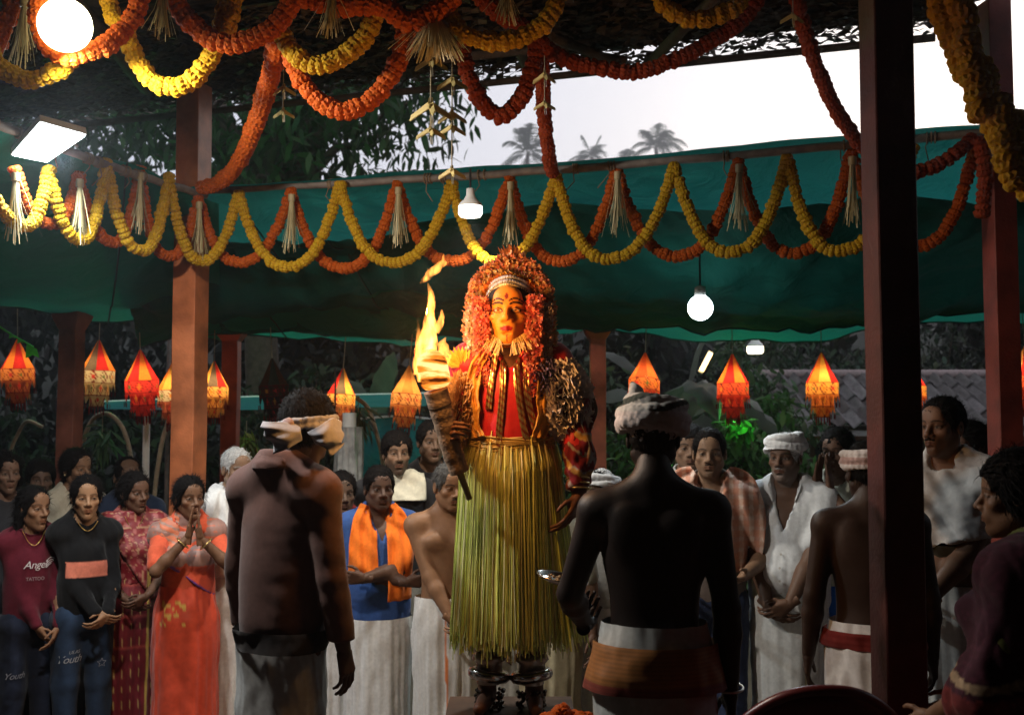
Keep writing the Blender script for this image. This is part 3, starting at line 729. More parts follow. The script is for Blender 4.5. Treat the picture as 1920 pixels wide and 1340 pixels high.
# upper palm-mat roof ----------------------------------------------
def edge_y(x): return 6.04 - .32 * (x - .61) if x < 2.2 else 4.55  # strip past the right end is out of view, kept to block skylight
def roof():
    t = empty('palm_mat_roof', (0, 2, 3.72), 0, 'dark woven palm-mat roof over the courtyard, pricked with holes at its edge', 'roof')
    rs = np.random.RandomState(5)
    for k, (x0, x1) in enumerate([(-8.5 + 1.075 * i, -8.5 + 1.075 * (i + 1)) for i in range(10)] + [(2.25, 4.2), (4.2, 6.3), (6.3, 8.5)]):
        mb = MB(); yv = -4.3
        while True:
            xm = (x0 + x1) / 2; ye = edge_y(xm)
            if yv > ye: break
            near = yv > ye - 1.5; near2 = ye - yv
            for lay in range(2):
                if lay == 1 and near2 < .32 and rs.rand() < .6: continue
                nx = 1 if not near else 28
                for q in range(nx):
                    if near and rs.rand() < (.10 if lay == 0 else .12): continue
                    ov = .02 if not near else .004; a = x0 + (x1 - x0) * q / nx - ov; b = x0 + (x1 - x0) * (q + 1) / nx + ov; wv = (.062 if near else .075) * (1 + .15 * rs.randn())
                    ym = yv + .012 * rs.randn() - .32 * ((a + b) / 2 - xm); zz = lay * .022 + .012 * rs.randn(); sl = (.012 if not near else .004) * rs.randn() - .16 * (b - a)
                    sk = rs.randn() * .012
                    V = np.array([(a, ym - wv / 2 - sl, zz + .012 * rs.randn()), (b, ym - wv / 2 + sl + sk, zz + .012 * rs.randn()), (b, ym + wv / 2 + sl + sk, zz + .018 + .01 * rs.randn()), (a, ym + wv / 2 - sl, zz + .018 + .01 * rs.randn())]) - np.array((0, 2, 0))
                    mb.add(V, [[0, 1, 2, 3]], np.array((.075, .052, .035)) * (.6 + .8 * rs.rand()))
            yv += .040 if near else .050
        mb.build('mat', MATM, t, smooth=False)
    # opaque thatch above the mats, added to block skylight, held back from the edge
    X = np.r_[np.linspace(-8.5, 2.19, 26), np.linspace(2.21, 8.5, 4)]; Y = np.linspace(0, 1, 8); A, B_ = np.meshgrid(X, Y)
    YY = -4.4 + (np.vectorize(edge_y)(A) - .14 + 4.4) * B_
    mb = MB(); mb.add(np.stack([A, YY - 2, .050 + .012 * np.sin(A * 3 + YY * 2)], -1).reshape(-1, 3), grid_faces(8, 30), (.05, .038, .028)); mb.build('shade_layer', MATM, t)
    for (a, b, r) in (((-6, edge_y(-6) - .10), (2.2, edge_y(2.19) - .10), .022), ((-6, 5.2), (6, 3.0), .03), ((-6, 2.6), (6, 1.6), .03), ((.75, 5.9), (1.35, 3.0), .030), ((-2.2, 6.3), (-1.6, 0), .035), ((.1, 6.0), (-.9, 0), .03)):
        MB().tube([(a[0], a[1] - 2, -.05), (b[0], b[1] - 2, -.05)], r, 8).build('rafter', BARK, t)
    for a, b in ((P(820, 112, 5.7), P(1105, 82, 5.7)), (P(1035, 70, 5.3), P(1172, 124, 5.75)), (P(1090, 100, 5.75), P(1175, 115, 5.7))):
        MB().tube([tuple(a - Vector((0, 2, 3.72))), tuple(b - Vector((0, 2, 3.72)))], .026, 8).build('rafter', BARK, t)
roof()

# awnings ----------------------------------------------------------
def awning(label, A, B, mat, t0, t1, sag=.12, nx=110, ny=44, dz=0.0, seed=0, rip=.025, seams=True):
    """A, B: polylines (rail side, eaves side); sheet between parameters t0(s) and t1(s)"""
    a = spline(A, nx); b = spline(B, nx); s_ = np.linspace(0, 1, nx)
    q0 = t0(s_) if callable(t0) else np.full(nx, t0); q1 = t1(s_) if callable(t1) else np.full(nx, t1)
    T = q0[:, None] + (q1 - q0)[:, None] * np.linspace(0, 1, ny)[None, :]
    V = a[:, None, :] * (1 - T[..., None]) + b[:, None, :] * T[..., None]
    V = V.reshape(-1, 3); TT = T.reshape(-1); SS = np.repeat(s_, ny)
    V[:, 2] += dz - sag * np.sin(PI * TT) * (.75 + .5 * np.sin(SS * 9 + seed)) + rip * wob(V * np.array((1, 1, 0)), 2.6, seed) + rip * .35 * wob(V * np.array((1, 1, 0)), 8, seed + 1) - rip * .8 * np.abs(wob(V * np.array((1.6, .5, 0)), 5, seed + 2)) * np.sin(PI * np.clip(TT, 0, 1)) ** .5
    t = empty('green_awning', tuple(V[0]), 0, label, 'awning')
    mesh_np('sheet', V - V[0], grid_faces(nx, ny), mat, t)
    W = V.reshape(nx, ny, 3) - V[0]
    for e in (W[:, -1], W[::6, :][4 + seed % 3]):
        MB().tube(e + np.array((0, 0, -.006)), .006, 5).build('hem', pmat('hem_cord', (.02, .05, .045), rough=.9), t)
    return t
RAILP = [RL + Vector((-.6, .18, 0)), RL, (RL + RR) / 2, RR, RR + (RR - RL) * .45]
EAVE = [Vector((-3.0, 8.7, 2.40)), Vector((*G(432, 8.6), 2.39)), Vector((*G(800, 8.65), 2.36)), Vector((*G(1121, 8.7), 2.44)), Vector((*G(1500, 8.4), 2.34)), Vector((*G(1700, 8.0), 2.44)), Vector((5.2, 7.2, 2.46))]
awning('bright teal shade net strip lying just behind the swag rail', RAILP, EAVE, NET_TEAL, -.015, lambda s: .26 + .22 * np.exp(-((s - .27) / .10) ** 2) + .03 * np.sin(s * 21), sag=.10, seed=1)
awning('dark green shade net sagging over the waiting crowd', RAILP, EAVE, NET_DARK, lambda s: .14 + .10 * np.exp(-((s - .30) / .08) ** 2) + .05 * np.sin(s * 5 + 2), lambda s: .80 + .12 * np.sin(s * 7), sag=.20, dz=-.05, seed=2, rip=.075)
awning('mid green shade net at the awning eaves above the lanterns', RAILP, EAVE, NET_GREEN, lambda s: .55 + .12 * np.sin(s * 8 + 1), 1.0, sag=.13, dz=-.02, seed=3, rip=.06)
LA = [RL + Vector((.05, .1, -.02)), (RL + RL2) / 2, RL2, RL2 + (RL2 - RL) * .6]
LB = [Vector((-2.35, 8.6, 2.40)), Vector((*G(131, 7.35), 2.47)), Vector((-4.3, 5.6, 2.42)), Vector((-5.4, 3.6, 2.42))]
awning('green shade net of the side awning beyond the floodlight', LA, LB, NET_GREEN, 0, 1.0, sag=.16, dz=-.03, seed=4, rip=.06)

# vegetation -------------------------------------------------------
def leaf_arr(n, L, W, rs):
    """unit of drooping pointed leaf: 6 verts, returns base shape"""
    return np.array([(0, 0, 0), (-W / 2, L * .35, -.03 * L), (W / 2, L * .35, -.03 * L), (-W * .38, L * .7, -.12 * L), (W * .38, L * .7, -.12 * L), (0, L, -.26 * L)]), np.array([[0, 2, 1, 1], [1, 2, 4, 3], [3, 4, 5, 5]])

def rand_rots(n, rs, droop=.6):
    yaw = rs.rand(n) * 2 * PI; pit = -droop + .5 * rs.randn(n); rol = .6 * rs.randn(n)
    cy, sy, cp, sp, cr, sr = np.cos(yaw), np.sin(yaw), np.cos(pit), np.sin(pit), np.cos(rol), np.sin(rol)
    Rz = np.zeros((n, 3, 3)); Rz[:, 0, 0] = cy; Rz[:, 0, 1] = -sy; Rz[:, 1, 0] = sy; Rz[:, 1, 1] = cy; Rz[:, 2, 2] = 1
    Rx = np.zeros((n, 3, 3)); Rx[:, 0, 0] = 1; Rx[:, 1, 1] = cp; Rx[:, 1, 2] = -sp; Rx[:, 2, 1] = sp; Rx[:, 2, 2] = cp
    Ry = np.zeros((n, 3, 3)); Ry[:, 1, 1] = 1; Ry[:, 0, 0] = cr; Ry[:, 0, 2] = sr; Ry[:, 2, 0] = -sr; Ry[:, 2, 2] = cr
    return Rz @ Rx @ Ry

def foliage(centers, sizes, n_each, L, W, col, rs, droop=.6, var=.5):
    Vb, _ = leaf_arr(1, 1, W / L, rs); Vs, cs = [], []
    for c, s_ in zip(centers, sizes):
        d = rs.randn(n_each, 3); d /= np.linalg.norm(d, axis=1, keepdims=True); rr = s_ * (rs.rand(n_each, 1) ** .45)
        p = np.array(c) + d * rr * np.array((1, 1, .75)); M = rand_rots(n_each, rs, droop); l = L * (.6 + .7 * rs.rand(n_each, 1, 1))
        Vs.append((np.einsum('nij,kj->nki', M, Vb) * l + p[:, None, :]).reshape(-1, 3))
        cs.append(np.repeat(np.array(col) * (1 + var * (rs.rand(n_each, 1) - .5) * 2) * (1 + .12 * rs.randn(n_each, 3)), 6, 0))
    V = np.vstack(Vs); C = np.clip(np.vstack(cs), .003, 1); n = len(V) // 6; b = np.arange(n)[:, None] * 6
    f3 = np.vstack([b + np.array([[0, 2, 1]]), b + np.array([[3, 4, 5]])]); f4 = b + np.array([[1, 2, 4, 3]])
    return V, f3, f4, C

def limb_path(a, b, rs, n=9, wig=.12):
    t = np.linspace(0, 1, n)[:, None]; a = np.array(a, float); b = np.array(b, float); L = np.linalg.norm(b - a)
    off = np.cumsum(rs.randn(n, 3) * wig * L / n, 0); off -= t * off[-1]; return a + (b - a) * t + off + np.array((0, 0, .08 * L)) * np.sin(PI * t)

def tree(label, base, h, crown, blobs, n_each, L, W, col, seed, r0=.16, cat='tree', name='tree', droop=.6, group=None):
    """crown = (cx,cy,cz, rx,ry,rz) relative to base"""
    rs = np.random.RandomState(seed); t = empty(name, base, 0, label, cat, group); c = np.array(crown[:3]); r = np.array(crown[3:])
    cen = []; 
    for i in range(blobs):
        d = rs.randn(3); d /= np.linalg.norm(d); cen.append(c + d * r * rs.rand() ** .4)
    tr = MB(); top = np.array((c[0] * .4, c[1] * .4, max(c[2] - r[2] * .6, h * .3))); pth = limb_path((0, 0, 0), top, rs, 10, .1); tr.tube(pth, np.linspace(r0, r0 * .55, 10), 9); tr.build('trunk', BARK, t)
    lm = MB()
    for q in cen:
        if rs.rand() < .7: lm.tube(limb_path(top + rs.randn(3) * .05, q, rs, 8, .25), np.linspace(r0 * .35, .012, 8), 5)
    if lm.n: lm.build('limb', BARK, t)
    V, f3, f4, C = foliage(cen, .35 * r.mean() * (.6 + .8 * rs.rand(blobs)), n_each, L, W, col, rs, droop)
    mesh_np('crown', V, [f3, f4], LEAF, t, C, smooth=False); return t

tree('large dark mango tree seen between the roof and the swag rail', (-3.4, 14.2, -.2), 7, (.3, 0, 6.3, 3.2, 2.0, 2.2), 70, 115, .26, .068, (.026, .062, .020), 11, .28)
tree('tall dark tree close behind the floodlight awning', (-7.0, 13.2, -.2), 7, (.2, 0, 6.0, 2.6, 1.8, 2.3), 60, 115, .25, .066, (.022, .045, .022), 12, .25)
tree('leafy branch tips with small drooping leaves, tree beyond the edge post', (6.4, 11.0, -.2), 5, (0, 0, 5.1, 1.25, .9, .9), 10, 26, .16, .05, (.03, .05, .03), 13, .12)
BUSH = [(-6.2, 12.5, 1.6, 1.3, (.03, .042, .025)), (-4.2, 11.8, 1.7, 1.3, (.022, .03, .018)), (-2.4, 12.2, 1.9, 1.4, (.026, .035, .022)), (-.7, 12.8, 1.8, 1.3, (.03, .04, .025)),
        (1.5, 10.6, 1.5, 1.0, (.05, .11, .03)), (2.45, 11.4, 1.7, 1.1, (.055, .12, .03)), (2.75, 12.4, 2.0, .85, (.05, .085, .035)), (4.6, 17.2, 3.2, 1.6, (.045, .065, .04)), (7.0, 17.5, 2.8, 1.8, (.04, .05, .035)), (9.6, 17.0, 2.6, 1.8, (.035, .045, .03)), (-8.6, 12, 2.0, 1.7, (.03, .04, .028)), (.6, 14.5, 2.2, 1.6, (.04, .06, .03))]
BL = ['dark shrub behind the far post with the flared capital', 'dark shrub behind the white pole', 'shadowed shrub behind the unlit lantern', 'shrub in shadow behind the torch', 'bright green shrub beside the orange-red post at the dancer',
      'green-lit shrub under the red lantern', 'tall green shrub in front of the tiled house', 'grey-green tree crown above the tiled roof', 'dim tree crown over the house ridge', 'dim tree crown at the far edge behind the house', 'dark shrub behind the washed-out lantern', 'olive shrub high behind the awning eaves']
for i, (x, y, cz, r, c) in enumerate(BUSH):
    tree(BL[i], (x, y, GO), 1, (0, 0, cz * .62, r, r * .8, cz * .75), 26, 130, .15, .055, c, 30 + i, .05, 'shrub', 'shrub', .5, 'shrubs and crowns beyond the yard')

def woods():
    rs = np.random.RandomState(21); cen = []; sz = []
    for k in range(330):
        x = rs.uniform(-17, 19); y = rs.uniform(16.5, 20.0) if x < 9 else rs.uniform(18.5, 22); top = 4.6 + .5 * math.sin(x * .9) + .5 * math.sin(x * 2.3 + 1); cen.append((x, y, rs.uniform(.3, top))); sz.append(rs.uniform(.7, 1.2))
    V, f3, f4, C = foliage(cen, sz, 120, .32, .13, (.020, .022, .017), rs, .6); o = mesh_np('woods', V, [f3, f4], LEAF, None, C, smooth=False); tag(o, 'dark mass of woodland behind the yard and the house', 'woods', kind='stuff')
woods()

def palm(label, base, h, fl, seed):
    rs = np.random.RandomState(seed); t = empty('coconut_palm', base, 0, label, 'palm', 'far coconut palms'); pth = limb_path((0, 0, 0), (rs.randn() * .5, 0, h), rs, 8, .06)
    MB().tube(pth, np.linspace(.32, .2, 8), 7).build('trunk', BARK, t); top = pth[-1]; mb = MB()
    for k in range(17):
        a = k * 2.4 + rs.rand(); el = R(rs.uniform(-20, 75)); L = fl * (.8 + .3 * rs.rand()); n = 12; s_ = np.linspace(0, 1, n)
        rad = L * s_ * math.cos(el) * (1 - .1 * s_); zz = L * s_ * math.sin(el) - .75 * L * s_ ** 2.2 * (math.cos(el) + .15)
        rib = top + np.stack([rad * math.cos(a), rad * math.sin(a), zz], 1); T = np.gradient(rib, axis=0); T /= np.linalg.norm(T, axis=1, keepdims=True)
        sd_ = np.array((-math.sin(a), math.cos(a), 0)); mb.tube(rib, np.linspace(.035, .008, n), 4, col=(.06, .08, .035))
        for s2 in np.linspace(.12, .98, 26):
            i = min(int(s2 * (n - 1)), n - 2); p = rib[i] + (rib[i + 1] - rib[i]) * (s2 * (n - 1) - i); ll = fl * .26 * math.sin(PI * (.12 + .8 * s2)) 
            for q in (-1, 1):
                d = sd_ * q * .8 + T[i] * .55 + np.array((0, 0, -.35 - .3 * rs.rand())); d /= np.linalg.norm(d); w_ = T[i] * .07
                mb.add([p - w_, p + w_, p + d * ll], [[0, 1, 2]], np.array((.05, .075, .04)) * (.7 + .6 * rs.rand()))
    mb.build('frond', LEAF, t, smooth=False)
for i, (u, v, d, fl, lb) in enumerate(((1243, 278, 52, 2.3, 'tallest far coconut palm on the skyline above the rail'), (1112, 296, 60, 2.3, 'low far coconut palm between two others on the skyline'), (985, 290, 50, 2.5, 'far coconut palm half behind the mango leaves'), (1168, 312, 66, 2.0, 'small far palm whose fronds barely clear the rail'))):
    d *= 2.2; p = P(u, v, d); palm(lb, (p.x, p.y, 9.0), p.z - 9.0, fl * 2.2, 50 + i)

# tiled house ------------------------------------------------------
def house():
    x0, x1 = 3.55, 10.2; y0, y1 = 13.6, 15.4; zr, ze = 2.36, 1.62
    t = empty('tiled_house', (x0, y0 + .6, GO), 0, 'low house with a grey corrugated tile roof behind the white-turbaned man', 'house'); o = np.array((x0, y0 + .6, GO))
    MB().box(np.array(((x0 + x1) / 2, y0 + 1.9, .75)) - o, ((x1 - x0) / 2 - .3, 1.2, .87)).build('wall', pmat('house_wall', (.13, .10, .075), rough=.9, noise=.4, nscale=3), t, smooth=False)
    MB().box(np.array(((x0 + x1) / 2, y0 + .45, 1.50)) - o, ((x1 - x0) / 2 - .1, .04, .07)).build('eave_beam', pmat('eave_wood', (.24, .11, .05), rough=.7, noise=.3), t, smooth=False)
    for k in range(3):
        w_ = MB().box(np.array((x0 + .9 + k * 1.9, y0 + .70, 1.0)) - o, (.42, .03, .34)).build('window', pmat('window_dark', (.02, .022, .025), rough=.3), t, smooth=False)
        f = MB()
        for sx in (-.45, 0, .45): MB().box(np.array((x0 + .9 + k * 1.9 + sx, y0 + .67, 1.0)) - o, (.03, .03, .37)).build('window_frame', pmat('frame_wood', (.10, .06, .04), rough=.7), w_, smooth=False)
    sl = math.atan2(zr - ze, y1 - y0); Ls = math.hypot(zr - ze, y1 - y0); rows = 4; cw = .20; n = 12
    rs = np.random.RandomState(4); R_ = MB(); a = np.linspace(0, 2 * PI, n)
    tile_me = None; LL = Ls / rows * 1.22
    V = np.vstack([np.stack([(np.linspace(-.5, .5, n)) * cw * 1.04, np.full(n, yy), .040 * np.cos(a) + (.018 if yy == 0 else 0) + dz], 1) for yy, dz in ((0, 0), (LL, 0), (LL, -.014), (0, -.014))])
    mt = pmat('roof_tile', vcol=True, rough=.85, noise=.45, nscale=14, bump=.5, bscale=60)
    vs = []
    for q in range(4):
        vs.append(mesh_np('tile', V, grid_faces(4, n), mt, None, np.tile(np.array(((.115, .105, .10), (.09, .08, .075), (.15, .135, .13), (.07, .055, .05))[q]), (len(V), 1)), smooth=True, link=False).data)
    nc = int((x1 - x0) / cw)
    for i in range(nc):
        for j in range(rows):
            ob = bpy.data.objects.new('tile', vs[rs.randint(4)]); COL.objects.link(ob); ob.parent = t; s_ = j / rows * Ls
            ob.location = (i * cw + rs.randn() * .006, y0 + s_ * math.cos(sl) - o[1], ze + s_ * math.sin(sl) - o[2] + .004 * rs.randn()); ob.rotation_euler = (sl + rs.randn() * .01, 0, rs.randn() * .02)
    MB().tube([(0, y1 - o[1], zr - o[2]), (x1 - x0, y1 - o[1], zr - o[2])], .07, 10).build('ridge', pmat('ridge_cap', (.26, .20, .19), rough=.8, noise=.3), t)
    MB().box(np.array(((x0 + x1) / 2, y0 + .12, 1.53)) - o, ((x1 - x0) / 2, .03, .035)).build('gutter', pmat('gutter', (.32, .30, .28), rough=.6), t, smooth=False)
house()

# banana plants
def banana(label, u, d, h, seed, col):
    rs = np.random.RandomState(seed); x, y = G(u, d); t = empty('banana_plant', (x, y, GO), 0, label, 'plant'); MB().tube([(0, 0, 0), (.03, 0, h * .5), (.05, .02, h * .8)], [.09, .075, .05], 8).build('stem', pmat('banana_stem', (.16, .15, .08), rough=.7, noise=.4), t)
    for k in range(7):
        a = k * 2.4 + rs.rand(); L = h * (.55 + .25 * rs.rand()); el = R(rs.uniform(20, 75)); n = 14; s_ = np.linspace(0, 1, n); rad = L * s_ * math.cos(el); zz = h * .8 + L * s_ * math.sin(el) - .9 * L * s_ ** 2.3 * math.cos(el)
        rib = np.stack([rad * math.cos(a), rad * math.sin(a), zz], 1); sd_ = np.array((-math.sin(a), math.cos(a), 0)); w_ = .17 * np.sin(PI * np.clip(s_ * .95 + .05, 0, 1)) ** .6 * (1 + .25 * rs.randn(n))
        V = np.stack([rib - sd_ * w_[:, None] + np.array((0, 0, -.05)), rib - sd_ * w_[:, None] * .5, rib, rib + sd_ * w_[:, None] * .5, rib + sd_ * w_[:, None] + np.array((0, 0, -.06))], 1).reshape(-1, 3)
        V[:, 2] += .02 * rs.randn(len(V)); mesh_np('leaf', V, grid_faces(n, 5), LEAF, t, np.array(col) * (.8 + .4 * rs.rand(len(V), 1)))
banana('pale dry banana plant between the two red lanterns', 1270, 9.6, 2.25, 3, (.10, .105, .09))
banana('dark banana plant hidden behind the torch', 690, 11, 2.0, 4, (.05, .07, .045))

# ------------------------------------------------------------------ marigold garlands
def flower_data(name, col, seed):
    """one marigold head: squashed pompom with ruffled petal rows"""
    rs = np.random.RandomState(seed); mb = MB(); col = np.array(col); n = 24; V = []; C = []
    rows = [(-62, .52), (-36, .86), (-14, 1.0), (10, 1.0), (34, .88), (58, .58)]
    for k, (la, r) in enumerate(rows):
        for j in range(n):
            a = (j + .5 * (k % 2)) * 2 * PI / n; rr = r * (1 + (.035 if j % 2 else -.04) + .035 * rs.randn()); lo_ = R(la + 4 * rs.randn() + (5 if j % 2 else -4)); V.append((rr * math.cos(a), rr * math.sin(a), .64 * math.sin(lo_))); C.append(col * (.70 + .30 * rs.rand() + (.18 if j % 2 else -.10)) * np.array((1, 1 + .08 * rs.randn(), 1)))
    V += [(0, 0, -.50), (0, 0, .50)]; C += [col * .6, col * .75]; V = np.array(V); m = len(rows); F = grid_faces(m, n, True); i_ = np.arange(n); cap = np.vstack([np.stack([(i_ + 1) % n, i_, np.full(n, m * n)], 1), np.stack([(m - 1) * n + i_, (m - 1) * n + (i_ + 1) % n, np.full(n, m * n + 1)], 1)])
    return mesh_np(name, V, [cap, F], PETAL, None, np.clip(np.array(C), 0, 1), smooth=False, link=False).data
YEL, ORA, RED = (.55, .31, .010), (.52, .095, .006), (.30, .042, .008)
FL = {'y': [flower_data('flower', YEL, i) for i in (1, 2, 3)], 'o': [flower_data('flower', ORA, i) for i in (4, 5, 6)], 'r': [flower_data('flower', RED, i) for i in (7, 8, 9)]}
CORD = pmat('cord', (.25, .22, .15), rough=.9)
def resample(pts, step):
    p = np.array([tuple(q) for q in pts], float); L = np.r_[0, np.cumsum(np.linalg.norm(np.diff(p, axis=0), axis=1))]; n = max(2, int(L[-1] / step)); t = np.linspace(0, L[-1], n)
    return np.stack([np.interp(t, L, p[:, i]) for i in range(3)], 1)
GN = [0]
def garland(label, pts, col, rad, group, gap=.80, closed=False):
    """pts: world points; flowers are threaded face to face along the cord"""
    GN[0] += 1; rs = np.random.RandomState(GN[0]); sp = spline(pts, 80); q = resample(sp, rad * gap); t = empty('marigold_garland', tuple(q[0]), 0, label, 'garland', group)
    MB().tube(q - q[0], .004, 5).build('cord', CORD, t); T = np.gradient(q, axis=0)
    for i in range(len(q)):
        o = bpy.data.objects.new('flower', FL[col][rs.randint(3)]); COL.objects.link(o); o.parent = t; d = Vector(T[i]) + Vector(rs.randn(3)) * .05 * np.linalg.norm(T[i])
        qn = d.to_track_quat('Z', 'Y'); o.rotation_mode = 'QUATERNION'; o.rotation_quaternion = qn @ Euler((0, 0, rs.rand() * 6.28)).to_quaternion() @ Euler((PI * rs.randint(2), 0, 0)).to_quaternion()
        o.location = q[i] - q[0] + rs.randn(3) * .0022; s_ = rad * (1 + .05 * rs.randn()); o.scale = (s_, s_, s_)
    return t
def swag_px(a, low, b, d):
    """hanging curve through three pixels at depths d (number or triple)"""
    d = (d, d, d) if np.ndim(d) == 0 else d; A, L, B = P(*a, d[0]), P(*low, d[1]), P(*b, d[2]); pts = []
    for s_ in np.linspace(0, 1, 13):
        k = 2 * s_ - 1; xy = A.lerp(L, s_ * 2) if s_ < .5 else L.lerp(B, s_ * 2 - 1)
        # across: smooth; down: steep ends
        e = abs(k); c = (math.cosh(1.9 * e) - 1) / (math.cosh(1.9) - 1); ends = A if k < 0 else B; hx = abs(k) ** .82
        p = Vector((L.x + (ends.x - L.x) * hx, L.y + (ends.y - L.y) * hx, L.z + (ends.z - L.z) * (.35 * e + .65 * c) if False else L.z + (ends.z - L.z) * (e ** 2.0))); pts.append(p)
    return pts
def rail_d(u):
    """depth of the long rail (or side rail) under pixel column u"""
    if u >= 378: return 6.12 + (4.93 - 6.12) * (u - 378) / (1862 - 378)
    return 6.12 + (4.72 - 6.12) * (378 - u) / 438.
YP = [(-8, 372), (92, 318), (200, 305), (316, 332), (447, 362), (637, 346), (847, 345), (1042, 330), (1265, 312), (1476, 297), (1712, 275)]
YB = [(45, 424), (150, 450), (264, 470), (377, 490), (543, 500), (738, 492), (935, 490), (1142, 485), (1370, 473), (1570, 470)]
OP = [(28, 318), (148, 330), (262, 318), (372, 372), (545, 358), (745, 345), (955, 335), (1156, 316), (1384, 302), (1596, 288), (1830, 262)]
OB = [(92, 420), (212, 455), (312, 480), (450, 492), (648, 503), (850, 490), (1052, 490), (1272, 480), (1490, 475), (1722, 462)]
ordn = ['first', 'second', 'third', 'fourth', 'fifth', 'sixth', 'seventh', 'eighth', 'ninth', 'tenth', 'eleventh', 'twelfth']
for i, b in enumerate(YB):
    garland('yellow marigold swag on the rail, %s yellow one counted from the floodlight side' % ordn[i], swag_px(YP[i], b, YP[i + 1], (rail_d(YP[i][0]) - .03, rail_d(b[0]) - .06, rail_d(YP[i + 1][0]) - .03)), 'y', .0305, 'yellow swags along the rail')
for i, b in enumerate(OB):
    garland('orange marigold swag on the rail, %s orange one counted from the floodlight side' % ordn[i], swag_px(OP[i], b, OP[i + 1], (rail_d(OP[i][0]) + .03, rail_d(b[0]) + .04, rail_d(OP[i + 1][0]) + .03)), 'o', .0305, 'orange swags along the rail')
UG = 'garlands hung under the palm-mat roof'
def upx(label, pts, col, rad=.046, gap=.66): return garland(label, [P(*q) for q in pts], col, rad * .80, UG, gap + .04)
upx('yellow marigold loop beside the round warm lamp', [(-40, 30, 4.0), (-8, 115, 4.0), (50, 150, 4.0), (110, 132, 4.0), (150, 95, 4.02)], 'y', .044)
upx('orange marigold loop wrapped around the glaring warm lamp', [(75, -30, 3.9), (75, 50, 3.9), (115, 105, 3.92), (190, 90, 3.96), (245, 40, 4.0), (268, -20, 4.0)], 'o', .046)
upx('orange marigold strand at the top corner of the photo', [(40, -30, 4.1), (12, 40, 4.1), (-20, 100, 4.1)], 'o', .046)
upx('short yellow marigold strand next to the warm lamp', [(195, -30, 4.1), (212, 30, 4.08), (238, 60, 4.0)], 'y', .040)
upx('deep yellow swag in front of the top of the orange-brown post', [(240, 70, 4.2), (258, 120, 4.2), (300, 160, 4.2), (345, 160, 4.2), (388, 120, 4.2), (410, 70, 4.2), (425, 10, 4.2)], 'y', .046)
upx('orange swag along the roof edge over the orange-brown post', [(312, -30, 4.1), (345, 30, 4.1), (400, 75, 4.1), (455, 80, 4.1), (515, 50, 4.1), (560, -15, 4.1)], 'o', .050)
upx('yellow strand hanging short behind the orange roof swag', [(445, -30, 4.3), (432, 30, 4.28), (425, 60, 4.25)], 'y', .042)
upx('long orange garland curving down from the roof to the orange-brown post', [(522, 60, 4.2), (508, 140, 4.5), (480, 230, 5.0), (450, 300, 5.5), (415, 340, 5.9), (378, 352, 6.08)], 'o', .050)
upx('deep yellow swag in the upper middle under the roof', [(522, 45, 4.2), (545, 95, 4.2), (590, 122, 4.2), (640, 108, 4.2), (688, 65, 4.2), (705, 20, 4.2), (712, -20, 4.2)], 'y', .046)
upx('orange swag hanging low before the mango tree', [(545, 105, 4.3), (570, 160, 4.3), (615, 200, 4.3), (655, 207, 4.3), (705, 180, 4.3), (745, 120, 4.3), (762, 60, 4.3)], 'o', .048)
upx('orange garland running along the very top edge', [(560, -5, 4.15), (640, 12, 4.15), (710, 10, 4.15), (760, 40, 4.15), (800, 32, 4.15), (850, -5, 4.15)], 'o', .050)
upx('deep yellow swag over the straw bunch in the top middle', [(842, 25, 4.2), (865, 60, 4.2), (910, 78, 4.2), (965, 75, 4.2), (1015, 50, 4.2), (1040, 15, 4.2), (1055, -20, 4.2)], 'y', .046)
upx('dark red swag between the straw bunch and the hanging red strand', [(868, 85, 4.5), (880, 150, 4.5), (915, 205, 4.5), (945, 217, 4.5), (980, 180, 4.5), (1000, 120, 4.5), (1010, 80, 4.5)], 'r', .046)
upx('dark red garland behind the top yellow swag', [(885, -20, 4.5), (940, 30, 4.5), (985, 55, 4.5), (1015, 82, 4.5)], 'r', .046)
upx('dark red strand falling from the roof straight to the rail', [(1014, 85, 4.5), (1018, 150, 4.7), (1020, 210, 4.95), (1026, 270, 5.2), (1036, 325, 5.5)], 'r', .042)
upx('wide dark red swag against the white sky', [(1015, 82, 4.5), (1060, 112, 4.5), (1120, 128, 4.5), (1190, 135, 4.5), (1260, 115, 4.5), (1330, 80, 4.5), (1390, 40, 4.5), (1430, -15, 4.5)], 'r', .042)
upx('yellow swag at the top edge under the dark mats', [(1225, -20, 4.2), (1250, 15, 4.2), (1295, 38, 4.2), (1345, 30, 4.2), (1385, 8, 4.2), (1400, -20, 4.2)], 'y', .042)
upx('long dark red garland slanting down to the rail before the maroon post', [(1488, -20, 4.2), (1508, 60, 4.3), (1535, 135, 4.4), (1570, 210, 4.6), (1605, 262, 4.8), (1645, 305, 4.95)], 'r', .038)
for i, pts in enumerate(([(1750, -30, 3.4), (1770, 30, 3.4), (1795, 90, 3.4), (1812, 140, 3.4)], [(1795, -5, 3.35), (1810, 40, 3.35), (1815, 90, 3.35), (1832, 165, 3.35), (1840, 215, 3.35)], [(1838, 120, 3.38), (1850, 165, 3.38), (1862, 225, 3.38), (1880, 265, 3.38)], [(1872, 190, 3.33), (1880, 250, 3.33), (1890, 310, 3.33), (1905, 345, 3.33)], [(1902, 225, 3.36), (1912, 280, 3.36), (1918, 330, 3.36), (1930, 360, 3.36)])):
    garland('thick yellow marigold rope at the top corner, %s of the overlapping lengths from above' % ordn[i], [P(*q) for q in pts], 'y', .042, 'yellow ropes before the edge post', .6)
garland('short orange strand tied to the rail by the edge post', [P(1715, 322, 4.9), P(1755, 312, 4.9), P(1795, 285, 4.9), P(1822, 262, 4.93)], 'r', .034, 'orange swags along the rail')
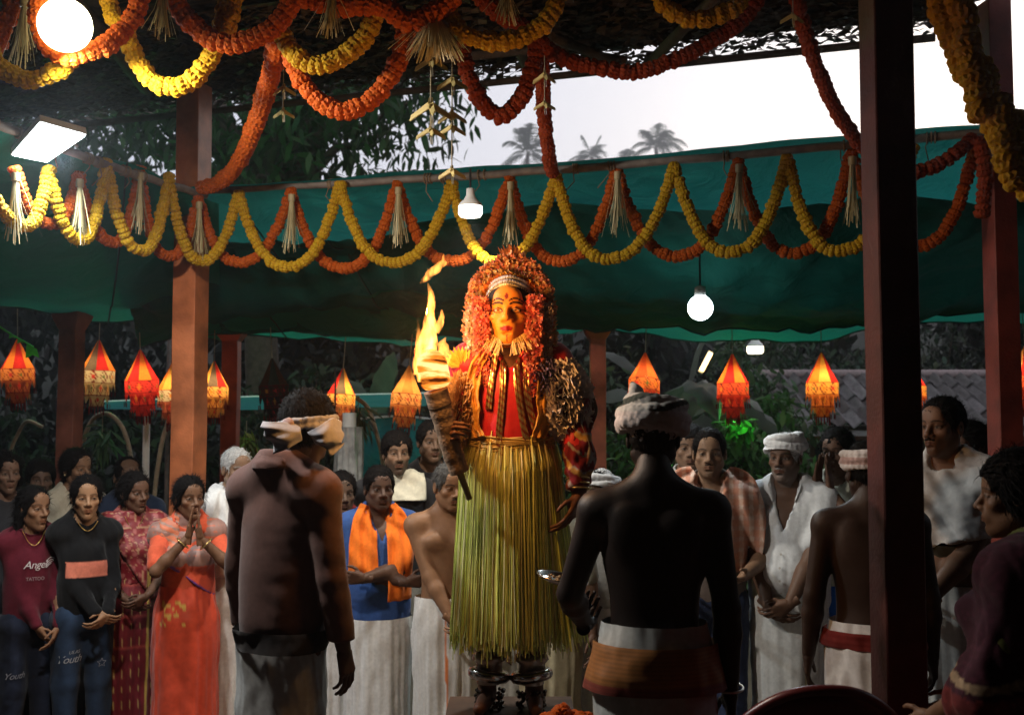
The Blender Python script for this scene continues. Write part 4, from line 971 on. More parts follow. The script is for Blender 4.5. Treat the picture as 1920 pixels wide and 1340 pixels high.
garland('orange strand dangling beside the edge post', [P(1836, 265, 4.85), P(1846, 320, 4.85), P(1842, 400, 4.85)], 'r', .034, 'orange swags along the rail')

# straw tassels ----------------------------------------------------
def tassel(label, top, length, spread, n, seed, loosen=.35, group='straw tassels between the swags', name='straw_tassel'):
    rs = np.random.RandomState(seed); t = empty(name, top, 0, label, 'tassel', group); mb = MB(); mb.tube([(0, 0, .01), (0, 0, -.03)], .012 + spread * .15, 7, col=(.35, .27, .14)); mb.build('binding', STRAW, t); mb = MB()
    for k in range(n):
        a = rs.rand() * 6.28; r = spread * math.sqrt(rs.rand()); L = length * (1 - loosen * rs.rand()); far = 1 + (1.5 * (rs.rand() < .08))
        pts = [(math.cos(a) * .01, math.sin(a) * .01, 0), (math.cos(a) * r * .5 * far, math.sin(a) * r * .5, -L * .5), (math.cos(a) * r * far + .01 * rs.randn(), math.sin(a) * r, -L)]
        p = np.array(pts); w_ = np.array((math.cos(a + 1.57), math.sin(a + 1.57), 0)) * .0022; V = np.vstack([p - w_, p + w_]); mb.add(V, [[0, 3, 4, 1], [1, 4, 5, 2]], np.array((.46, .38, .20)) * (.65 + .6 * rs.rand()))
    mb.build('straw', STRAW, t, kind='stuff')
for i, (u, v) in enumerate(OP[:10]):
    tassel('straw tassel hanging from the rail, %s one counted from the floodlight side' % ordn[i], P(u + 2, v + 10, rail_d(u) - .05), .33, .05, 46, 200 + i)
for i, (u, v, L, lb) in enumerate(((48, 0, .27, 'straw tassel left of the glaring warm lamp'), (305, -20, .2, 'straw tassel right of the glaring warm lamp'), (622, -25, .2, 'straw tassel above the upper middle yellow swag'), (950, -30, .16, 'straw tassel above the top yellow swag'))):
    tassel(lb, P(u, v, 4.05), L, .055, 42, 230 + i, group='straw tassels under the roof')
tassel('broad straw bunch hanging from the roof over the leaf ornaments', P(815, 20, 4.2), .19, .13, 240, 240, .3, group='straw tassels under the roof', name='straw_bunch')
# folded palm-leaf birds on threads
def leaf_birds(label, u, v0, d, items, seed):
    rs = np.random.RandomState(seed); a = P(u, v0, d); t = empty('palm_leaf_mobile', a, 0, label, 'ornament', 'folded palm-leaf strings'); bot = P(u, items[-1][0] + 15, d)
    MB().tube([(0, 0, 0), (0, 0, bot.z - a.z)], .0025, 4).build('thread', CORD, t)
    for (v, sz) in items:
        z = P(u, v, d).z - a.z; mb = MB(); s_ = sz / FPX * d; yaw = rs.rand() * 3
        def blade(ang, el, L, w_):
            dd = np.array((math.cos(ang) * math.cos(el), math.sin(ang) * math.cos(el), math.sin(el))); sd_ = np.array((-math.sin(ang) * .3, .3, .9)); sd_ = sd_ - dd * (sd_ @ dd); sd_ /= np.linalg.norm(sd_)
            o_ = np.array((0, 0, z)); n_ = np.cross(dd, sd_) * .003
            for q in (n_, -n_): mb.add([o_ - sd_ * w_ + q, o_ + sd_ * w_ + q, o_ + dd * L + sd_ * w_ * .7 + q, o_ + dd * L * 1.15 - sd_ * w_ * .6 + q], [[0, 1, 2, 3]], np.array((.52, .42, .17)) * (.75 + .4 * rs.rand()))
        blade(.3 + yaw * .1, R(-25), s_, s_ * .16); blade(PI - .3 - yaw * .1, R(-25), s_, s_ * .16); blade(.1, R(-85), s_ * .9, s_ * .2); blade(-1.2, R(-50), s_ * .6, s_ * .15); blade(PI / 2, R(60), s_ * .35, s_ * .12)
        mb.build('leaf_bird', STRAW, t, smooth=False)
leaf_birds('string of large folded palm-leaf birds under the straw bunch', 808, 70, 4.3, [(112, 34), (198, 46), (245, 30)], 1)
leaf_birds('longer string of small folded palm-leaf birds reaching the rail', 848, 60, 4.35, [(150, 32), (215, 30), (240, 28), (322, 28)], 2)
leaf_birds('faint palm-leaf string in front of the mango leaves', 532, 100, 4.6, [(165, 24), (210, 22)], 3)
leaf_birds('palm-leaf string beside the falling red strand', 1021, 105, 4.4, [(140, 26), (195, 22)], 4)
leaf_birds('palm-leaf folds near the roof beside the slanting red garland', 1486, -20, 4.15, [(30, 24)], 5)

# ------------------------------------------------------------------ cloth lanterns
LANT = pmat('lantern_cloth', vcol=True, rough=.8, spec=.1, noise=.12, nscale=60, trans=.72)
BULB = emat('bulb_glow', (1.0, .72, .38), 9.0)
def lantern(label, u, v0, d, wpx, cols, band, low, lit=1.0, seed=0):
    rs = np.random.RandomState(seed); top = P(u, v0, d); k = wpx / FPX * d / 2; t = empty('cloth_lantern', top, rs.rand() * 6, label, 'lantern', 'hanging cloth lanterns'); t.rotation_euler[0] = .06 * rs.randn(); t.rotation_euler[1] = .05 * rs.randn(); lit *= rs.uniform(.75, 1.35); n = 8; hc = k * 1.95
    cols = [np.array(c) for c in cols]
    for i in range(n):
        a0, a1 = i * 2 * PI / n, (i + 1) * 2 * PI / n; V = []
        for s_ in np.linspace(.06, 1, 6):
            for q in (0, .5, 1):
                a = a0 + (a1 - a0) * q; r = k * s_ * (1 - .05 * math.sin(PI * s_)) * (1 if q != .5 else .965); V.append((r * math.cos(a), r * math.sin(a), -hc * s_))
        mesh_np('roof_panel', np.array(V), grid_faces(6, 3), LANT, t, np.tile(cols[i % len(cols)], (18, 1)) * (.9 + .2 * rs.rand(18, 1)))
    MB().tube([(0, 0, .22), (0, 0, -.03)], .0035, 5).build('hanger', CORD, t)
    def ring(name, r, z0, z1, base, alt, mot, nm):
        N, M = 64, 11; a = np.arange(N) * 2 * PI / N; z = np.linspace(z0, z1, M); A, Z = np.meshgrid(a, z); rr = r * (1 + .012 * np.sin(A * 8)); V = np.stack([rr * np.cos(A), rr * np.sin(A), Z], -1).reshape(-1, 3)
        u_ = (A / (2 * PI) * nm) % 1 - .5; v_ = (Z - z0) / (z1 - z0) - .5; dm = np.abs(u_) * 1.1 + np.abs(v_) * .9; c = np.tile(np.array(base, float), (N * M, 1)); cell = (np.floor(A / (2 * PI) * nm).astype(int)).ravel()
        c[(np.abs(dm - .42) < .06).ravel()] = mot; inner = (dm < .20).ravel(); c[inner] = np.array([np.array(alt[q % len(alt)]) for q in cell[inner]]) if inner.any() else c[inner]
        c[(np.abs(v_) > .44).ravel()] = mot; return mesh_np(name, V, grid_faces(M, N, True), LANT, t, c)
    def valance(r, z, h, m, base, edge):
        mb = MB()
        for i in range(m):
            a0, a1 = i * 2 * PI / m, (i + 1) * 2 * PI / m; am = (a0 + a1) / 2; p = lambda a, zz, f=1.0: (r * f * math.cos(a), r * f * math.sin(a), zz)
            mb.add([p(a0, z), p(a1, z), p(am, z - h, 1.05), p((a0 + am) / 2, z - h * .45, 1.03), p((a1 + am) / 2, z - h * .45, 1.03)], [[0, 1, 2]], np.array(base) * (.85 + .3 * rs.rand())); 
            mb.tube([p(am, z - h, 1.05), p(am, z - h - .035, 1.05)], .003, 4, col=edge)
        return mb.build('valance', LANT, t, smooth=False)
    dk = np.array((.16, .02, .02)); h1 = k * .78; z = -hc
    ring('band', k * .98, z, z - h1, band, [(.5, .04, .04), (.10, .16, .05), (.55, .22, .03)], dk, 10); valance(k * 1.0, z - h1 + .002, k * .52, 14, low, dk); z -= h1
    ring('tier', k * .68, z + .02, z - h1 * .95, low, [(.5, .03, .03), (.45, .2, .03), (.08, .10, .05)], dk, 8); valance(k * .72, z - h1 * .95, k * .48, 10, np.array(low) * .8, dk); z -= h1 * .95
    ring('tier', k * .42, z + .02, z - h1 * .85, np.array(low) * .8, [(.4, .03, .03)], dk, 6); z -= h1 * .85
    mb = MB()
    for i in range(14):
        a = i * 2 * PI / 14; mb.tube([(k * .42 * math.cos(a), k * .42 * math.sin(a), z), (k * .42 * math.cos(a), k * .42 * math.sin(a), z - k * (.3 + .25 * rs.rand()))], .004, 4, col=dk * (1 + rs.rand()))
    mb.build('fringe', LANT, t)
    if lit > 0:
        f = MB().lathe([(.001, .03), (.012, .025), (.018, .008), (.014, -.01), (.006, -.02), (.001, -.022)], 12, (0, 0, -hc * .88)); f.build('bulb', BULB, t)
        l = bpy.data.lights.new('lantern_light', 'POINT'); l.energy = 2.1 * lit; l.color = (1.0, .62, .28); l.shadow_soft_size = .02; lo = bpy.data.objects.new('lantern_light', l); COL.objects.link(lo); lo.parent = t; lo.location = (0, 0, -hc * .95)
    return t
r_, o_, y_, g_, w2 = (.55, .03, .03), (.75, .24, .04), (.85, .48, .10), (.16, .13, .10), (.62, .52, .34)
lantern('washed-out orange and red lantern at the far edge by the bunting', 33, 632, 7.4, 60, [o_, r_], (.6, .25, .08), (.4, .12, .05), .7, 1)
lantern('lantern with red and orange roof and pale dotted band next to the flared post', 186, 634, 7.8, 62, [r_, o_, g_], (.55, .55, .40), (.50, .44, .25), .8, 2)
lantern('all red lantern with diamond bands, first to the right of the pale dotted one', 263, 652, 7.9, 62, [o_, r_], (.60, .05, .04), (.55, .04, .03), 1.2, 3)
lantern('lantern half hidden behind the orange-brown post', 325, 674, 8.0, 58, [y_, o_], (.5, .48, .35), (.45, .14, .08), 1.0, 4)
lantern('lantern with pale, red and dark roof panels beside the thin orange-red post', 402, 674, 7.9, 53, [y_, g_, r_], (.72, .42, .12), (.55, .28, .07), 1.0, 5)
lantern('unlit dark lantern above the man in the brown jacket', 510, 668, 8.0, 56, [(.10, .05, .03), (.05, .06, .04)], (.06, .04, .03), (.05, .03, .03), 0, 6)
lantern('orange lantern with dark diamonds over the jacketed man\'s shoulder', 644, 687, 7.9, 54, [y_, r_, g_], (.75, .45, .12), (.6, .25, .08), 1.1, 7)
lantern('plain orange lantern partly behind the torch', 768, 682, 7.9, 58, [(.8, .42, .12), (.75, .30, .08)], (.75, .40, .14), (.7, .28, .08), 1.3, 8)
lantern('orange-red lantern above the grey striped turban', 1210, 658, 7.9, 60, [(.75, .20, .05), (.7, .12, .04)], (.72, .22, .06), (.65, .10, .04), 1.3, 9)
lantern('red lantern over the man with the checked shawl', 1373, 660, 7.9, 60, [o_, r_], (.62, .10, .04), (.5, .04, .02), 1.1, 10)
lantern('orange and yellow lantern over the white-turbaned man', 1540, 658, 7.9, 60, [o_, y_, r_], (.75, .38, .08), (.65, .22, .05), 1.1, 11)
lantern('lantern mostly hidden behind the maroon post', 1706, 674, 7.9, 52, [y_, r_], (.7, .32, .07), (.6, .15, .04), 1.0, 12)
lantern('lantern peeking out beyond the edge post', 1921, 646, 7.4, 60, [(.85, .5, .2), r_], (.62, .12, .05), (.5, .06, .03), 1.0, 13)

# ------------------------------------------------------------------ lamps
def plight(parent, loc, e, col, size, typ='POINT', rot=None):
    l = bpy.data.lights.new('lamp_light', typ); l.energy = e; l.color = col
    if typ == 'AREA': l.shape = 'RECTANGLE'; l.size, l.size_y = size
    else: l.shadow_soft_size = size
    o = bpy.data.objects.new('lamp_light', l); COL.objects.link(o); o.parent = parent; o.location = loc
    if rot is not None: o.rotation_euler = rot
    return o
def hat_bulb(label, u, v, d, wpx, glow, e, col, hang=.25):
    """LED lamp: finned neck and flat round diffuser, hanging by its cable"""
    c = P(u, v, d); k = wpx / FPX * d / 2; t = empty('led_bulb', c, 0, label, 'lamp'); MB().lathe([(.001, k * 1.9), (k * .34, k * 1.85), (k * .36, k * 1.3), (k * .55, k * .95), (k * .95, k * .55), (k * 1.0, k * .35)], 24).build('housing', WHITEP, t)
    MB().lathe([(k * .99, k * .34), (k * 1.0, -k * .25), (k * .85, -k * .5), (.001, -k * .55)], 24).build('diffuser', glow, t); MB().tube([(0, 0, k * 1.85), (0, 0, k * 1.9 + hang)], .006, 5).build('cable', pmat('black_cable', (.01, .01, .01), rough=.6), t)
    if e:
        l = plight(t, (0, 0, -k * .7), e, col, k * .7, 'SPOT', (0, 0, 0)); l.data.spot_size = R(150); l.data.spot_blend = .6
    return t
hat_bulb('lit LED bulb hanging from the rail above the dancer', 882, 395, 5.42, 45, emat('glow_white', (1, .93, .8), 7), 115, (1, .92, .78), .1)
c = P(1313, 577, 6.1); t = empty('led_bulb', c, 0, 'bright white round LED bulb under the dark awning', 'lamp'); MB().lathe([(.001, -.072)] + [(.072 * math.sin(a), -.072 * math.cos(a)) for a in np.linspace(.2, 2.7, 14)], 26).build('diffuser', emat('glow_cool', (.82, .95, 1), 16), t)
MB().lathe([(.034, .068), (.03, .12), (.001, .13)], 16).build('housing', WHITEP, t); MB().tube([(0, 0, .12), (0, 0, .6)], .006, 5).build('cable', pmat('black_cable', (.01, .01, .01), rough=.6), t); l = plight(t, (0, -.05, -.1), 30, (.80, .93, 1), .06, 'SPOT', (0, 0, 0)); l.data.spot_size = R(165); l.data.spot_blend = .5
hat_bulb('small warm lamp far back over the garden', 1416, 655, 9.5, 31, emat('glow_warm', (1, .85, .6), 5), 3, (1, .85, .6), .1)
hat_bulb('tiny bright bulb beside the jacketed man\'s headscarf', 628, 788, 7.0, 13, emat('glow_tiny', (1, .95, .85), 26), 2.5, (1, .95, .85), .3)
# round warm lamp under the roof
c = P(122, 48, 3.86); t = empty('globe_lamp', c, 0, 'glaring round warm lamp wrapped in orange marigolds', 'lamp')
MB().lathe([(.001, -.095)] + [(.095 * math.sin(a), -.095 * math.cos(a)) for a in np.linspace(.2, 2.8, 14)] + [(.03, .10), (.03, .16), (.001, .16)], 28).build('globe', emat('glow_globe', (1, .86, .55), 10), t)
MB().tube([(0, 0, .15), (0, 0, .9)], .006, 5).build('cable', pmat('black_cable', (.01, .01, .01)), t); l = plight(t, (0, .02, -.13), 195, (1, .93, .84), .08, 'SPOT', (R(46), 0, R(-38))); l.data.spot_size = R(140); l.data.spot_blend = .5
# LED floodlight on the side rail
q4 = [P(24, 291, 5.04), P(88, 304, 5.14), P(159, 255, 4.98), P(76, 232, 4.88)]; c = (q4[0] + q4[1] + q4[2] + q4[3]) / 4; nrm = (q4[1] - q4[0]).cross(q4[3] - q4[0]).normalized()
if nrm.y > 0: nrm = -nrm
t = empty('floodlight', c, 0, 'white LED floodlight panel tilted down on the side rail', 'lamp')
V = np.array([tuple((p - c) * f - nrm * dz) for f, dz in ((1.0, .0), (1.06, .006), (1.04, .045)) for p in q4]); MB().add(V[4:], [[0, 1, 5, 4], [1, 2, 6, 5], [2, 3, 7, 6], [3, 0, 4, 7], [4, 5, 6, 7], [0, 1, 2, 3]]).build('housing', WHITEP, t, smooth=False)
MB().add(V[:4] + np.array(nrm) * .002, [[0, 1, 2, 3]]).build('panel', emat('glow_flood', (.86, .96, 1), 40), t, smooth=False)
e1 = np.array((q4[1] - q4[0])) * .5; MB().tube([e1, e1 - np.array(nrm) * .09, np.array((.03, .05, .10)), np.array((.10, .12, .02))], .008, 6).build('bracket', PIPE, t)
l = plight(t, tuple(nrm * .03), 36, (.84, .95, 1), (.22, .12), 'AREA'); l.rotation_euler = nrm.to_track_quat('-Z', 'Y').to_euler() if False else (-nrm).to_track_quat('Z', 'Y').to_euler()
# slanting tube lamp
c = P(1324, 678, 9.0); t = empty('tube_lamp', c, 0, 'short slanting orange tube lamp above the banana plant', 'lamp'); t.rotation_euler = (0, R(28), 0)
MB().tube([(0, 0, -.085), (0, 0, .085)], .020, 10).build('tube', emat('glow_tube', (1, .62, .25), 6), t); MB().box((.0, .03, 0), (.02, .012, .10)).build('fitting', WHITEP, t, smooth=False)
# green string lights in the shrubs
for i, (u, v, d, e, lb) in enumerate(((1384, 800, 8.8, 5, 'cluster of green string lights in the shrub under the red lantern'), (1268, 885, 8.0, 1.5, 'green string lights glimpsed beside the striped turban'))):
    rs = np.random.RandomState(60 + i); c = P(u, v, d); t = empty('string_lights', c, 0, lb, 'string lights'); pts = np.cumsum(rs.randn(9, 3) * np.array((.03, .02, .05)), 0); pts -= pts.mean(0); MB().tube(spline(pts, 30), .003, 4).build('wire', pmat('green_wire', (.01, .05, .02)), t)
    for q in pts: MB().lathe([(.001, -.012), (.009, -.006), (.009, .006), (.001, .012)], 8, q).build('bulb', emat('glow_green', (.12, 1, .12), 5), t)
    plight(t, (0, -.25, .1), e, (.12, 1, .15), .05)
    if i == 0:
        V, f3, f4, C = foliage([pts[j] + np.array((0, -.02, 0)) for j in range(9)], [.09] * 9, 22, .10, .04, (.06, .16, .03), rs); mesh_np('sprig', V, [f3, f4], LEAF, t, C, smooth=False)
p = P(505, 215, 11.0); t = empty('green_spotlight', p + Vector((-.6, -1.2, -1.6)), 0, 'green garden spotlight aimed up into the mango tree', 'lamp'); MB().lathe([(.001, -.06), (.05, -.05), (.07, .05)], 16).build('housing', PIPE, t); MB().lathe([(.001, .045), (.068, .048)], 16).build('lens', emat('glow_green2', (.1, 1, .2), 3), t)
MB().tube([(0, 0, -.06), (0, 0, -(p.z - 1.6) - GO)], .02, 6).build('pole', PIPE, t); plight(t, (0, 0, .12), 75, (.10, 1, .22), .05)
# small red indicator lamp far behind the cream shirt
c = P(1540, 903, 6.6); t = empty('red_lamp', c, 0, 'tiny red lamp between the white-turbaned man and the praying person', 'lamp'); MB().lathe([(.001, -.02), (.016, -.012), (.018, .004), (.001, .018)], 12).build('lens', emat('glow_red', (1, .06, .03), 8), t); MB().tube([(0, 0, -.02), (0, .0, c.z * -1 + GO)], .008, 6).build('stand', PIPE, t)

# ------------------------------------------------------------------ yard things behind the crowd
def arch(label, pts, d, r=.018, col=(.32, .27, .19)):
    p = [P(u, v, d) for u, v in pts]; t = empty('bamboo_hoop', p[0], 0, label, 'hoop', 'bent bamboo hoops'); MB().tube(spline([q - p[0] for q in p], 30), r, 7, col=col).build('cane', pmat('bamboo', vcol=True, rough=.6, noise=.3, nscale=20), t)
arch('bent bamboo hoop with a leaf bunch, under the pale dotted lantern', [(150, 1000), (152, 860), (168, 795), (195, 775), (222, 790), (240, 830), (250, 900), (252, 1010)], 8.2)
arch('bamboo hoop leaning past the orange-brown post', [(284, 990), (295, 880), (312, 800), (340, 762), (368, 800), (378, 870), (382, 1000)], 8.2)
arch('pale bamboo hoop behind the girls at the far edge', [(-30, 1000), (15, 860), (30, 820), (50, 790), (80, 800)], 8.0, .014)
arch('bamboo cane leaning over the teal tarpaulin', [(668, 745), (690, 765), (705, 810), (718, 870), (722, 990)], 8.3)
def pole(label, u, v0, d, r, mat): 
    x, y = G(u, d); z = P(u, v0, d).z; t = empty('pole', (x, y, GO), 0, label, 'pole'); MB().tube([(0, 0, 0), (0, 0, (z - GO) * .5), (0, 0, z - GO)], r, 10).build('shaft', mat, t); MB().lathe([(r * 1.25, 0), (r * 1.25, .03), (.001, .035)], 10, (0, 0, z - GO - .02)).build('cap', mat, t)
pole('white plastic pole under the red lantern', 275, 748, 8.4, .028, WHITEP)
pole('thin pale pole beside the unlit lantern', 492, 850, 8.4, .012, pmat('bamboo2', (.3, .25, .15), rough=.7))
def tarp(label, pts, thick=.0, seed=0):
    """hung sheet: rows of world points"""
    g = np.array([[tuple(p) for p in row] for row in pts], float); m, n = 20, 40
    rows = np.stack([spline(r, n) for r in g]); V = np.stack([spline(rows[:, j], m) for j in range(n)], 1).reshape(-1, 3); V += .03 * wob(V, 5, seed)[:, None] * np.array((.2, 1, .4)); t = empty('teal_tarpaulin', tuple(V[0]), 0, label, 'tarpaulin'); mesh_np('sheet', V - V[0], grid_faces(m, n), TARP, t)
    MB().tube(V.reshape(m, n, 3)[0] - V[0], .012, 6).build('ridge_pole', WHITEP, t)
tarp('low teal tarpaulin roof behind the lanterns', [[P(195, 752, 10.5), P(330, 748, 10.5), P(600, 742, 10.5), P(800, 738, 10.5)], [P(195, 768, 9.4), P(330, 769, 9.4), P(500, 767, 9.4), P(800, 760, 9.5)]], seed=1)
tarp('teal tarpaulin tent side behind the bearded man', [[P(600, 800, 9.8), P(680, 784, 9.6), P(760, 780, 9.6), P(840, 790, 9.6)], [P(640, 880, 9.5), P(700, 870, 9.3), P(780, 880, 9.3), P(850, 880, 9.3)], [P(660, 1010, 9.4), P(720, 1010, 9.1), P(790, 1010, 9.1), P(860, 1010, 9.2)]], seed=2)
# plastic-wrapped column
x, y = G(655, 7.6); t = empty('wrapped_column', (x, y, GO), 0, 'column wrapped in wrinkled clear plastic behind the jacketed man', 'column'); A, Z = np.meshgrid(np.arange(48) * 2 * PI / 48, np.linspace(0, P(655, 800, 7.6).z - GO, 40)); rr = .09 + .02 * (1 - Z / Z.max()) + .010 * np.sin(A * 9 + Z * 4 + 2 * np.sin(Z * 3)) + .007 * np.sin(A * 17 - Z * 7)
mesh_np('wrap', np.stack([rr * np.cos(A), rr * np.sin(A), Z], -1).reshape(-1, 3), grid_faces(40, 48, True), pmat('clear_wrap', (.35, .35, .34), rough=.18, spec=.8, noise=.4, nscale=15), t); MB().tube([(0, 0, 0), (0, 0, Z.max() + .1)], .05, 10).build('core', WHITEP, t)
# leaf bunches hung on hoop and cane
for i, (u, v, d, c, lb) in enumerate(((192, 805, 8.1, (.06, .12, .06), 'bunch of narrow green leaves hung on the bamboo hoop'), (672, 770, 8.2, (.07, .10, .06), 'drooping leaf bunch beside the orange diamond lantern'), (462, 815, 9.0, (.16, .19, .03), 'yellow-green leaf tuft behind the thin orange-red post'))):
    p = P(u, v, d); t = empty('leaf_bunch', p, 0, lb, 'leaves'); rs = np.random.RandomState(90 + i); V, f3, f4, C = foliage([(0, 0, 0), (.03, 0, -.08), (-.05, 0, -.04)], [.07, .07, .06], 34, .18, .022, c, rs, 1.0); mesh_np('leaves', V, [f3, f4], LEAF, t, C, smooth=False); MB().tube([(0, 0, .12), (0, 0, -.05)], .004, 4).build('string', CORD, t)
# green bunting
a, b = P(-30, 592, 6.6), P(62, 650, 7.0); t = empty('bunting', a, 0, 'bright green paper bunting on a green cord at the far edge', 'bunting'); MB().tube([(0, 0, 0), tuple((b - a) * .5 + Vector((0, 0, -.01))), tuple(b - a)], .006, 5).build('cord', pmat('green_cord', (.10, .5, .06), rough=.6), t)
for q, sz in ((.55, .035), (.72, .035), (.97, .085)):
    p = np.array((b - a) * q); mb = MB()
    for dy in (-.001, .001): mb.add(p + np.array([(-sz * .4, dy, .01), (sz * .4, dy, -.02), (sz * .55, dy + .01, -sz * .9), (.1 * sz, dy, -sz * .7), (-sz * .45, dy, -sz * .95)]), [[0, 1, 2], [0, 2, 3], [0, 3, 4]])
    mb.build('flag', pmat('green_paper', (.16, .62, .10), rough=.7, trans=.5), t, smooth=False)

# ------------------------------------------------------------------ the crowd
def K(c): 
    c = np.array(c, float); return lambda V, A, T: np.tile(c, (len(V), 1))
def dhoti_col(base, border, where=-1.3, w_=.05, hem=None):
    b = np.array(base, float); e = np.array(border, float)
    def f(V, A, T):
        c = np.tile(b, (len(V), 1)) * (1 + .05 * np.sin(A * 40))[:, None]; m = np.abs(np.angle(np.exp(1j * (A - where - .12 * T)))) < w_; c[m] = e
        if hem is not None: c[T > .965] = hem
        return c
    return f
WHT = (.72, .71, .69)
CLASP = lambda z=.49, y=-.125, x=0.0: {'a': dict(to=(x - .028, y, z), dir=(.75, -.25, -.55), thumb=(.2, -.4, .9), hand='soft', pole=(-.8, .5, -.2)), 'b': dict(to=(x + .030, y - .02, z + .012), dir=(-.75, -.25, -.5), thumb=(-.2, -.4, .9), hand='soft', pole=(.8, .5, -.2))}
def put_text(pn, txt, x, z, size, field, col, shear=.3, sx=1.0, off=.004, name='print'):
    cu = bpy.data.curves.new('t', 'FONT'); cu.body = txt; cu.size = size; cu.shear = shear; cu.align_x = 'CENTER'; cu.resolution_u = 3; cu.space_character = .92; cu.offset = .0
    ob = bpy.data.objects.new('t', cu); COL.objects.link(ob); dg = bpy.context.evaluated_depsgraph_get(); me = bpy.data.meshes.new_from_object(ob.evaluated_get(dg)); COL.objects.unlink(ob)
    bm = bmesh.new(); bm.from_mesh(me); bmesh.ops.triangulate(bm, faces=bm.faces[:]); bm.verts.ensure_lookup_table(); V = np.array([v.co[:] for v in bm.verts]); F = np.array([[v.index for v in f.verts] for f in bm.faces]); bm.free()
    shapes_on(pn, [(V[:, 0] * sx + x, V[:, 1] + z, F)], field, col, off, name)
def shapes_on(pn, shp, field, col, off=.004, name='print'):
    dm = field.front(-1); mb = MB()
    for X, Z, F in shp:
        X = np.asarray(X, float); Z = np.asarray(Z, float); i = np.clip(((X - field.lo[0]) / field.h), 0, dm.shape[0] - 2); j = np.clip(((Z - field.lo[2]) / field.h), 0, dm.shape[1] - 2); i0 = i.astype(int); j0 = j.astype(int); u = i - i0; v = j - j0
        y = dm[i0, j0] * (1 - u) * (1 - v) + dm[i0 + 1, j0] * u * (1 - v) + dm[i0, j0 + 1] * (1 - u) * v + dm[i0 + 1, j0 + 1] * u * v; y = np.where(np.isnan(y), np.nanmean(y), y)
        mb.add(np.stack([X, y - off - .006, Z], 1), F)
    for c in mb.c: c[:] = col
    return mb.build(name, CLOTH, pn.root, smooth=False)
def stroke(pts, w_):
    p = np.array(pts, float); T = np.gradient(p, axis=0); N = np.stack([-T[:, 1], T[:, 0]], 1); N /= np.linalg.norm(N, axis=1, keepdims=True) + 1e-9; V = np.vstack([p + N * w_ / 2, p - N * w_ / 2]); n = len(p); i = np.arange(n - 1)
    F = np.vstack([np.stack([i, i + 1, i + n + 1], 1), np.stack([i, i + n + 1, i + n], 1)]); return V[:, 0], V[:, 1], F
def jeans(pn, col, g=.012, knee=True):
    B = pn.B; H = pn.H
    def fill(f):
        f.ell(np.array((0, .006, .51)) * H, np.array((.098, .072, .07)) * H + g, .05)
        for q in (-1, 1):
            f.cone(np.array((q * .050, .004, .50)) * H, np.array((q * .054, -.004, .285)) * H, .050 * H + g, .037 * H + g, .03); f.cone(np.array((q * .054, -.004, .285)) * H, np.array((q * .056, .012, .05)) * H, .037 * H + g, .034 * H + g, .02)
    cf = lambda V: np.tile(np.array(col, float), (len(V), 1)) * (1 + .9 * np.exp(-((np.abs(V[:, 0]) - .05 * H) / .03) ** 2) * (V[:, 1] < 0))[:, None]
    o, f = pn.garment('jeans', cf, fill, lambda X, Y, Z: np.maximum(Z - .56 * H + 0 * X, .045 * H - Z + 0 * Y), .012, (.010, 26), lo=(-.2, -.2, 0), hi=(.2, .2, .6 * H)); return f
def patch(parent, rows, col, name, mat=None, n=24, m=14, rip=.006, seed=0, thick=.004, colf=None, pl=.012):
    """free cloth patch through a grid of photograph pixels (u,v,d), stored in the parent's space"""
    g = np.array([[tuple(P(*p)) for p in row] for row in rows], float); r = np.stack([spline(x, n) for x in g]); V = np.stack([spline(r[:, j], m) for j in range(n)], 1).reshape(-1, 3)
    V = V + rip * wob(V, 30, seed)[:, None] * np.array((.3, 1, .5)); k = len(V); gi, gj = np.meshgrid(np.linspace(0, 1, m), np.linspace(0, 1, n), indexing='ij'); V = V + ((pl * np.sin(gi * 15 + 2 * gj) * gj).reshape(-1, 1)) * np.array((.2, 1, .3)); c, s_ = math.cos(-parent.rotation_euler[2]), math.sin(-parent.rotation_euler[2])
    W = np.vstack([V, V + np.array((0, thick, 0))]) - np.array(parent.location); W = W @ np.array([[c, s_, 0], [-s_, c, 0], [0, 0, 1]])
    F = grid_faces(m, n); ed = np.concatenate([np.arange(n), np.arange(1, m) * n + n - 1, (m - 1) * n + np.arange(n - 2, -1, -1), np.arange(m - 2, 0, -1) * n]); e2 = np.roll(ed, -1)
    cc = np.tile(np.array(col, float), (2 * k, 1)) if colf is None else np.vstack([colf(V)] * 2)
    return mesh_np(name, W, np.vstack([F, F[:, ::-1] + k, np.stack([ed, ed + k, e2 + k, e2], 1)]), mat or CLOTH, parent, cc)
def necklace(pn, r=.055, drop=.075, col=(.6, .4, .12), w_=.0022):
    f = pn.sf if hasattr(pn, 'sf') else pn.f; dm = f.front(-1); a = np.linspace(-1, 1, 22); X = a * r; Z = pn.H * .845 - drop * (1 - a ** 2); i = np.clip(((X - f.lo[0]) / f.h).astype(int), 0, dm.shape[0] - 1); j = np.clip(((Z - f.lo[2]) / f.h).astype(int), 0, dm.shape[1] - 1); y = dm[i, j]; y = np.where(np.isnan(y), -.03, y); y = np.minimum(y, -.02) - .012
    MB().tube(np.stack([X, y, Z], 1), w_, 5, col=col).build('necklace', GOLD, pn.root)
def bangle(pn, kk, col=(.6, .42, .15), t=.82, r=1.0):
    a = pn.B.arm[kk]; e, w_ = a['e'], a['w']; c = e + (w_ - e) * t; d = (w_ - e) / np.linalg.norm(w_ - e); n1 = np.cross(d, (0, 0, 1)); n1 /= np.linalg.norm(n1) + 1e-9; n2 = np.cross(d, n1); an = np.linspace(0, 2 * PI, 20)[:, None]
    MB().tube(c + .024 * pn.H * r * (np.cos(an) * n1 + np.sin(an) * n2), .0035, 6, col=col).build('bangle', GOLD, pn.root)
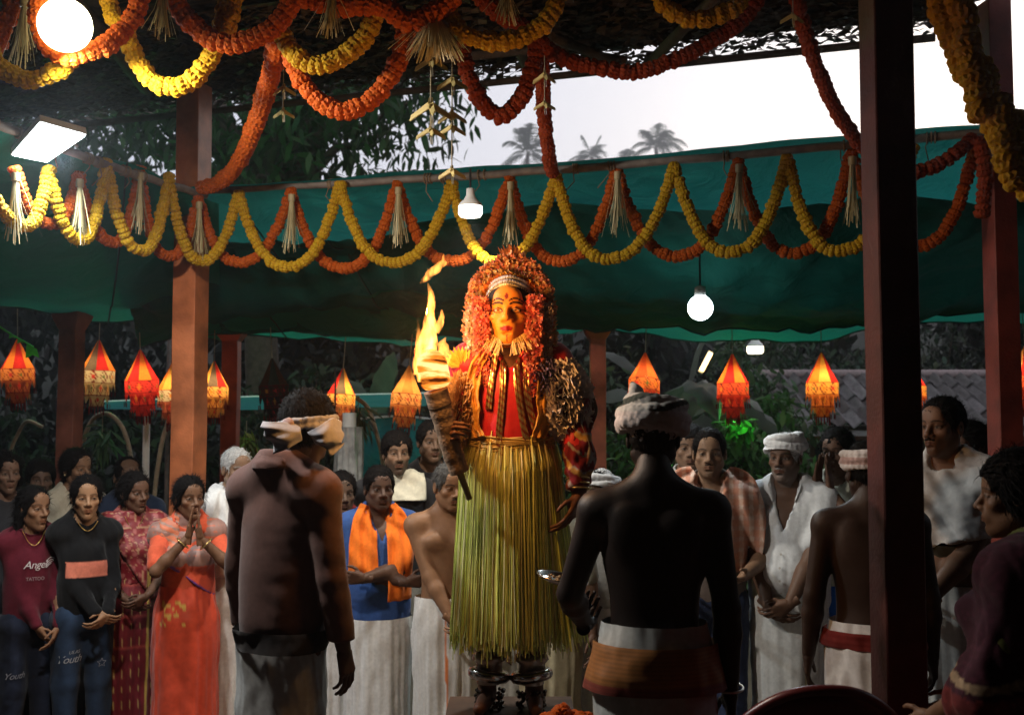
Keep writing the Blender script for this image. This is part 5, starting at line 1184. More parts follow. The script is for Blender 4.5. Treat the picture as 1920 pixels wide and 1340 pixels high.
def shawl_fill(pn, g=.03, k=.09, upto=1.4, which='ab'):
    def fill(f): pn.B.torso(f, g, .01, k); pn.B.arms_(f, g, upto, k * .7, which); f.cone((0, .012 * pn.H, .83 * pn.H), (0, .01 * pn.H, .865 * pn.H), .040 * pn.H + g * .6, .036 * pn.H + g * .5, .03); f.cone((0, -.03 * pn.H, .862 * pn.H), (0, -.02 * pn.H, .97 * pn.H), .036 * pn.H, .06 * pn.H, .004, 's')
    return fill

# --- the girls and women at the side of the orange-brown post
p = Person('person', 'girl in a maroon sweatshirt with white winged lettering, foremost at the far edge', 60, 912, 5.65, GO, R(38), skin=(.24, .125, .07), seed=1, hair=('long', .013), face=dict(gaze=.002),
           body=dict(female=True, build=.80, yaw=R(22), arms={'a': dict(to=(.020, -.10, .475), dir=(.45, -.1, -.85), thumb=(.3, -.8, .1)), 'b': dict(to=(.070, -.125, .48), dir=(-.35, -.1, -.9), thumb=(-.5, -.8, 0))}))
p.shirt((.11, .011, .022), sleeve=1.96, hem=.50, neck=.04, collar=False, g=.009, loose=.014, name='sweatshirt', fold=(.010, 17)); f = jeans(p, (.010, .013, .025)); necklace(p)
put_text(p, 'Angel', .0, .715 * p.H, .054, p.sf, (.55, .50, .50), .35); put_text(p, 'TATTOO', .0, .672 * p.H, .026, p.sf, (.28, .22, .23), 0, .9)
wing = [stroke([(.055 + .05 * t, .735 * p.H + .018 * math.sin(2.6 * t) - dz) for t in np.linspace(0, 1 - q, 8)], .004) for dz, q in ((0, 0), (.012, .1), (.022, .25), (.030, .4))]
shapes_on(p, wing, p.sf, (.65, .60, .60), name='wing_print'); put_text(p, 'Youth', -.055 * p.H, .33 * p.H, .045, f, (.25, .25, .28), .4)
p = Person('person', 'girl in a black sweatshirt with a coral chest panel and printed jeans', 162, 892, 5.7, GO, R(32), skin=(.32, .175, .095), seed=2, hair=('plait', .016), face=dict(gaze=.003),
           body=dict(female=True, build=.82, yaw=R(-4), arms={'a': dict(to=(.02, -.125, .535), dir=(.7, -.3, -.4), thumb=(0, -.3, 1), hand='soft'), 'b': dict(to=(.055, -.13, .53), dir=(-.6, -.3, -.5), thumb=(0, -.3, 1), hand='soft')}))
def c2(V):
    c = np.tile((.007, .007, .008), (len(V), 1)); m = (V[:, 2] > .655 * p.H) & (V[:, 2] < .708 * p.H) & (np.abs(V[:, 0] - .0) < .105) & (V[:, 1] < -.03); c[m] = (.75, .23, .15); return c
p.shirt(c2, sleeve=1.94, hem=.50, neck=.04, collar=False, g=.009, loose=.015, name='sweatshirt', h=.008, fold=(.010, 17)); f = jeans(p, (.018, .032, .062)); necklace(p, .05, .05)
put_text(p, 'Youth', -.052 * p.H, .365 * p.H, .055, f, (.40, .42, .45), .4); put_text(p, 'US AS', -.035 * p.H, .395 * p.H, .024, f, (.40, .42, .45), .2)
st = [(.055 * p.H + .024 * (1 if k % 2 == 0 else .45) * math.sin(k * PI / 5), .355 * p.H + .024 * (1 if k % 2 == 0 else .45) * math.cos(k * PI / 5)) for k in range(11)]; shapes_on(p, [stroke(st, .003)], f, (.35, .36, .4), name='star_print')
p = Person('person', 'woman in a dark red printed sari with folded hands beside the orange sari', 250, 885, 5.95, GO, R(28), skin=(.13, .065, .04), seed=3, hair=('bun', .013), body=dict(female=True, build=.9, yaw=R(22), arms=CLASP(.555)))
def c3(V):
    u = np.sin(V[:, 0] * 95 + V[:, 1] * 60) * np.sin(V[:, 2] * 80); c = np.tile((.20, .012, .018), (len(V), 1)); c[u > .45] = (.38, .10, .09); c[np.abs(u) < .05] = (.42, .22, .12); return c
p.shirt(c3, boxy=False, sleeve=.8, hem=.60, neck=.05, collar=False, name='blouse', h=.008); H3 = p.H
def s3(V, A, T):
    c = np.tile((.16, .010, .016), (len(V), 1)); g = (np.sin(A * 22) > .86) & (np.sin(V[:, 2] * 75) > .2); c[g] = (.45, .28, .10); c[(np.abs(np.sin(V[:, 2] * 38)) < .10)] = (.34, .05, .04); c[np.abs(A - 5.2) < .05] = (.48, .30, .07); return c
p.skirt('sari_skirt', s3, top=.62, pleat=(.009, 13), mat=SILK, n=180, m=60)
o, f = p.garment('sari_drape', c3, lambda f: (p.B.torso(f, .026, .012, .08), p.B.arms_(f, .022, .55, .05, 'b')), lambda X, Y, Z: np.maximum(np.maximum(.545 * H3 - Z, Z - .86 * H3), (X * -1.0 + .02) * .7 - (Z - .62 * H3) * .45 + 0 * Y), .009, (.006, 22), SILK); necklace(p, .05, .07)
p.strip('sari_border', [(.085, .80), (.055, .70), (.05, .56)], .014, (.42, .27, .07), f, .012, folds=.002)
p = Person('person', 'woman in a bright orange sari pressing both hands to her mouth', 354, 893, 5.6, GO, R(14), skin=(.16, .08, .045), seed=4, hair=('bun', .014),
           body=dict(female=True, build=.92, yaw=R(24), pitch=R(-2), arms={'a': dict(to=(.008, -.125, .805), dir=(.08, .02, 1), thumb=(.1, 1, .0), hand='flat', pole=(-.7, -.2, -.9)), 'b': dict(to=(.046, -.125, .80), dir=(-.06, .02, 1), thumb=(-.1, 1, 0), hand='flat', pole=(.8, -.2, -.9))}))
p.shirt((.62, .10, .045), boxy=False, sleeve=.82, hem=.60, neck=.05, collar=False, name='blouse'); H4 = p.H
def s4(V, A, T):
    c = np.tile((.60, .065, .025), (len(V), 1)) * (1 + .12 * np.sin(A * 9))[:, None]; m = (wob(V, 90, 2) > .25) & (T > .08) & (T < .22) & (np.abs(np.angle(np.exp(1j * (A + 2.0)))) < .45); c[m] = (.62, .38, .08); return c
p.skirt('sari_skirt', s4, top=.63, spread=.05, pleat=(.012, 11), mat=SILK, n=180, m=60)
def c4(V):
    d = V[:, 0] * .62 + (V[:, 2] - .66 * H4) * .78; c = np.tile((.60, .075, .03), (len(V), 1)); c[V[:, 2] > .70 * H4] = (.30, .16, .13); c[d < .012] = (.14, .05, .30); c[(np.abs(np.sin(V[:, 2] * 110)) < .15) & (V[:, 2] > .7 * H4)] = (.55, .13, .06); return c
o, f = p.garment('sari_drape', c4, lambda f: (p.B.torso(f, .018, .012, .06)), lambda X, Y, Z: np.maximum(np.maximum(.50 * H4 - Z, Z - .875 * H4), -(X * .62 + (Z - .66 * H4) * .78) + 0 * Y), .009, (.007, 22), SILK)
p.garment('shoulder_fold', lambda V: np.where((np.abs(np.sin(V[:, 2] * 90 + V[:, 0] * 40)) < .5)[:, None], np.array((.34, .20, .15)), np.array((.60, .16, .07))), lambda f: (p.B.torso(f, .020, .0, .06)), lambda X, Y, Z: np.maximum(np.maximum(.735 * H4 - Z, Z - .89 * H4), np.maximum(X + .035, -.14 - X) + 0 * Y), .009, (.006, 24), SILK)
bangle(p, 'a'); bangle(p, 'b')
p = Person('person', 'grey-haired moustached man with a white cloth over his shoulders, behind the orange sari', 440, 838, 5.95, GO, R(34), skin=(.20, .115, .07), seed=5, hair=('short', .008), haircol=(.33, .32, .31), hairstr=500, face=dict(brow=(.25, .24, .23), stubble=.3, stcol=(.35, .34, .33)), body=dict(build=1.0, yaw=R(8), pitch=R(4)))
p.moustache((.45, .44, .42)); p.shirt((.50, .49, .47), sleeve=.8, vee=.10, hem=.48); p.skirt('dhoti', K(WHT), top=.56)
for sx in (-1, 1): p.strip('shoulder_cloth', [(sx * .035, .868), (sx * .062, .82), (sx * .070, .72), (sx * .066, .58)], [.05, .085, .095, .10], (.66, .66, .65), p.sf, .012, folds=.009)
p = Person('person', 'woman with a beige kurta and gold ear stud standing behind the girls', 140, 842, 6.35, GO, R(48), skin=(.20, .11, .065), seed=6, hair=('back', .016), body=dict(female=True, yaw=R(12)))
p.shirt((.38, .35, .28), sleeve=.9, hem=.40, collar=False, neck=.05, name='kurta', g=.012); p.skirt('trousers', K((.10, .09, .08)), top=.50, spread=0, front=False)
ear = MB().lathe([(.001, -.006), (.006, 0), (.001, .006)], 8, (0, 0, 0), col=(.7, .55, .3)); e = ear.build('ear_stud', GOLD, p.root); e.location = tuple(p.B.head_pt(np.array([(-.085, .0, -.03)]))[0])
p = Person('person', 'long-haired person in black at the hazy far edge', 12, 848, 6.1, GO, R(40), skin=(.17, .10, .07), seed=7, hair=('long', .016), body=dict(female=True)); p.shirt((.03, .03, .035), sleeve=1.9, hem=.42, collar=False, name='jacket'); p.skirt('skirt', K((.03, .03, .04)), top=.50, front=False)
p = Person('person', 'dark-haired person nearly lost in shadow behind the maroon sweatshirt', 76, 862, 6.5, GO, R(30), skin=(.12, .07, .05), seed=8, hair=('short', .022), body=dict()); p.shirt((.02, .02, .025), sleeve=1.9, hem=.46); p.skirt('trousers', K((.02, .02, .025)), top=.52, front=False, spread=0)
p = Person('person', 'balding man in a dark blue jacket behind the dark red sari', 240, 857, 6.45, GO, R(30), skin=(.13, .075, .05), seed=9, hair=('bald', .012), body=dict(build=1.05, pitch=R(6))); p.shirt((.02, .03, .06), sleeve=1.9, hem=.46, name='jacket'); p.skirt('trousers', K((.03, .03, .04)), top=.52, front=False, spread=0)

# --- the men behind the jacketed man
p = Person('person', 'man in a blue shirt with a bright orange scarf and folded arms', 710, 874, 5.7, GO, R(16), skin=(.085, .045, .03), seed=11, hair=('short', .014), face=dict(stubble=.25), jaw=1.08, body=dict(build=1.12, belly=.5, yaw=R(4), arms={'a': dict(to=(.075, -.135, .625), dir=(.9, -.15, .05), thumb=(0, -.2, 1), pole=(-.9, .3, -.6), hand='relaxed'), 'b': dict(to=(-.070, -.155, .645), dir=(-.9, -.1, .1), thumb=(0, -.2, 1), pole=(.9, .3, -.6))}))
p.moustache(thick=.004); p.shirt((.035, .085, .26), sleeve=.85, vee=.09, hem=.44, g=.010); p.skirt('dhoti', dhoti_col(WHT, (.62, .61, .58)), top=.50, pleat=(.013, 12), spread=.03)
for sx in (-1, 1): p.strip('scarf_end', [(sx * .034, .868), (sx * .052, .82), (sx * .062, .74), (sx * .060, .64 if sx < 0 else .56)], [.05, .080, .092, .095], (.78, .17, .015), p.sf, .014, folds=.010)
p = Person('person', 'bearded young man with a cream cloth over one shoulder, behind the orange scarf', 743, 809, 6.15, GO, R(10), skin=(.20, .115, .07), seed=12, hair=('short', .020), face=dict(stubble=.7), body=dict(build=1.0, yaw=R(6))); p.moustache(thick=.0042, wide=.024); p.shirt((.025, .024, .026), sleeve=.9, hem=.47); p.skirt('dhoti', K((.30, .28, .24)), top=.52); HH = p.H
p.garment('shoulder_cloth', lambda V: np.tile((.58, .54, .42), (len(V), 1)) * (1 + .1 * np.sin(V[:, 2] * 90 + V[:, 0] * 50))[:, None], lambda f: (p.B.torso(f, .036, .0, .06)), lambda X, Y, Z: np.maximum(np.maximum((.775 * HH - Z), Z - .875 * HH), np.abs(X - .03) - .135 + 0 * Y), .009, (.006, 26))
p = Person('person', 'tall man in black half hidden behind the torch', 808, 789, 6.4, GO, R(4), skin=(.14, .08, .05), seed=13, hair=('short', .016), body=dict(yaw=R(14))); p.shirt((.015, .014, .016), sleeve=.9, hem=.47); p.skirt('dhoti', K((.08, .07, .07)), top=.52)
p = Person('person', 'bare-chested moustached man in a white dhoti beside the straw skirt', 838, 867, 5.5, GO, R(14), skin=(.22, .115, .062), bare=True, seed=14, hair=('short', .010), haircol=(.06, .058, .056), face=dict(closed=True), body=dict(build=.98, yaw=R(14), pitch=R(6), arms=CLASP(.50, -.115, .03))); p.moustache((.05, .045, .042), thick=.0055); p.skirt('dhoti', dhoti_col((.66, .64, .61), (.60, .17, .05), -1.75, .035), top=.575, pleat=(.011, 14), spread=.02)
p = Person('person', 'person in a maroon top mostly hidden by the brown jacket', 640, 885, 5.9, GO, R(20), skin=(.10, .06, .04), seed=15, hair=('short', .016), body=dict()); p.shirt((.20, .02, .02), sleeve=1.9, hem=.46); p.skirt('dhoti', K(WHT), top=.5)
# --- hidden behind the dancer
p = Person('person', 'man in white of whom only the dhoti shows between the dancer\'s legs', 925, 880, 5.6, GO, R(-5), skin=(.15, .08, .05), seed=16, body=dict()); p.shirt((.5, .5, .48), sleeve=.8, hem=.47); p.skirt('dhoti', K((.55, .53, .50)), top=.55, spread=.03)
p = Person('person', 'man in a beige dhoti hidden behind the straw skirt', 1030, 885, 5.4, GO, R(-10), skin=(.15, .08, .05), seed=17, body=dict(build=.95)); p.shirt((.3, .28, .22), sleeve=.8, hem=.47); p.skirt('dhoti', K((.46, .39, .25)), top=.55, spread=.02)
p = Person('person', 'person in white with a pale turban glimpsed between dancer and bare back', 1128, 880, 5.6, GO, R(-24), skin=(.12, .07, .045), seed=18, hair=('short', .01), body=dict(yaw=R(-20))); p.shirt((.5, .5, .5), sleeve=.8, hem=.47); p.skirt('dhoti', K(WHT), top=.55); p.turban((.42, .42, .43), [(.055, .1, .05, .088, .105, .02), (.08, -.15, -.05, .08, .096, .02)])
# --- men on the other side
p = Person('person', 'moustached man with an orange checked shawl round his shoulders', 1330, 804, 5.45, GO, R(-14), skin=(.22, .13, .08), seed=19, hair=('short', .012), face=dict(stubble=.25), body=dict(build=.98, yaw=R(2), arms={'a': dict(to=(-.11, -.10, .58)), 'b': dict(to=(.10, -.11, .60))})); p.moustache(); p.shirt((.16, .12, .10), sleeve=.9, hem=.50, vee=.1)
def chk(V):
    a = np.sin(V[:, 0] * 130) > .2; b = np.sin(V[:, 2] * 120) > .3; c = np.tile((.50, .22, .14), (len(V), 1)); c[a] = (.58, .36, .27); c[b] = (.46, .24, .18); c[a & b] = (.62, .46, .38); return c
for sx in (-1, 1): p.strip('checked_shawl', [(sx * .036, .87), (sx * .075, .83), (sx * .095, .74), (sx * .080, .60)], [.06, .115, .125, .115], None, p.sf, .016, folds=.011, colf=chk, n=90, m=40)
jeans(p, (.025, .035, .075))
p = Person('person', 'man in a grey shirt looking out behind the checked shawl', 1291, 797, 5.85, GO, R(-10), skin=(.17, .10, .065), seed=20, hair=('short', .018), body=dict(yaw=R(6))); p.shirt((.35, .36, .36), sleeve=.8, hem=.46); p.skirt('trousers', K((.04, .05, .08)), top=.5, front=False, spread=0)
p = Person('person', 'man in white turban, open white shirt and white wrap with hands clasped low', 1474, 812, 5.45, GO, R(-26), skin=(.13, .07, .045), seed=21, hair=('short', .008), haircol=(.3, .3, .3), face=dict(stubble=.3, stcol=(.25, .24, .23)), jaw=1.05, body=dict(build=1.08, belly=.5, yaw=R(-8), arms=CLASP(.505, -.14))); p.moustache((.25, .24, .23), thick=.004)
p.shirt((.66, .67, .68), sleeve=.70, vee=.12, hem=.475, g=.020, loose=.018, fold=(.008, 20)); p.skirt('mundu', dhoti_col((.66, .65, .62), (.50, .42, .2), -1.0, .02), top=.54, pleat=(.009, 12), spread=.015); p.turban((.66, .66, .67), [(.052, .16, .10, .090, .108, .021), (.072, .05, -.16, .088, .105, .021), (.085, -.22, .10, .082, .098, .021), (.10, .1, .2, .070, .085, .02)])
for k in range(5): 
    x = .004; z = (.66 - .036 * k) * p.H; shapes_on(p, [(x + .006 * np.cos(np.arange(8) * PI / 4), z + .006 * np.sin(np.arange(8) * PI / 4), np.array([[0, i, i + 1] for i in range(1, 7)]))], p.sf, (.45, .42, .38), .004, 'button')
p = Person('person', 'person in a cream shirt and blue cloth holding hands before the face', 1572, 803, 5.55, GO, R(-38), skin=(.13, .07, .045), seed=22, hair=('short', .016), body=dict(arms={'a': dict(to=(-.02, -.125, .82), dir=(.05, .1, 1), thumb=(.1, 1, 0), hand='flat', pole=(-.7, -.2, -.9)), 'b': dict(to=(.02, -.125, .82), dir=(-.05, .1, 1), thumb=(-.1, 1, 0), hand='flat', pole=(.7, -.2, -.9))})); p.shirt((.52, .50, .40), sleeve=1.2, hem=.47); p.skirt('blue_wrap', K((.02, .12, .50)), top=.55, spread=.04, pleat=(.012, 12))
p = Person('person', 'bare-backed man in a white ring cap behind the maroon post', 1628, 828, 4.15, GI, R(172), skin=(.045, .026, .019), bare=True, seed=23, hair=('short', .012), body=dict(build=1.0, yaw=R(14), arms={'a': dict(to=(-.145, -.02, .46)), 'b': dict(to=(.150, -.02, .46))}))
p.skirt('dhoti', K(WHT), top=.575, pleat=(.004, 12), front=False); p.skirt('waist_sash', lambda V, A, T: np.where((np.sin(T * 40) > .2)[:, None], np.array((.16, .015, .012)), np.array((.20, .025, .02))), top=.555, bot=.515, g=.026, spread=0, pleat=(.002, 9), front=False, m=10)
p.turban((.55, .50, .47), [(.050, .10, .0, .092, .110, .017), (.076, .06, .0, .090, .108, .017), (.028, .08, .0, .090, .108, .016)], dome=False, name='ring_cap', colf=lambda V: np.where((np.abs(V[:, 2] - .052) < .014)[:, None], np.array((.40, .28, .26)), np.array((.58, .55, .54))))
p = Person('person', 'tall moustached man wrapped in a white cloth beside the edge post', 1772, 744, 4.5, GI, R(-46), skin=(.20, .105, .065), bare=True, seed=24, hair=('short', .010), face=dict(stubble=.2), body=dict(build=1.08, belly=.3, yaw=R(-10), arms={'a': dict(to=(-.09, -.14, .56), dir=(.4, -.6, -.4), thumb=(.3, -.3, .9)), 'b': dict(to=(.02, -.16, .545), dir=(-.6, -.6, -.3), thumb=(-.3, -.3, .9))})); p.moustache(thick=.0055, wide=.03); H8 = p.H
p.garment('white_wrap', lambda V: np.tile((.66, .66, .66), (len(V), 1)), shawl_fill(p, .026, .10, 1.0), lambda X, Y, Z: np.maximum(Z - .89 * H8 + 0 * Y, (.655 * H8 - Z) + X * .25), .009, (.010, 17), stretch=(1, 1, .8), disp=lambda V: .006 * np.sin(V[:, 2] * 60 + V[:, 0] * 45 + 2 * np.sin(V[:, 0] * 14)))
p.skirt('dhoti', dhoti_col((.64, .63, .60), (.45, .33, .03), -1.9, .12), top=.57, pleat=(.010, 12)); p.skirt('waist_sash', lambda V, A, T: np.where((T > .72)[:, None], np.array((.36, .30, .03)), np.array((.05, .045, .03))), top=.66, bot=.60, g=.024, spread=0, pleat=(.004, 7), front=False, m=12)
p = Person('person', 'dark-haired person just behind the white-wrapped man\'s neck', 1822, 790, 5.3, GO, R(-70), skin=(.12, .07, .05), seed=25, hair=('back', .016), body=dict(female=True)); p.shirt((.05, .05, .06), sleeve=.8, hem=.46, collar=False); p.skirt('skirt', K((.04, .04, .05)), top=.55)
p = Person('person', 'woman in a plum sari with black hair, seen from behind at the near edge', 1922, 850, 2.9, GI, R(-132), skin=(.20, .10, .055), seed=26, hair=('bun', .026), hairstr=2200, body=dict(female=True, build=1.12, yaw=R(12), arms={'a': dict(to=(-.08, -.14, .55)), 'b': dict(to=(.08, -.14, .55))})); H9 = p.H
p.shirt((.14, .15, .045), sleeve=.8, hem=.60, neck=.06, collar=False, name='blouse')
def c9(V):
    c = np.tile((.040, .008, .018), (len(V), 1)); d = V[:, 2] - .69 * H9 + V[:, 0] * .35; c[np.abs(d) < .012] = (.30, .22, .14); c[V[:, 2] < .67 * H9 - V[:, 0] * .35] = (.13, .02, .022); g = np.sin(V[:, 0] * 180) * np.sin(V[:, 2] * 170) * np.sin(V[:, 1] * 180) > .35; c[g] *= 1.5; return c
p.garment('sari_drape', c9, shawl_fill(p, .030, .09, 1.5, 'ab'), lambda X, Y, Z: np.maximum(np.maximum(.47 * H9 - Z, Z - .845 * H9 - X * .5), -.3 - X + 0 * Y), .009, (.016, 18), CLOTH, stretch=(1, 1, .8)); p.skirt('sari_skirt', lambda V, A, T: np.tile((.12, .02, .03), (len(V), 1)), top=.62, spread=.04, mat=SILK)

# --- the two assistants in front
pj = p = Person('person', 'man in a brown jacket with a knotted white headscarf, back turned', 537, 738, 3.95, GI, R(150), skin=(.085, .042, .028), seed=27, hair=('short', .026), hairstr=3200, body=dict(build=.88, yaw=R(10), headoff=(-.062, -.036, 0), arms={'a': dict(to=(-.135, -.03, .475)), 'b': dict(to=(.150, -.05, .48), pole=(.8, .8, 0))}))
p.shirt((.115, .060, .052), sleeve=1.92, hem=.505, g=.014, loose=.016, name='jacket', fold=(.006, 12), h=.009, flare=.010); p.garment('collar', solid((.12, .063, .055)), lambda f: f.cone((0, .016 * p.H, .845 * p.H), (0, .006 * p.H, .880 * p.H), .058 * p.H, .046 * p.H, .01), lambda X, Y, Z: np.maximum(np.maximum(.846 * p.H - Z, Z - .878 * p.H), -.02 - Y) + 0 * X, .006, (.003, 30)); p.skirt('waist_band', K((.014, .012, .013)), top=.525, bot=.485, g=.024, spread=0, pleat=(.001, 9), front=False, m=8); p.skirt('dhoti', K((.34, .35, .35)), top=.495, pleat=(.006, 10), front=False, spread=.02)
p.turban((.29, .29, .32), [(.006, -.04, -.10, .101, .122, .011), (.024, -.02, -.14, .101, .122, .011)], dome=False, name='headscarf_band')
patch(p.root, [[(560, 800, 3.82), (535, 793, 3.80), (510, 790, 3.79), (491, 790, 3.80)], [(563, 812, 3.80), (535, 815, 3.77), (510, 816, 3.76), (493, 814, 3.78)], [(566, 826, 3.82), (548, 836, 3.79), (530, 846, 3.78), (512, 852, 3.80)]], (.27, .27, .30), 'scarf_tail', seed=1, rip=.022, n=36, m=22)
patch(p.root, [[(578, 808, 3.80), (600, 796, 3.79), (622, 784, 3.82), (633, 800, 3.86)], [(584, 822, 3.78), (606, 822, 3.76), (626, 818, 3.79), (640, 826, 3.83)], [(592, 834, 3.80), (608, 846, 3.78), (622, 852, 3.80), (643, 836, 3.84)]], (.26, .26, .29), 'scarf_tail', seed=2, rip=.024, n=36, m=22)
MB().lathe([(.001, -.03), (.022, -.02), (.028, 0), (.02, .022), (.001, .03)], 12, (0, 0, 0), col=(.30, .22, .22)).build('scarf_knot', CLOTH, p.root).location = tuple(p.B.head_pt(np.array([(0.0, .142, .010)]))[0])
bangle(p, 'b', (.4, .38, .33), .95)
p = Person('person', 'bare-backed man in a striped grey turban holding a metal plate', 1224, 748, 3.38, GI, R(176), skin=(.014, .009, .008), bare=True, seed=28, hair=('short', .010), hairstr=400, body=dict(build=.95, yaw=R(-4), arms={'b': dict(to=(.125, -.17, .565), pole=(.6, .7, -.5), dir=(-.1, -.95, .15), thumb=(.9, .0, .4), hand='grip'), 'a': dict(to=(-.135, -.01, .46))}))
p.skirt('dhoti', K((.42, .45, .45)), top=.605, bot=.03, pleat=(.005, 10), front=False, spread=.035)
p.skirt('orange_sash', lambda V, A, T: np.where((T > .80)[:, None], np.array((.16, .022, .014)), np.array((.27, .11, .025))) * (1 + .18 * np.sin(T * 70))[:, None], top=.572, bot=.492, g=.030, spread=.012, pleat=(.003, 8), front=False, m=40, mat=SILK)
def c28(V):
    c = np.tile((.52, .49, .49), (len(V), 1)); t = V[:, 2] * 1.0 + V[:, 0] * .35; m = (V[:, 2] > .088); c[m] = (.45, .46, .45); c[m & (np.sin(t * 95) > .55)] = (.035, .05, .045); return c
p.turban(None, [(.030, .22, .05, .096, .112, .021), (.052, .20, -.08, .098, .114, .022), (.070, .05, .14, .096, .112, .022), (.094, -.05, -.10, .090, .106, .024), (.114, .05, .1, .070, .084, .024)], knot=[((.045, .02, .11), (.055, .01, .155), .034, .018), ((.055, .01, .155), (.068, .0, .180), .018, .007)], colf=c28)
bangle(p, 'a', (.6, .58, .55), .96); MB().tube([(.056 * math.cos(a) * 1.0, .012 * p.H + .058 * math.sin(a), .853 * p.H + .012 * math.sin(a)) for a in np.linspace(0, 2 * PI, 26)], .0016, 5, col=(.5, .48, .42)).build('neck_chain', GOLD, p.root)
c = P(1052, 1091, 3.66); t = empty('metal_plate', c, 0, 'round metal offering plate in the bare-backed man\'s hand', 'plate'); t.rotation_euler = (R(3), R(13), 0)
MB().lathe([(.001, .0), (.06, .0), (.072, .006), (.086, .016), (.092, .018), (.0925, .015), (.074, .001), (.055, -.005), (.001, -.005)], 40).build('dish', SILVER, t)
mb = MB(); rs = np.random.RandomState(3)
for k in range(40):
    a = rs.rand() * 6.28; r = .05 * rs.rand() ** .5; mb.lathe([(.001, -.004), (.006, 0), (.001, .004)], 5, (r * math.cos(a), r * math.sin(a), .008 + .004 * rs.rand()), col=np.array((.5, .35, .2)) * (.5 + rs.rand()))
mb.build('offering', PETAL, t, kind='stuff'); MB().tube([(.02, .0, .01), (.04, 0, .04)], .003, 5, col=(.5, .3, .2)).build('incense_stick', STRAW, t)

# --- chair and flower stand at the bottom edge
c = P(1532, 1279, 3.0); t = empty('plastic_chair', (c.x, c.y, GI), R(180), 'dark red plastic chair with rounded back at the bottom edge', 'chair'); CH = pmat('red_plastic', (.10, .012, .012), rough=.35, spec=.5, noise=.1); zt = c.z; wv = .265
A = np.linspace(-1, 1, 33); Zp = np.linspace(0, 1, 14); AA, ZZ = np.meshgrid(A, Zp); top = zt - .17 * np.abs(AA) ** 2.4; X = AA * wv * (.86 + .14 * ZZ); Z = .44 + (top - .44) * ZZ; Y = -.02 + .10 * ZZ - .10 * (AA ** 2) + .012 * np.cos(AA * 12) * (ZZ < .8) * (ZZ > .15)
V = np.stack([X, Y, Z], -1).reshape(-1, 3); V2 = V + np.array((0, .022, 0)); k = len(V); F = grid_faces(14, 33); ed = np.concatenate([np.arange(33), np.arange(1, 14) * 33 + 32, 13 * 33 + np.arange(31, -1, -1), np.arange(12, 0, -1) * 33]); e2 = np.roll(ed, -1)
mesh_np('backrest', np.vstack([V, V2]), np.vstack([F, F[:, ::-1] + k, np.stack([ed, ed + k, e2 + k, e2], 1)]), CH, t); MB().tube([(a * wv, .09 - .10 * a * a, zt - .17 * abs(a) ** 2.4) for a in A], .016, 8).build('rim', CH, t); MB().box((0, -.24, .43), (.25, .23, .015)).build('seat', CH, t, smooth=False)
for sx in (-1, 1):
    for sy in (0, -.44): MB().tube([(sx * .22, sy - .01, .43), (sx * .26, sy + (.04 if sy == 0 else -.03), 0)], [.024, .018], 8).build('leg', CH, t)
    MB().tube([(sx * .26, -.02, .66), (sx * .28, -.25, .66), (sx * .26, -.43, .62), (sx * .25, -.44, .44)], .02, 8).build('armrest', CH, t)
c = P(1062, 1345, 3.45); t = empty('flower_stand', (c.x, c.y, GI), 0, 'heap of orange marigolds on a low stand at the bottom edge', 'flowers'); MB().lathe([(.12, 0), (.05, .03), (.03, .2), (.03, c.z - .1), (.11, c.z - .06), (.12, c.z - .05), (.001, c.z - .05)], 20).build('stand', pmat('brass', (.45, .28, .08), rough=.35, metal=.9), t)
rs = np.random.RandomState(9)
for k in range(30):
    a = rs.rand() * 6.28; r = .10 * rs.rand() ** .5; o = bpy.data.objects.new('flower', FL['o'][k % 3]); COL.objects.link(o); o.parent = t; o.location = (r * math.cos(a), r * math.sin(a), c.z - .05 + .07 * (1 - (r / .11) ** 2)); o.scale = (.026,) * 3; o.rotation_euler = (rs.rand(), rs.rand(), rs.rand() * 6)

# ------------------------------------------------------------------ the costumed dancer on the stool
ICO = None
def ico():
    global ICO
    if ICO is None:
        bm = bmesh.new(); bmesh.ops.create_icosphere(bm, subdivisions=1, radius=1); bm.verts.ensure_lookup_table(); ICO = (np.array([v.co[:] for v in bm.verts]), np.array([[v.index for v in f.verts] for f in bm.faces])); bm.free()
    return ICO
def petal_clump(rs, n=6):
    mb = MB()
    for k in range(n):
        a = k * 2 * PI / n + .3 * rs.randn(); el = .3 + .5 * rs.rand(); d = np.array((math.cos(a) * math.cos(el), math.sin(a) * math.cos(el), math.sin(el))); s_ = np.array((-math.sin(a), math.cos(a), 0)) * .42
        mb.add([np.zeros(3), d * .6 + s_, d * 1.1, d * .6 - s_], [[0, 1, 2], [0, 2, 3]])
    return np.vstack(mb.v), np.vstack(mb.f3)
def scatter(mb, pts, sizes, cols, rs, kind='petal', var=.3):
    base = ico() if kind == 'bead' else petal_clump(rs)
    for p, s_, c in zip(pts, sizes, cols):
        M = np.array(Euler(tuple(rs.rand(3) * 6.28 if kind != 'bead' else (0, 0, 0))).to_matrix()); mb.add(base[0] @ M.T * s_ + p, base[1], np.array(c) * (1 - var + 2 * var * rs.rand()))
DX, DD = 957, 4.10
eye = P(DX, 581, DD); DH = 1.63; DG = .60
dp = P(DX, 790, DD)
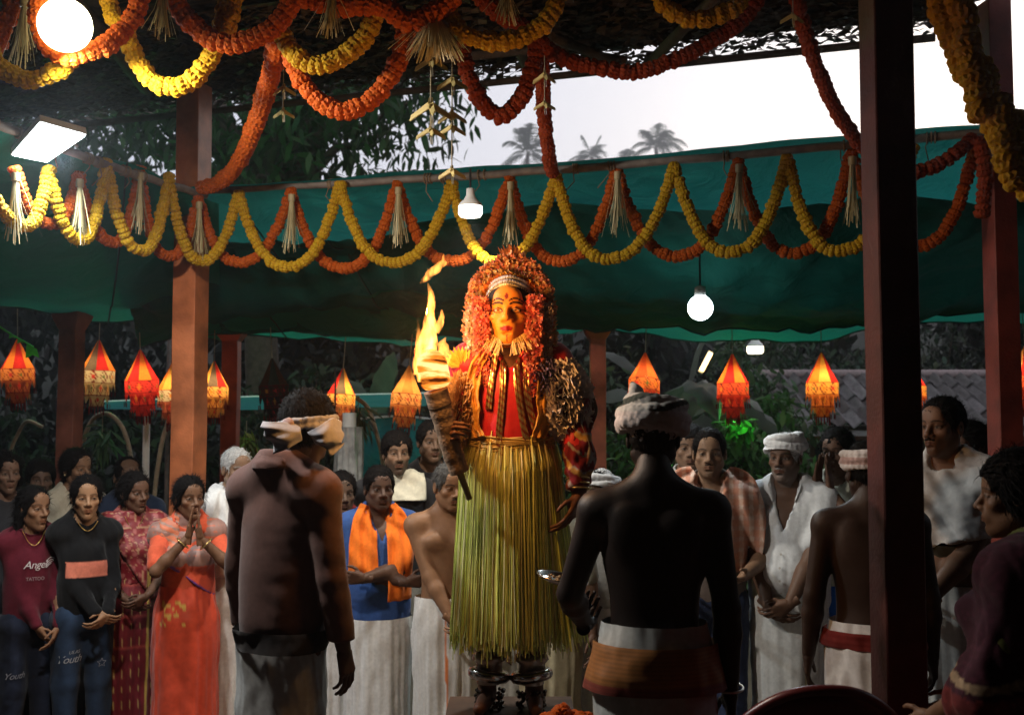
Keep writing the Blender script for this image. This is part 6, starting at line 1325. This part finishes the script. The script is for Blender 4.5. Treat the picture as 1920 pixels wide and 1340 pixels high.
D = Person('person', 'costumed dancer with painted orange face, tall flower headdress and straw skirt, holding a torch', 0, 0, 0, 0, R(-4), H=DH, pos=(dp.x, dp.y, DG), skin=(.13, .055, .03), seed=40, hair=None, bodyh=.012,
           face=dict(lip=(.30, .012, .015), browt=.0042, gaze=.0),
           body=dict(build=1.0, yaw=R(-3), pitch=R(-2), hscale=1.12, arms={'a': dict(to=(-.132, -.125, .622), dir=(.12, -.9, .35), thumb=(.1, .3, .95), hand='grip', pole=(-.15, .6, -1)), 'b': dict(to=(.160, -.045, .490), dir=(-.35, -.3, -.9), thumb=(-.3, -.9, .1), hand='relaxed', pole=(1, .3, -.1))}))
# repaint the face: turmeric orange with black lines
me = D.body.data; n = len(me.vertices); co = np.empty(n * 3, np.float32); me.vertices.foreach_get('co', co); co = co.reshape(-1, 3)
hl = ((co - D.B.hp) / D.B.hs - np.array((0, .02, -.09))) @ D.B.hrot + np.array((0, .02, -.09)); cl = np.empty(n * 4, np.float32); me.color_attributes['Col'].data.foreach_get('color', cl); cl = cl.reshape(-1, 4)
x, y, z = hl.T; ax = np.abs(x); fm = (z > -.125) & (y < .0) & (z < .1) & (ax < .09)
lum = cl[:, :3].mean(1) / np.mean((.13, .055, .03)); base = np.array((.72, .235, .024)); lipm = fm & (np.abs(z + .065) < .0092 * np.sqrt(np.clip(1 - (ax / .0225) ** 2, 0, 1))) & (y < -.07)
newc = np.where((lum < .45)[:, None], cl[:, :3] * .6, base * np.clip(lum, .6, 1.05)[:, None]); cl[fm & ~lipm, :3] = newc[fm & ~lipm]; cl[lipm, :3] = (.32, .012, .016)
def ln(m): cl[m & fm, :3] = (.012, .008, .006)
u = (ax - .031) / .0150; ln((np.abs(z - .0075 * np.clip(1 - u * u, 0, 1)) < .0028) & (np.abs(u) < 1.1)); ln((np.abs(z - .002 - (ax - .046) * .12) < .0024) & (ax > .044) & (ax < .066))
ln((np.abs(z + .0065 * np.clip(1 - u * u, 0, 1) + .0025) < .0018) & (np.abs(u) < 1.2)); cl[fm & (np.abs(u) < .85) & (np.abs(z) < .0042 * np.clip(1 - u * u, 0, 1)) & (np.abs(u) > .42), :3] = (.5, .40, .30)
ln((np.abs(z - .030 - .010 * np.sin(np.clip((ax - .006) / .05, 0, 1) * PI)) < .0034) & (ax > .008) & (ax < .056)); ln((ax < .0022) & (z < -.083) & (z > -.112)); cl[fm & (np.abs(ax * 1.2) + np.abs(z - .048) * .8 < .011), :3] = (.20, .02, .012)
for zz in (-.012, -.020, -.028): ln((np.abs(z - zz) < .0011) & (ax > .048) & (ax < .062))
nk = (z <= -.118) & (np.abs(x) < .1) & (z > -.25); me.color_attributes['Col'].data.foreach_set('color', cl.ravel())
root = D.root; rs = np.random.RandomState(77); HP = lambda q: D.B.head_pt(np.asarray(q, float).reshape(-1, 3))
# red bodice, waist wrap, gold ribbons and yellow cloth panels
D.shirt((.50, .010, .022), sleeve=1.3, hem=.55, neck=.06, vee=.05, g=.012, loose=.006, collar=False, boxy=False, name='red_bodice', mat=SILK, h=.009, fold=(.005, 20))
gold = (.62, .40, .12)
for k, pts in enumerate(([(-.012, .84), (-.012, .74), (-.020, .64), (-.016, .585)], [(.018, .84), (.020, .76), (.034, .66), (.050, .59)], [(-.030, .83), (-.040, .75), (-.046, .69)], [(.04, .80), (.048, .70), (.075, .60)])):
    D.strip('gold_ribbon', pts, .015, gold, D.sf, .010, folds=.003, mat=GOLD, colf=lambda V: np.where((np.sin(V[:, 2] * 240 + V[:, 0] * 200) > -.3)[:, None], np.array((.62, .42, .15)), np.array((.42, .06, .03))), n=70, m=8)
for sx in (-1, 1): D.strip('yellow_panel', [(sx * .058, .825), (sx * .080, .77), (sx * .084, .69), (sx * .070, .625)], [.026, .034, .034, .030], (.60, .27, .04), D.sf, .020, folds=.007, mat=CLOTH, n=80, m=26, crinkle=.010)
# ruffles
def ruffle(name, c, rad, rows, colA, colB, waves, amp, w_, seed, a0=0, a1=2 * PI, tilt=None):
    r2 = np.random.RandomState(seed); mb = MB(); rad = np.array(rad); n = 240
    for k in range(rows):
        la = -1.25 + 2.5 * (k + .5) / rows; t = np.linspace(a0, a1, n); wv = waves * max(.35, math.cos(la))
        ph = r2.rand(3) * 6.28; lat = la + amp * np.sin(t * wv + ph[0] + 1.2 * np.sin(t * wv * .37 + ph[1])) ; lon = t + amp * .5 * np.sin(t * wv * 2 + ph[2]) / max(.4, math.cos(la))
        nrm = np.stack([np.cos(lat) * np.cos(lon), np.cos(lat) * np.sin(lon), np.sin(lat)], 1); inn = nrm * (rad - w_); lo2 = lat + .10 * np.sin(t * wv * 1.3 + ph[1]); out = np.stack([np.cos(lo2) * np.cos(lon), np.cos(lo2) * np.sin(lon), np.sin(lo2)], 1) * (rad + .006 * r2.randn(n, 1))
        V = np.vstack([inn, (inn + out) / 2, out]); 
        if tilt is not None: V = V @ np.array(tilt).T
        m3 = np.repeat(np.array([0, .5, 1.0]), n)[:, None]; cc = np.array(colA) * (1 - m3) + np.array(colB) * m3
        mb.add(V + np.array(c), grid_faces(3, n), cc * (.8 + .4 * r2.rand(3 * n, 1)))
    return mb.build(name, CLOTH, root)
H = DH
Lp = lambda u, v, y: ((u - DX) / (FPX / DD), y, HC - (v - 790) / (FPX / DD) - DG)
ruffle('frill_sleeve', Lp(1052, 745, .0), (.120, .115, .175), 20, (.34, .27, .28), (.85, .76, .72), 28, .12, .06, 1, tilt=rotm(0, 0, R(-14)))
ruffle('frill_collar', Lp(1015, 712, -.05), (.075, .07, .10), 11, (.06, .045, .14), (.18, .13, .28), 20, .14, .035, 2)
ruffle('frill_sleeve', Lp(864, 770, -.04), (.066, .085, .160), 20, (.34, .11, .04), (.74, .44, .20), 18, .13, .035, 3, tilt=rotm(0, 0, R(6)))
# gathered yellow leaf cloth on the torch side shoulder
mb = MB()
for k in range(9):
    a = R(60 + k * 13); L = .085 * (1 - .02 * abs(k - 4)); o_ = np.array(Lp(868, 690, -.06)); d = np.array((math.cos(a) * .9, -.2, math.sin(a))); s_ = np.array((-math.sin(a), 0, math.cos(a))) * .013
    mb.add([o_, o_ + d * L * .5 + s_ + np.array((0, -.008 * (k % 2), 0)), o_ + d * L, o_ + d * L * .5 - s_ - np.array((0, .008 * (k % 2), 0))], [[0, 1, 2], [0, 2, 3]], np.array((.66, .42, .06)) * (.8 + .4 * rs.rand()))
mb.build('leaf_fan', STRAW, root, smooth=False)
# hanging sleeve cloth, red and white with gold bands
def wrapc(V): 
    t = V[:, 2] * 95 + V[:, 0] * 60 + 1.5 * np.sin(V[:, 1] * 40); c = np.tile((.15, .010, .018), (len(V), 1)); c[np.sin(t) > .82] = (.28, .25, .25); c[np.sin(t * .5 + 1.2) > .9] = (.40, .24, .07); return c
D.garment('arm_wrap', wrapc, lambda f: D.B.arms_(f, .016, 1.75, .02, 'b'), lambda X, Y, Z: .095 - X + 0 * Y + 0 * Z, .008, (.014, 30))
e = D.B.arm['b']['e']; A = np.linspace(0, 1, 16); B_ = np.linspace(0, 1, 26); AA, BB = np.meshgrid(A, B_); V = np.stack([e[0] + .045 - .09 * (AA - .3) * (1 - .2 * BB) + .012 * np.sin(BB * 9 + AA * 4), e[1] - .03 + .03 * np.sin(AA * 9 + BB * 2), e[2] + .13 - .26 * BB], -1).reshape(-1, 3)
mesh_np('sleeve_flap', V, grid_faces(26, 16), CLOTH, root, np.where((np.sin(V[:, 0] * 110 + V[:, 2] * 22) > .1)[:, None], np.array((.17, .010, .018)), np.array((.24, .22, .22))))
for t_ in (.72, .80, .88): bangle(D, 'b', (.6, .42, .16), t_, 1.12); bangle(D, 'a', (.6, .42, .16), t_, 1.08)
# ---- headdress
def arch_pts(r, flare, h0, n, top=0.0):
    """points of a horseshoe arch in head space: (x,z) from one foot over the crown to the other"""
    a = np.linspace(0, 1, n); out = []
    L1, L2 = max(h0, .001), PI * r * 1.1; tot = 2 * L1 + L2
    for q in a * tot:
        if q < L1: out.append((-r - flare * (1 - q / L1), -L1 + q))
        elif q < L1 + L2: th = PI - (q - L1) / L2 * PI; out.append((r * math.cos(th), r * 1.30 * math.sin(th) + top * math.sin(th) ** 6))
        else: out.append((r + flare * (q - L1 - L2) / L1, -(q - L1 - L2)))
    return np.array(out)
# backing plate
ap = arch_pts(.146, .0, .26, 60); V = []
for yy, sc in ((.050, .45), (.030, .62), (.015, .82), (.030, 1.0), (.055, 1.02), (.075, .8)): V.append(np.stack([ap[:, 0] * sc, np.full(60, yy), ap[:, 1] * (sc if sc < 1 else 1) + .012 * (1 - sc)], 1))
V = np.vstack(V); mesh_np('headdress_plate', HP(V + np.array((0, 0, .0))), grid_faces(6, 60), pmat('dark_felt', (.10, .035, .02), rough=.9), root)
rim = arch_pts(.152, .006, .26, 84, .0); mb = MB()
for i, (x, z) in enumerate(rim):
    c = (.70, .52, .24) if i % 2 else (.60, .24, .08); nrm = np.array((x, 0, max(z, 0))); nrm /= np.linalg.norm(nrm) + 1e-6
    scatter(mb, [np.array((x, .018, z))], [.0105], [c], rs, 'bead', .2); d = nrm * (.009 + .006 * rs.rand()) + np.array((0, -.008 * rs.rand(), .006)); s_ = np.cross(nrm, (0, 1, 0)) * .0055; b = np.array((x, .012, z)) + nrm * .006
    mb.add([b - s_, b + s_, b + d * .6 + s_ * .7 + np.array((0, -.004, 0)), b + d], [[0, 1, 2], [0, 2, 3]], np.array((.62, .34, .12)) * (.7 + .5 * rs.rand()))
for r, sz, dy, cA in ((.146, .0065, .004, (.62, .40, .14)), (.137, .006, .0, (.40, .26, .16)), (.128, .007, -.004, (.30, .20, .15)), (.119, .006, -.010, (.60, .34, .12))):
    q = arch_pts(r, .0, .18, 90); scatter(mb, [np.array((x + .0025 * rs.randn(), dy + .003 * rs.randn(), z + .0025 * rs.randn())) for x, z in q], [sz * (.8 + .5 * rs.rand()) for _ in q], [cA if rs.rand() < .7 else (.45, .10, .05) for _ in q], rs, 'bead', .3)
mb.v = [HP(v) for v in mb.v]; mb.build('gilt_rim', GILT, root, smooth=False)
def f_arch(r):
    q = arch_pts(r.uniform(.112, .150), 0, .24, 40)[r.randint(40)]; return np.array((q[0] + .004 * r.randn(), -.004 - .014 * r.rand(), q[1] + .004 * r.randn()))
# curled gilt strips filling the arch face
mb = MB()
for k in range(420):
    th = PI * rs.rand(); r = .122 + .036 * rs.rand(); c = np.array((r * math.cos(th), .002 - .012 * rs.rand(), r * 1.30 * math.sin(th))); a = rs.rand() * 6.28; ca, sa = math.cos(a) * .008, math.sin(a) * .008
    mb.add([c + (-ca, 0, -sa), c + (0, -.007, 0) , c + (ca, 0, sa), c + (sa * .4, -.002, -ca * .4)], [[0, 1, 3], [1, 2, 3]], np.array((.55, .30, .13)) * (.4 + .9 * rs.rand()))
mb.v = [HP(v) for v in mb.v]; mb.build('gilt_curls', GILT, root, smooth=False, kind='stuff')
# crest
mb = MB()
for k in range(46):
    a = rs.uniform(-1, 1); L = .030 + .022 * rs.rand(); b = np.array((.026 * a * rs.rand() ** .3, .012 - .022 * rs.rand(), .200 + .006 * rs.rand() - .01 * abs(a))); d = np.array((.45 * a, -.15 * rs.rand(), 1)) * L; s_ = np.array((.005, .001, 0))
    mb.add([b - s_, b + s_, b + d * .6 + s_ * 1.2, b + d], [[0, 1, 2], [0, 2, 3]], np.array((.62, .22, .09)) * (.5 + .8 * rs.rand()))
mb.v = [HP(v) for v in mb.v]; mb.build('crest', GILT, root, smooth=False)
# tiara: rows of silver-grey beads over the brow
mb = MB()
for (r, rz, zc, n, sz, c, dy) in ((.083, .078, .014, 30, .0066, (.72, .54, .26), -.076), (.090, .088, .016, 27, .0095, (.52, .47, .46), -.070), (.098, .101, .018, 29, .0100, (.46, .41, .42), -.062), (.078, .070, .012, 30, .0036, (.72, .6, .35), -.076)):
    for t in np.linspace(.10, .90, n):
        th = PI * t; p_ = np.array((r * math.cos(th), dy + .075 * abs(math.cos(th)) ** 1.6, zc + rz * math.sin(th) ** .85)); scatter(mb, [p_], [sz], [c], rs, 'bead', .3)
mb.v = [HP(v) for v in mb.v]; mb.build('tiara', GILT, root, smooth=False)
# dark cap under the tiara so that no bald skin shows
f = Field((-.12, -.12, -.1), (.12, .14, .16), .007); f.ell((0, .014, .036), (.082, .100, .094), .01); f.cut(lambda X, Y, Z: (np.interp(f.ax[1], [-.12, -.07, -.03, .0, .12], [.058, .05, .02, -.06, -.09])[None, :, None] - Z) * .8 + 0 * X); V, Q = f.mesh(); mesh_np('cap', HP(V), Q, pmat('black_cloth', (.015, .012, .012), rough=.9), root)
# flowers
def fl_band(name, fn, n, sz, cols, mat=PETAL, var=.3):
    mb = MB(); base = []
    for k in range(n): base.append(fn(rs))
    scatter(mb, base, [sz * (.7 + .6 * rs.rand()) for _ in base], [cols[rs.randint(len(cols))] for _ in base], rs, 'petal', var); mb.v = [HP(v) for v in mb.v]; return mb.build(name, mat, root, smooth=False, kind='stuff')
def f_top(r):
    th = PI * r.uniform(.16, .84); q = r.uniform(.100, .116); return np.array((q * math.cos(th), -.045 - .012 * r.rand() + .05 * abs(math.cos(th)), .012 + q * 1.05 * math.sin(th)))
def f_out(r):
    q = arch_pts(r.uniform(.144, .163), 0, .26, 60)[r.randint(60)]; return np.array((q[0] + .003 * r.randn(), .004 - .018 * r.rand(), q[1] + .003 * r.randn()))
fl_band('outer_fringe', f_out, 700, .0100, [(.74, .34, .18), (.72, .24, .14), (.76, .46, .26)])
fl_band('arch_flowers', f_arch, 1100, .0092, [(.70, .40, .16), (.66, .22, .10), (.72, .50, .24), (.55, .18, .10)])
fl_band('orange_flower_band', f_top, 460, .0105, [(.70, .30, .03), (.68, .36, .05), (.62, .16, .04)])
def side(sx, x0, x1, z0, z1, y0, taper=0): 
    def f(r):
        t = r.rand(); return np.array((sx * (x0 + (x1 - x0) * r.rand() - taper * t), y0 - .03 * r.rand() * (1 - .3 * t), z0 + (z1 - z0) * t))
    return f
for sx, s2 in ((-1, 'a'), (1, 'b')):
    fl_band('pink_flower_strand', side(sx, .070, .122, .05, -.27 if sx < 0 else -.30, -.046, .010), 900 if sx < 0 else 980, .0105, [(.74, .20, .13), (.74, .30, .18), (.70, .13, .10)])
    fl_band('white_flower_strand', side(sx, .112, .152, .03, -.36 if sx < 0 else -.24, -.016, .004), 800 if sx < 0 else 560, .0105, [(.74, .62, .48), (.74, .55, .40), (.68, .36, .24)] if sx < 0 else [(.50, .42, .38), (.55, .42, .36), (.50, .30, .24)])  # white flowers painted lighter on the torch side, dimmer on the shaded side
# chin fringe of straw
mb = MB()
for sx in (-1, 1):
    for k in range(64):
        t = rs.rand(); b = np.array((sx * (.018 + .050 * t), -.082 + .035 * t + .006 * rs.rand(), -.108 + .040 * t)); d = np.array((sx * (.15 + .55 * t + .5 * rs.randn() * .4), -.35 - .3 * rs.rand(), -1.0)) * (.036 + .022 * rs.rand()); s_ = np.array((.0011, .0, .0006)); mb.add([b - s_, b + s_, b + d + s_, b + d - s_], [[0, 1, 2, 3]], np.array((.70, .44, .14)) * (.7 + .5 * rs.rand()))
mb.v = [HP(v) for v in mb.v]; mb.build('chin_fringe', STRAW, root, smooth=False, kind='stuff')
MB().tube(HP(np.array([(.075 * math.sin(a), -.03 - .055 * math.cos(a), -.075 - .045 * math.cos(a)) for a in np.linspace(-1.5, 1.5, 24)])), .0025, 6, col=(.25, .14, .05)).build('chin_cord', CLOTH, root)
# ---- straw skirt: split young palm leaf
def straw_skirt():
    zt = HC - (838 - 790) / (FPX / DD) - DG; zb = HC - (1203 - 790) / (FPX / (DD - .17)) - DG; mb = MB(); N = 3200; m = 9
    for k in range(N):
        a = rs.rand() * 2 * PI; lay = rs.rand(); q = np.linspace(0, 1, m); tz = zt + .022 * rs.randn() - .01; bz = zb + .025 * rs.randn() + (.035 * rs.rand() if rs.rand() < .2 else 0); r0x, r0y = .158 + .012 * lay, .120 + .012 * lay; r1x, r1y = .205 + .026 * lay, .180 + .03 * lay
        ex = np.clip(q / .10, 0, 1) ** .6; flare = (1.18 * ex + .0) ; rx = r0x + (r1x - r0x) * (.35 * ex + .65 * q); ry = r0y + (r1y - r0y) * (.35 * ex + .65 * q); aw = a + .06 * rs.randn() * q + .012 * np.sin(q * 6 + rs.rand() * 6)
        p_ = np.stack([rx * np.cos(aw), ry * np.sin(aw) + .006, tz + (bz - tz) * q + .018 * np.sin(PI * np.clip(q / .12, 0, 1))], 1)
        if math.cos(a) > .75 and rs.rand() < .35: p_[:, 0] += .075 * q ** 1.5 * rs.rand()
        t = np.stack([-np.sin(aw), np.cos(aw), 0 * aw], 1) * (.0016 + .0014 * rs.rand()); tw = rs.uniform(-1, 1); t = t * math.cos(tw) + np.stack([np.cos(aw), np.sin(aw), 0 * aw], 1) * .0025 * math.sin(tw)
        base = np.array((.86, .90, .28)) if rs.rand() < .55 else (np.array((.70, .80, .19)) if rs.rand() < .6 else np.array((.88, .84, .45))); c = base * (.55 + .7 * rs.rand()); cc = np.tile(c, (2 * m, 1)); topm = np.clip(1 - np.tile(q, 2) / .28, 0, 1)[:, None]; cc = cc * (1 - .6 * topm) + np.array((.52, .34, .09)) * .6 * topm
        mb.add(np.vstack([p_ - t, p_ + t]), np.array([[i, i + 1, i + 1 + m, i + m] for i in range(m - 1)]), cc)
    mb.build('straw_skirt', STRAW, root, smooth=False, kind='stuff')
    # inner lining that stops the see-through
    A, T = np.meshgrid(np.arange(48) * 2 * PI / 48, np.linspace(0, 1, 12)); rx = .150 + .055 * T; ry = .112 + .055 * T; mesh_np('skirt_lining', np.stack([rx * np.cos(A), ry * np.sin(A) + .006, zt - .01 + (zb + .05 - zt) * T], -1).reshape(-1, 3), grid_faces(12, 48, True), pmat('lining', (.22, .23, .06), rough=.9), root)
    mb = MB()
    for k in range(46):
        a = rs.rand() * 2 * PI; L = rs.uniform(1.2, 2.6); n = 16; an = np.linspace(a, a + L, n); ph = rs.rand() * 6; rr = 1 + .06 * rs.rand(); p_ = np.stack([.163 * rr * np.cos(an), .126 * rr * np.sin(an) + .006, zt + .012 + .014 * np.sin(an * 2 + ph) + .016 * rs.randn()], 1); mb.tube(p_, .0045, 5, col=np.array((.55, .36, .10)) * (.7 + .5 * rs.rand()), cap=False)
    mb.build('straw_belt', STRAW, root)
straw_skirt()
# ---- anklets, bells
for sx in (-1, 1):
    ax_ = sx * .080; z0 = HC - (1262 - 790) / (FPX / (DD - .05)) - DG; cx = ax_; an = np.linspace(0, 2 * PI, 30)
    MB().tube([(cx + .060 * math.cos(a), -.01 + .055 * math.sin(a), z0 + .010 * math.cos(a * 1 + (2.6 if sx < 0 else .4))) for a in an], np.full(30, .022), 10).build('anklet', SILVER, root)
    MB().lathe([(.045, .085), (.062, .075), (.066, .06), (.050, .045), (.048, -.03)], 24, (cx, -.008, z0 + .0)).build('ankle_cuff', pmat('worn_silver', (.42, .33, .27), rough=.35, metal=.8), root)
    mb = MB()
    for k in range(60):
        a = rs.rand() * 6.28; zz = z0 - .055 - .075 * rs.rand(); r = .042 + .012 * rs.rand(); scatter(mb, [np.array((cx + r * math.cos(a), .0 + r * math.sin(a), zz))], [.009], [(.10, .075, .055)], rs, 'bead', .4)
    mb.build('ankle_bells', GOLD, root, smooth=False)
# stool
WOOD = pmat('dark_wood', (.07, .035, .02), rough=.5, noise=.4, nscale=15); t = empty('wooden_stool', (dp.x, dp.y, GI), 0, 'dark wooden stool under the dancer\'s feet', 'stool'); MB().box((0, 0, DG - .03), (.24, .18, .027)).build('seat', WOOD, t, smooth=False)
for sx in (-1, 1):
    for sy in (-1, 1): MB().tube([(sx * .20, sy * .14, DG - .05), (sx * .22, sy * .16, 0)], [.028, .022], 10).build('leg', WOOD, t)
# ---- torch
hw = D.root.matrix_basis @ Vector(tuple(D.B.arm['a']['w'])); gp = P(846, 838, 3.86)
def tpt(u, v, d=3.84): return P(u, v, d)
base = tpt(880, 935, 3.90); t = empty('torch', base, 0, 'burning cloth-wrapped torch in the dancer\'s raised hand', 'torch'); loc = lambda q: tuple(q - base)
path = [loc(tpt(880, 935, 3.90)), loc(tpt(862, 885, 3.87)), loc(tpt(848, 845, 3.86)), loc(tpt(836, 800, 3.85)), loc(tpt(826, 765, 3.84)), loc(tpt(817, 732, 3.83))]
MB().tube(spline(path[:3], 10), np.linspace(.011, .016, 10), 9).build('stick', pmat('pale_stick', (.30, .25, .12), rough=.7, noise=.3), t)
sp = spline(path[1:], 60); T = np.linspace(0, 1, 60); MB().tube(sp, .036 + .008 * T + .0008 * np.sin(T * 40), 18).build('wrapping', pmat('torch_cloth', (.28, .19, .13), rough=.95, noise=.25, nscale=30, bump=.5, bscale=80), t)
mb = MB(); d_ = np.array(path[-1]) - np.array(path[1])
for q in (.25, .52, .78): 
    c = sp[int(q * 59)]; dd = d_ / np.linalg.norm(d_); n1 = np.cross(dd, (0, 1, 0)); n1 /= np.linalg.norm(n1); n2 = np.cross(dd, n1); an = np.linspace(0, 2 * PI, 20)[:, None]; mb.tube(c + (.028 + .014 * q + .002) * (np.cos(an) * n1 + np.sin(an) * n2), .003, 5, cap=False)
mb.build('binding', pmat('binding', (.04, .025, .015), rough=.9), t)
# burning head: glowing cloth with charred bands
m, nt, o = newmat('ember_cloth'); N = nt.nodes.new; L = nt.links.new; tc = N('ShaderNodeTexCoord'); mp = N('ShaderNodeMapping'); mp.inputs['Scale'].default_value = (6, 6, 34); nz = N('ShaderNodeTexNoise'); nz.inputs['Scale'].default_value = 1.0; nz.inputs['Detail'].default_value = 5; L(tc.outputs['Object'], mp.inputs[0]); L(mp.outputs[0], nz.inputs['Vector'])
cr = N('ShaderNodeValToRGB'); cr.color_ramp.elements[0].position = .40; cr.color_ramp.elements[0].color = (.05, .008, .001, 1); cr.color_ramp.elements[1].position = .60; cr.color_ramp.elements[1].color = (1, .62, .22, 1); e1 = cr.color_ramp.elements.new(.5); e1.color = (.9, .22, .02, 1); L(nz.outputs[0], cr.inputs[0]); em = N('ShaderNodeEmission'); em.inputs[1].default_value = 1.9; L(cr.outputs[0], em.inputs[0]); L(em.outputs[0], o.inputs[0]); EMB = m
a_, b_ = np.array(loc(tpt(819, 727, 3.83))), np.array(loc(tpt(804, 655, 3.82))); q = np.linspace(0, 1, 16)[:, None]; MB().tube(a_ + (b_ - a_) * q, np.array([.040, .050, .054, .055, .056, .056, .055, .056, .056, .055, .054, .052, .048, .040, .028, .012]), 20).build('burning_head', EMB, t)
# flame tongues: glowing gas, thin at the edges
m, nt, o = newmat('flame_gas'); N = nt.nodes.new; L = nt.links.new; tc = N('ShaderNodeTexCoord'); mp = N('ShaderNodeMapping'); mp.inputs['Scale'].default_value = (1, 1, .35); L(tc.outputs['Object'], mp.inputs[0]); nz = N('ShaderNodeTexNoise'); nz.inputs['Scale'].default_value = 38; nz.inputs['Detail'].default_value = 3; nz.inputs['Distortion'].default_value = .8; L(mp.outputs[0], nz.inputs['Vector'])
mr = N('ShaderNodeMapRange'); mr.inputs[1].default_value = .36; mr.inputs[2].default_value = .62; mr.inputs[3].default_value = 8; mr.inputs[4].default_value = 150; L(nz.outputs[0], mr.inputs[0]); em = N('ShaderNodeEmission'); em.inputs[0].default_value = (1, .36, .062, 1); L(mr.outputs[0], em.inputs[1]); L(em.outputs[0], o.inputs['Volume']); FGAS = m
def tongue(name, px, rad, d=3.82, seed=0):
    pts = spline([np.array(loc(tpt(u, v, d))) for u, v in px], 44); r = np.interp(np.linspace(0, 1, 44), np.linspace(0, 1, len(rad)), np.array(rad) / FPX * d); V, F = tube_arr(pts, r, 20); w_ = (.010 * wob(V * np.array((1, 1, .6)), 40, seed) + .005 * wob(V, 110, seed + 2))[:, None] * np.clip(np.repeat(r, 20)[:, None] / .012, 0, 1); V = V + w_ * np.array((1, .6, .3))
    k = len(V); V = np.vstack([V, pts[0], pts[-1]]); i_ = np.arange(20); cap = np.vstack([np.stack([(i_ + 1) % 20, i_, np.full(20, k)], 1), np.stack([k - 20 + i_, k - 20 + (i_ + 1) % 20, np.full(20, k + 1)], 1)]); mesh_np(name, V, [cap, F], FGAS, t)
tongue('flame', [(806, 712), (800, 675), (801, 640), (806, 606), (810, 575), (806, 552), (802, 530)], [20, 21, 16, 13, 9, 6, 1], seed=1)
tongue('flame', [(790, 700), (785, 665), (789, 632), (784, 600)], [11, 9, 6, 1], seed=2); tongue('flame', [(824, 690), (830, 662), (828, 645), (836, 632)], [12, 10, 6, 1], seed=3); tongue('flame', [(816, 622), (826, 603), (828, 580)], [8, 8, 1], seed=4); tongue('flame', [(808, 660), (812, 620), (803, 585), (809, 556)], [10, 9, 7, 2], seed=7)
tongue('flame_wisp', [(790, 526), (803, 518), (814, 508), (826, 494), (832, 476)], [2, 6, 8, 7, 1], seed=5); tongue('flame_wisp', [(787, 531), (797, 524), (806, 516), (801, 503)], [1, 5, 5, 1], seed=6)
plight(t, loc(tpt(800, 618, 3.72)), 14, (1.0, .45, .12), .06); plight(t, loc(tpt(802, 560, 3.76)), 6, (1.0, .47, .13), .05)

# ------------------------------------------------------------------ evening haze and incense smoke in the air
m, nt, o = newmat('haze'); pv = nt.nodes.new('ShaderNodeVolumePrincipled'); pv.inputs['Color'].default_value = (.88, .92, 1, 1); pv.inputs['Density'].default_value = .0018; pv.inputs['Anisotropy'].default_value = .78
nt.links.new(pv.outputs[0], o.inputs['Volume'])
hz = MB().box((0, 50, 20.0), (306, 356, 21.2)).build('haze', m, smooth=False); hz['kind'] = 'stuff'; hz['label'] = 'thin evening haze filling the air'
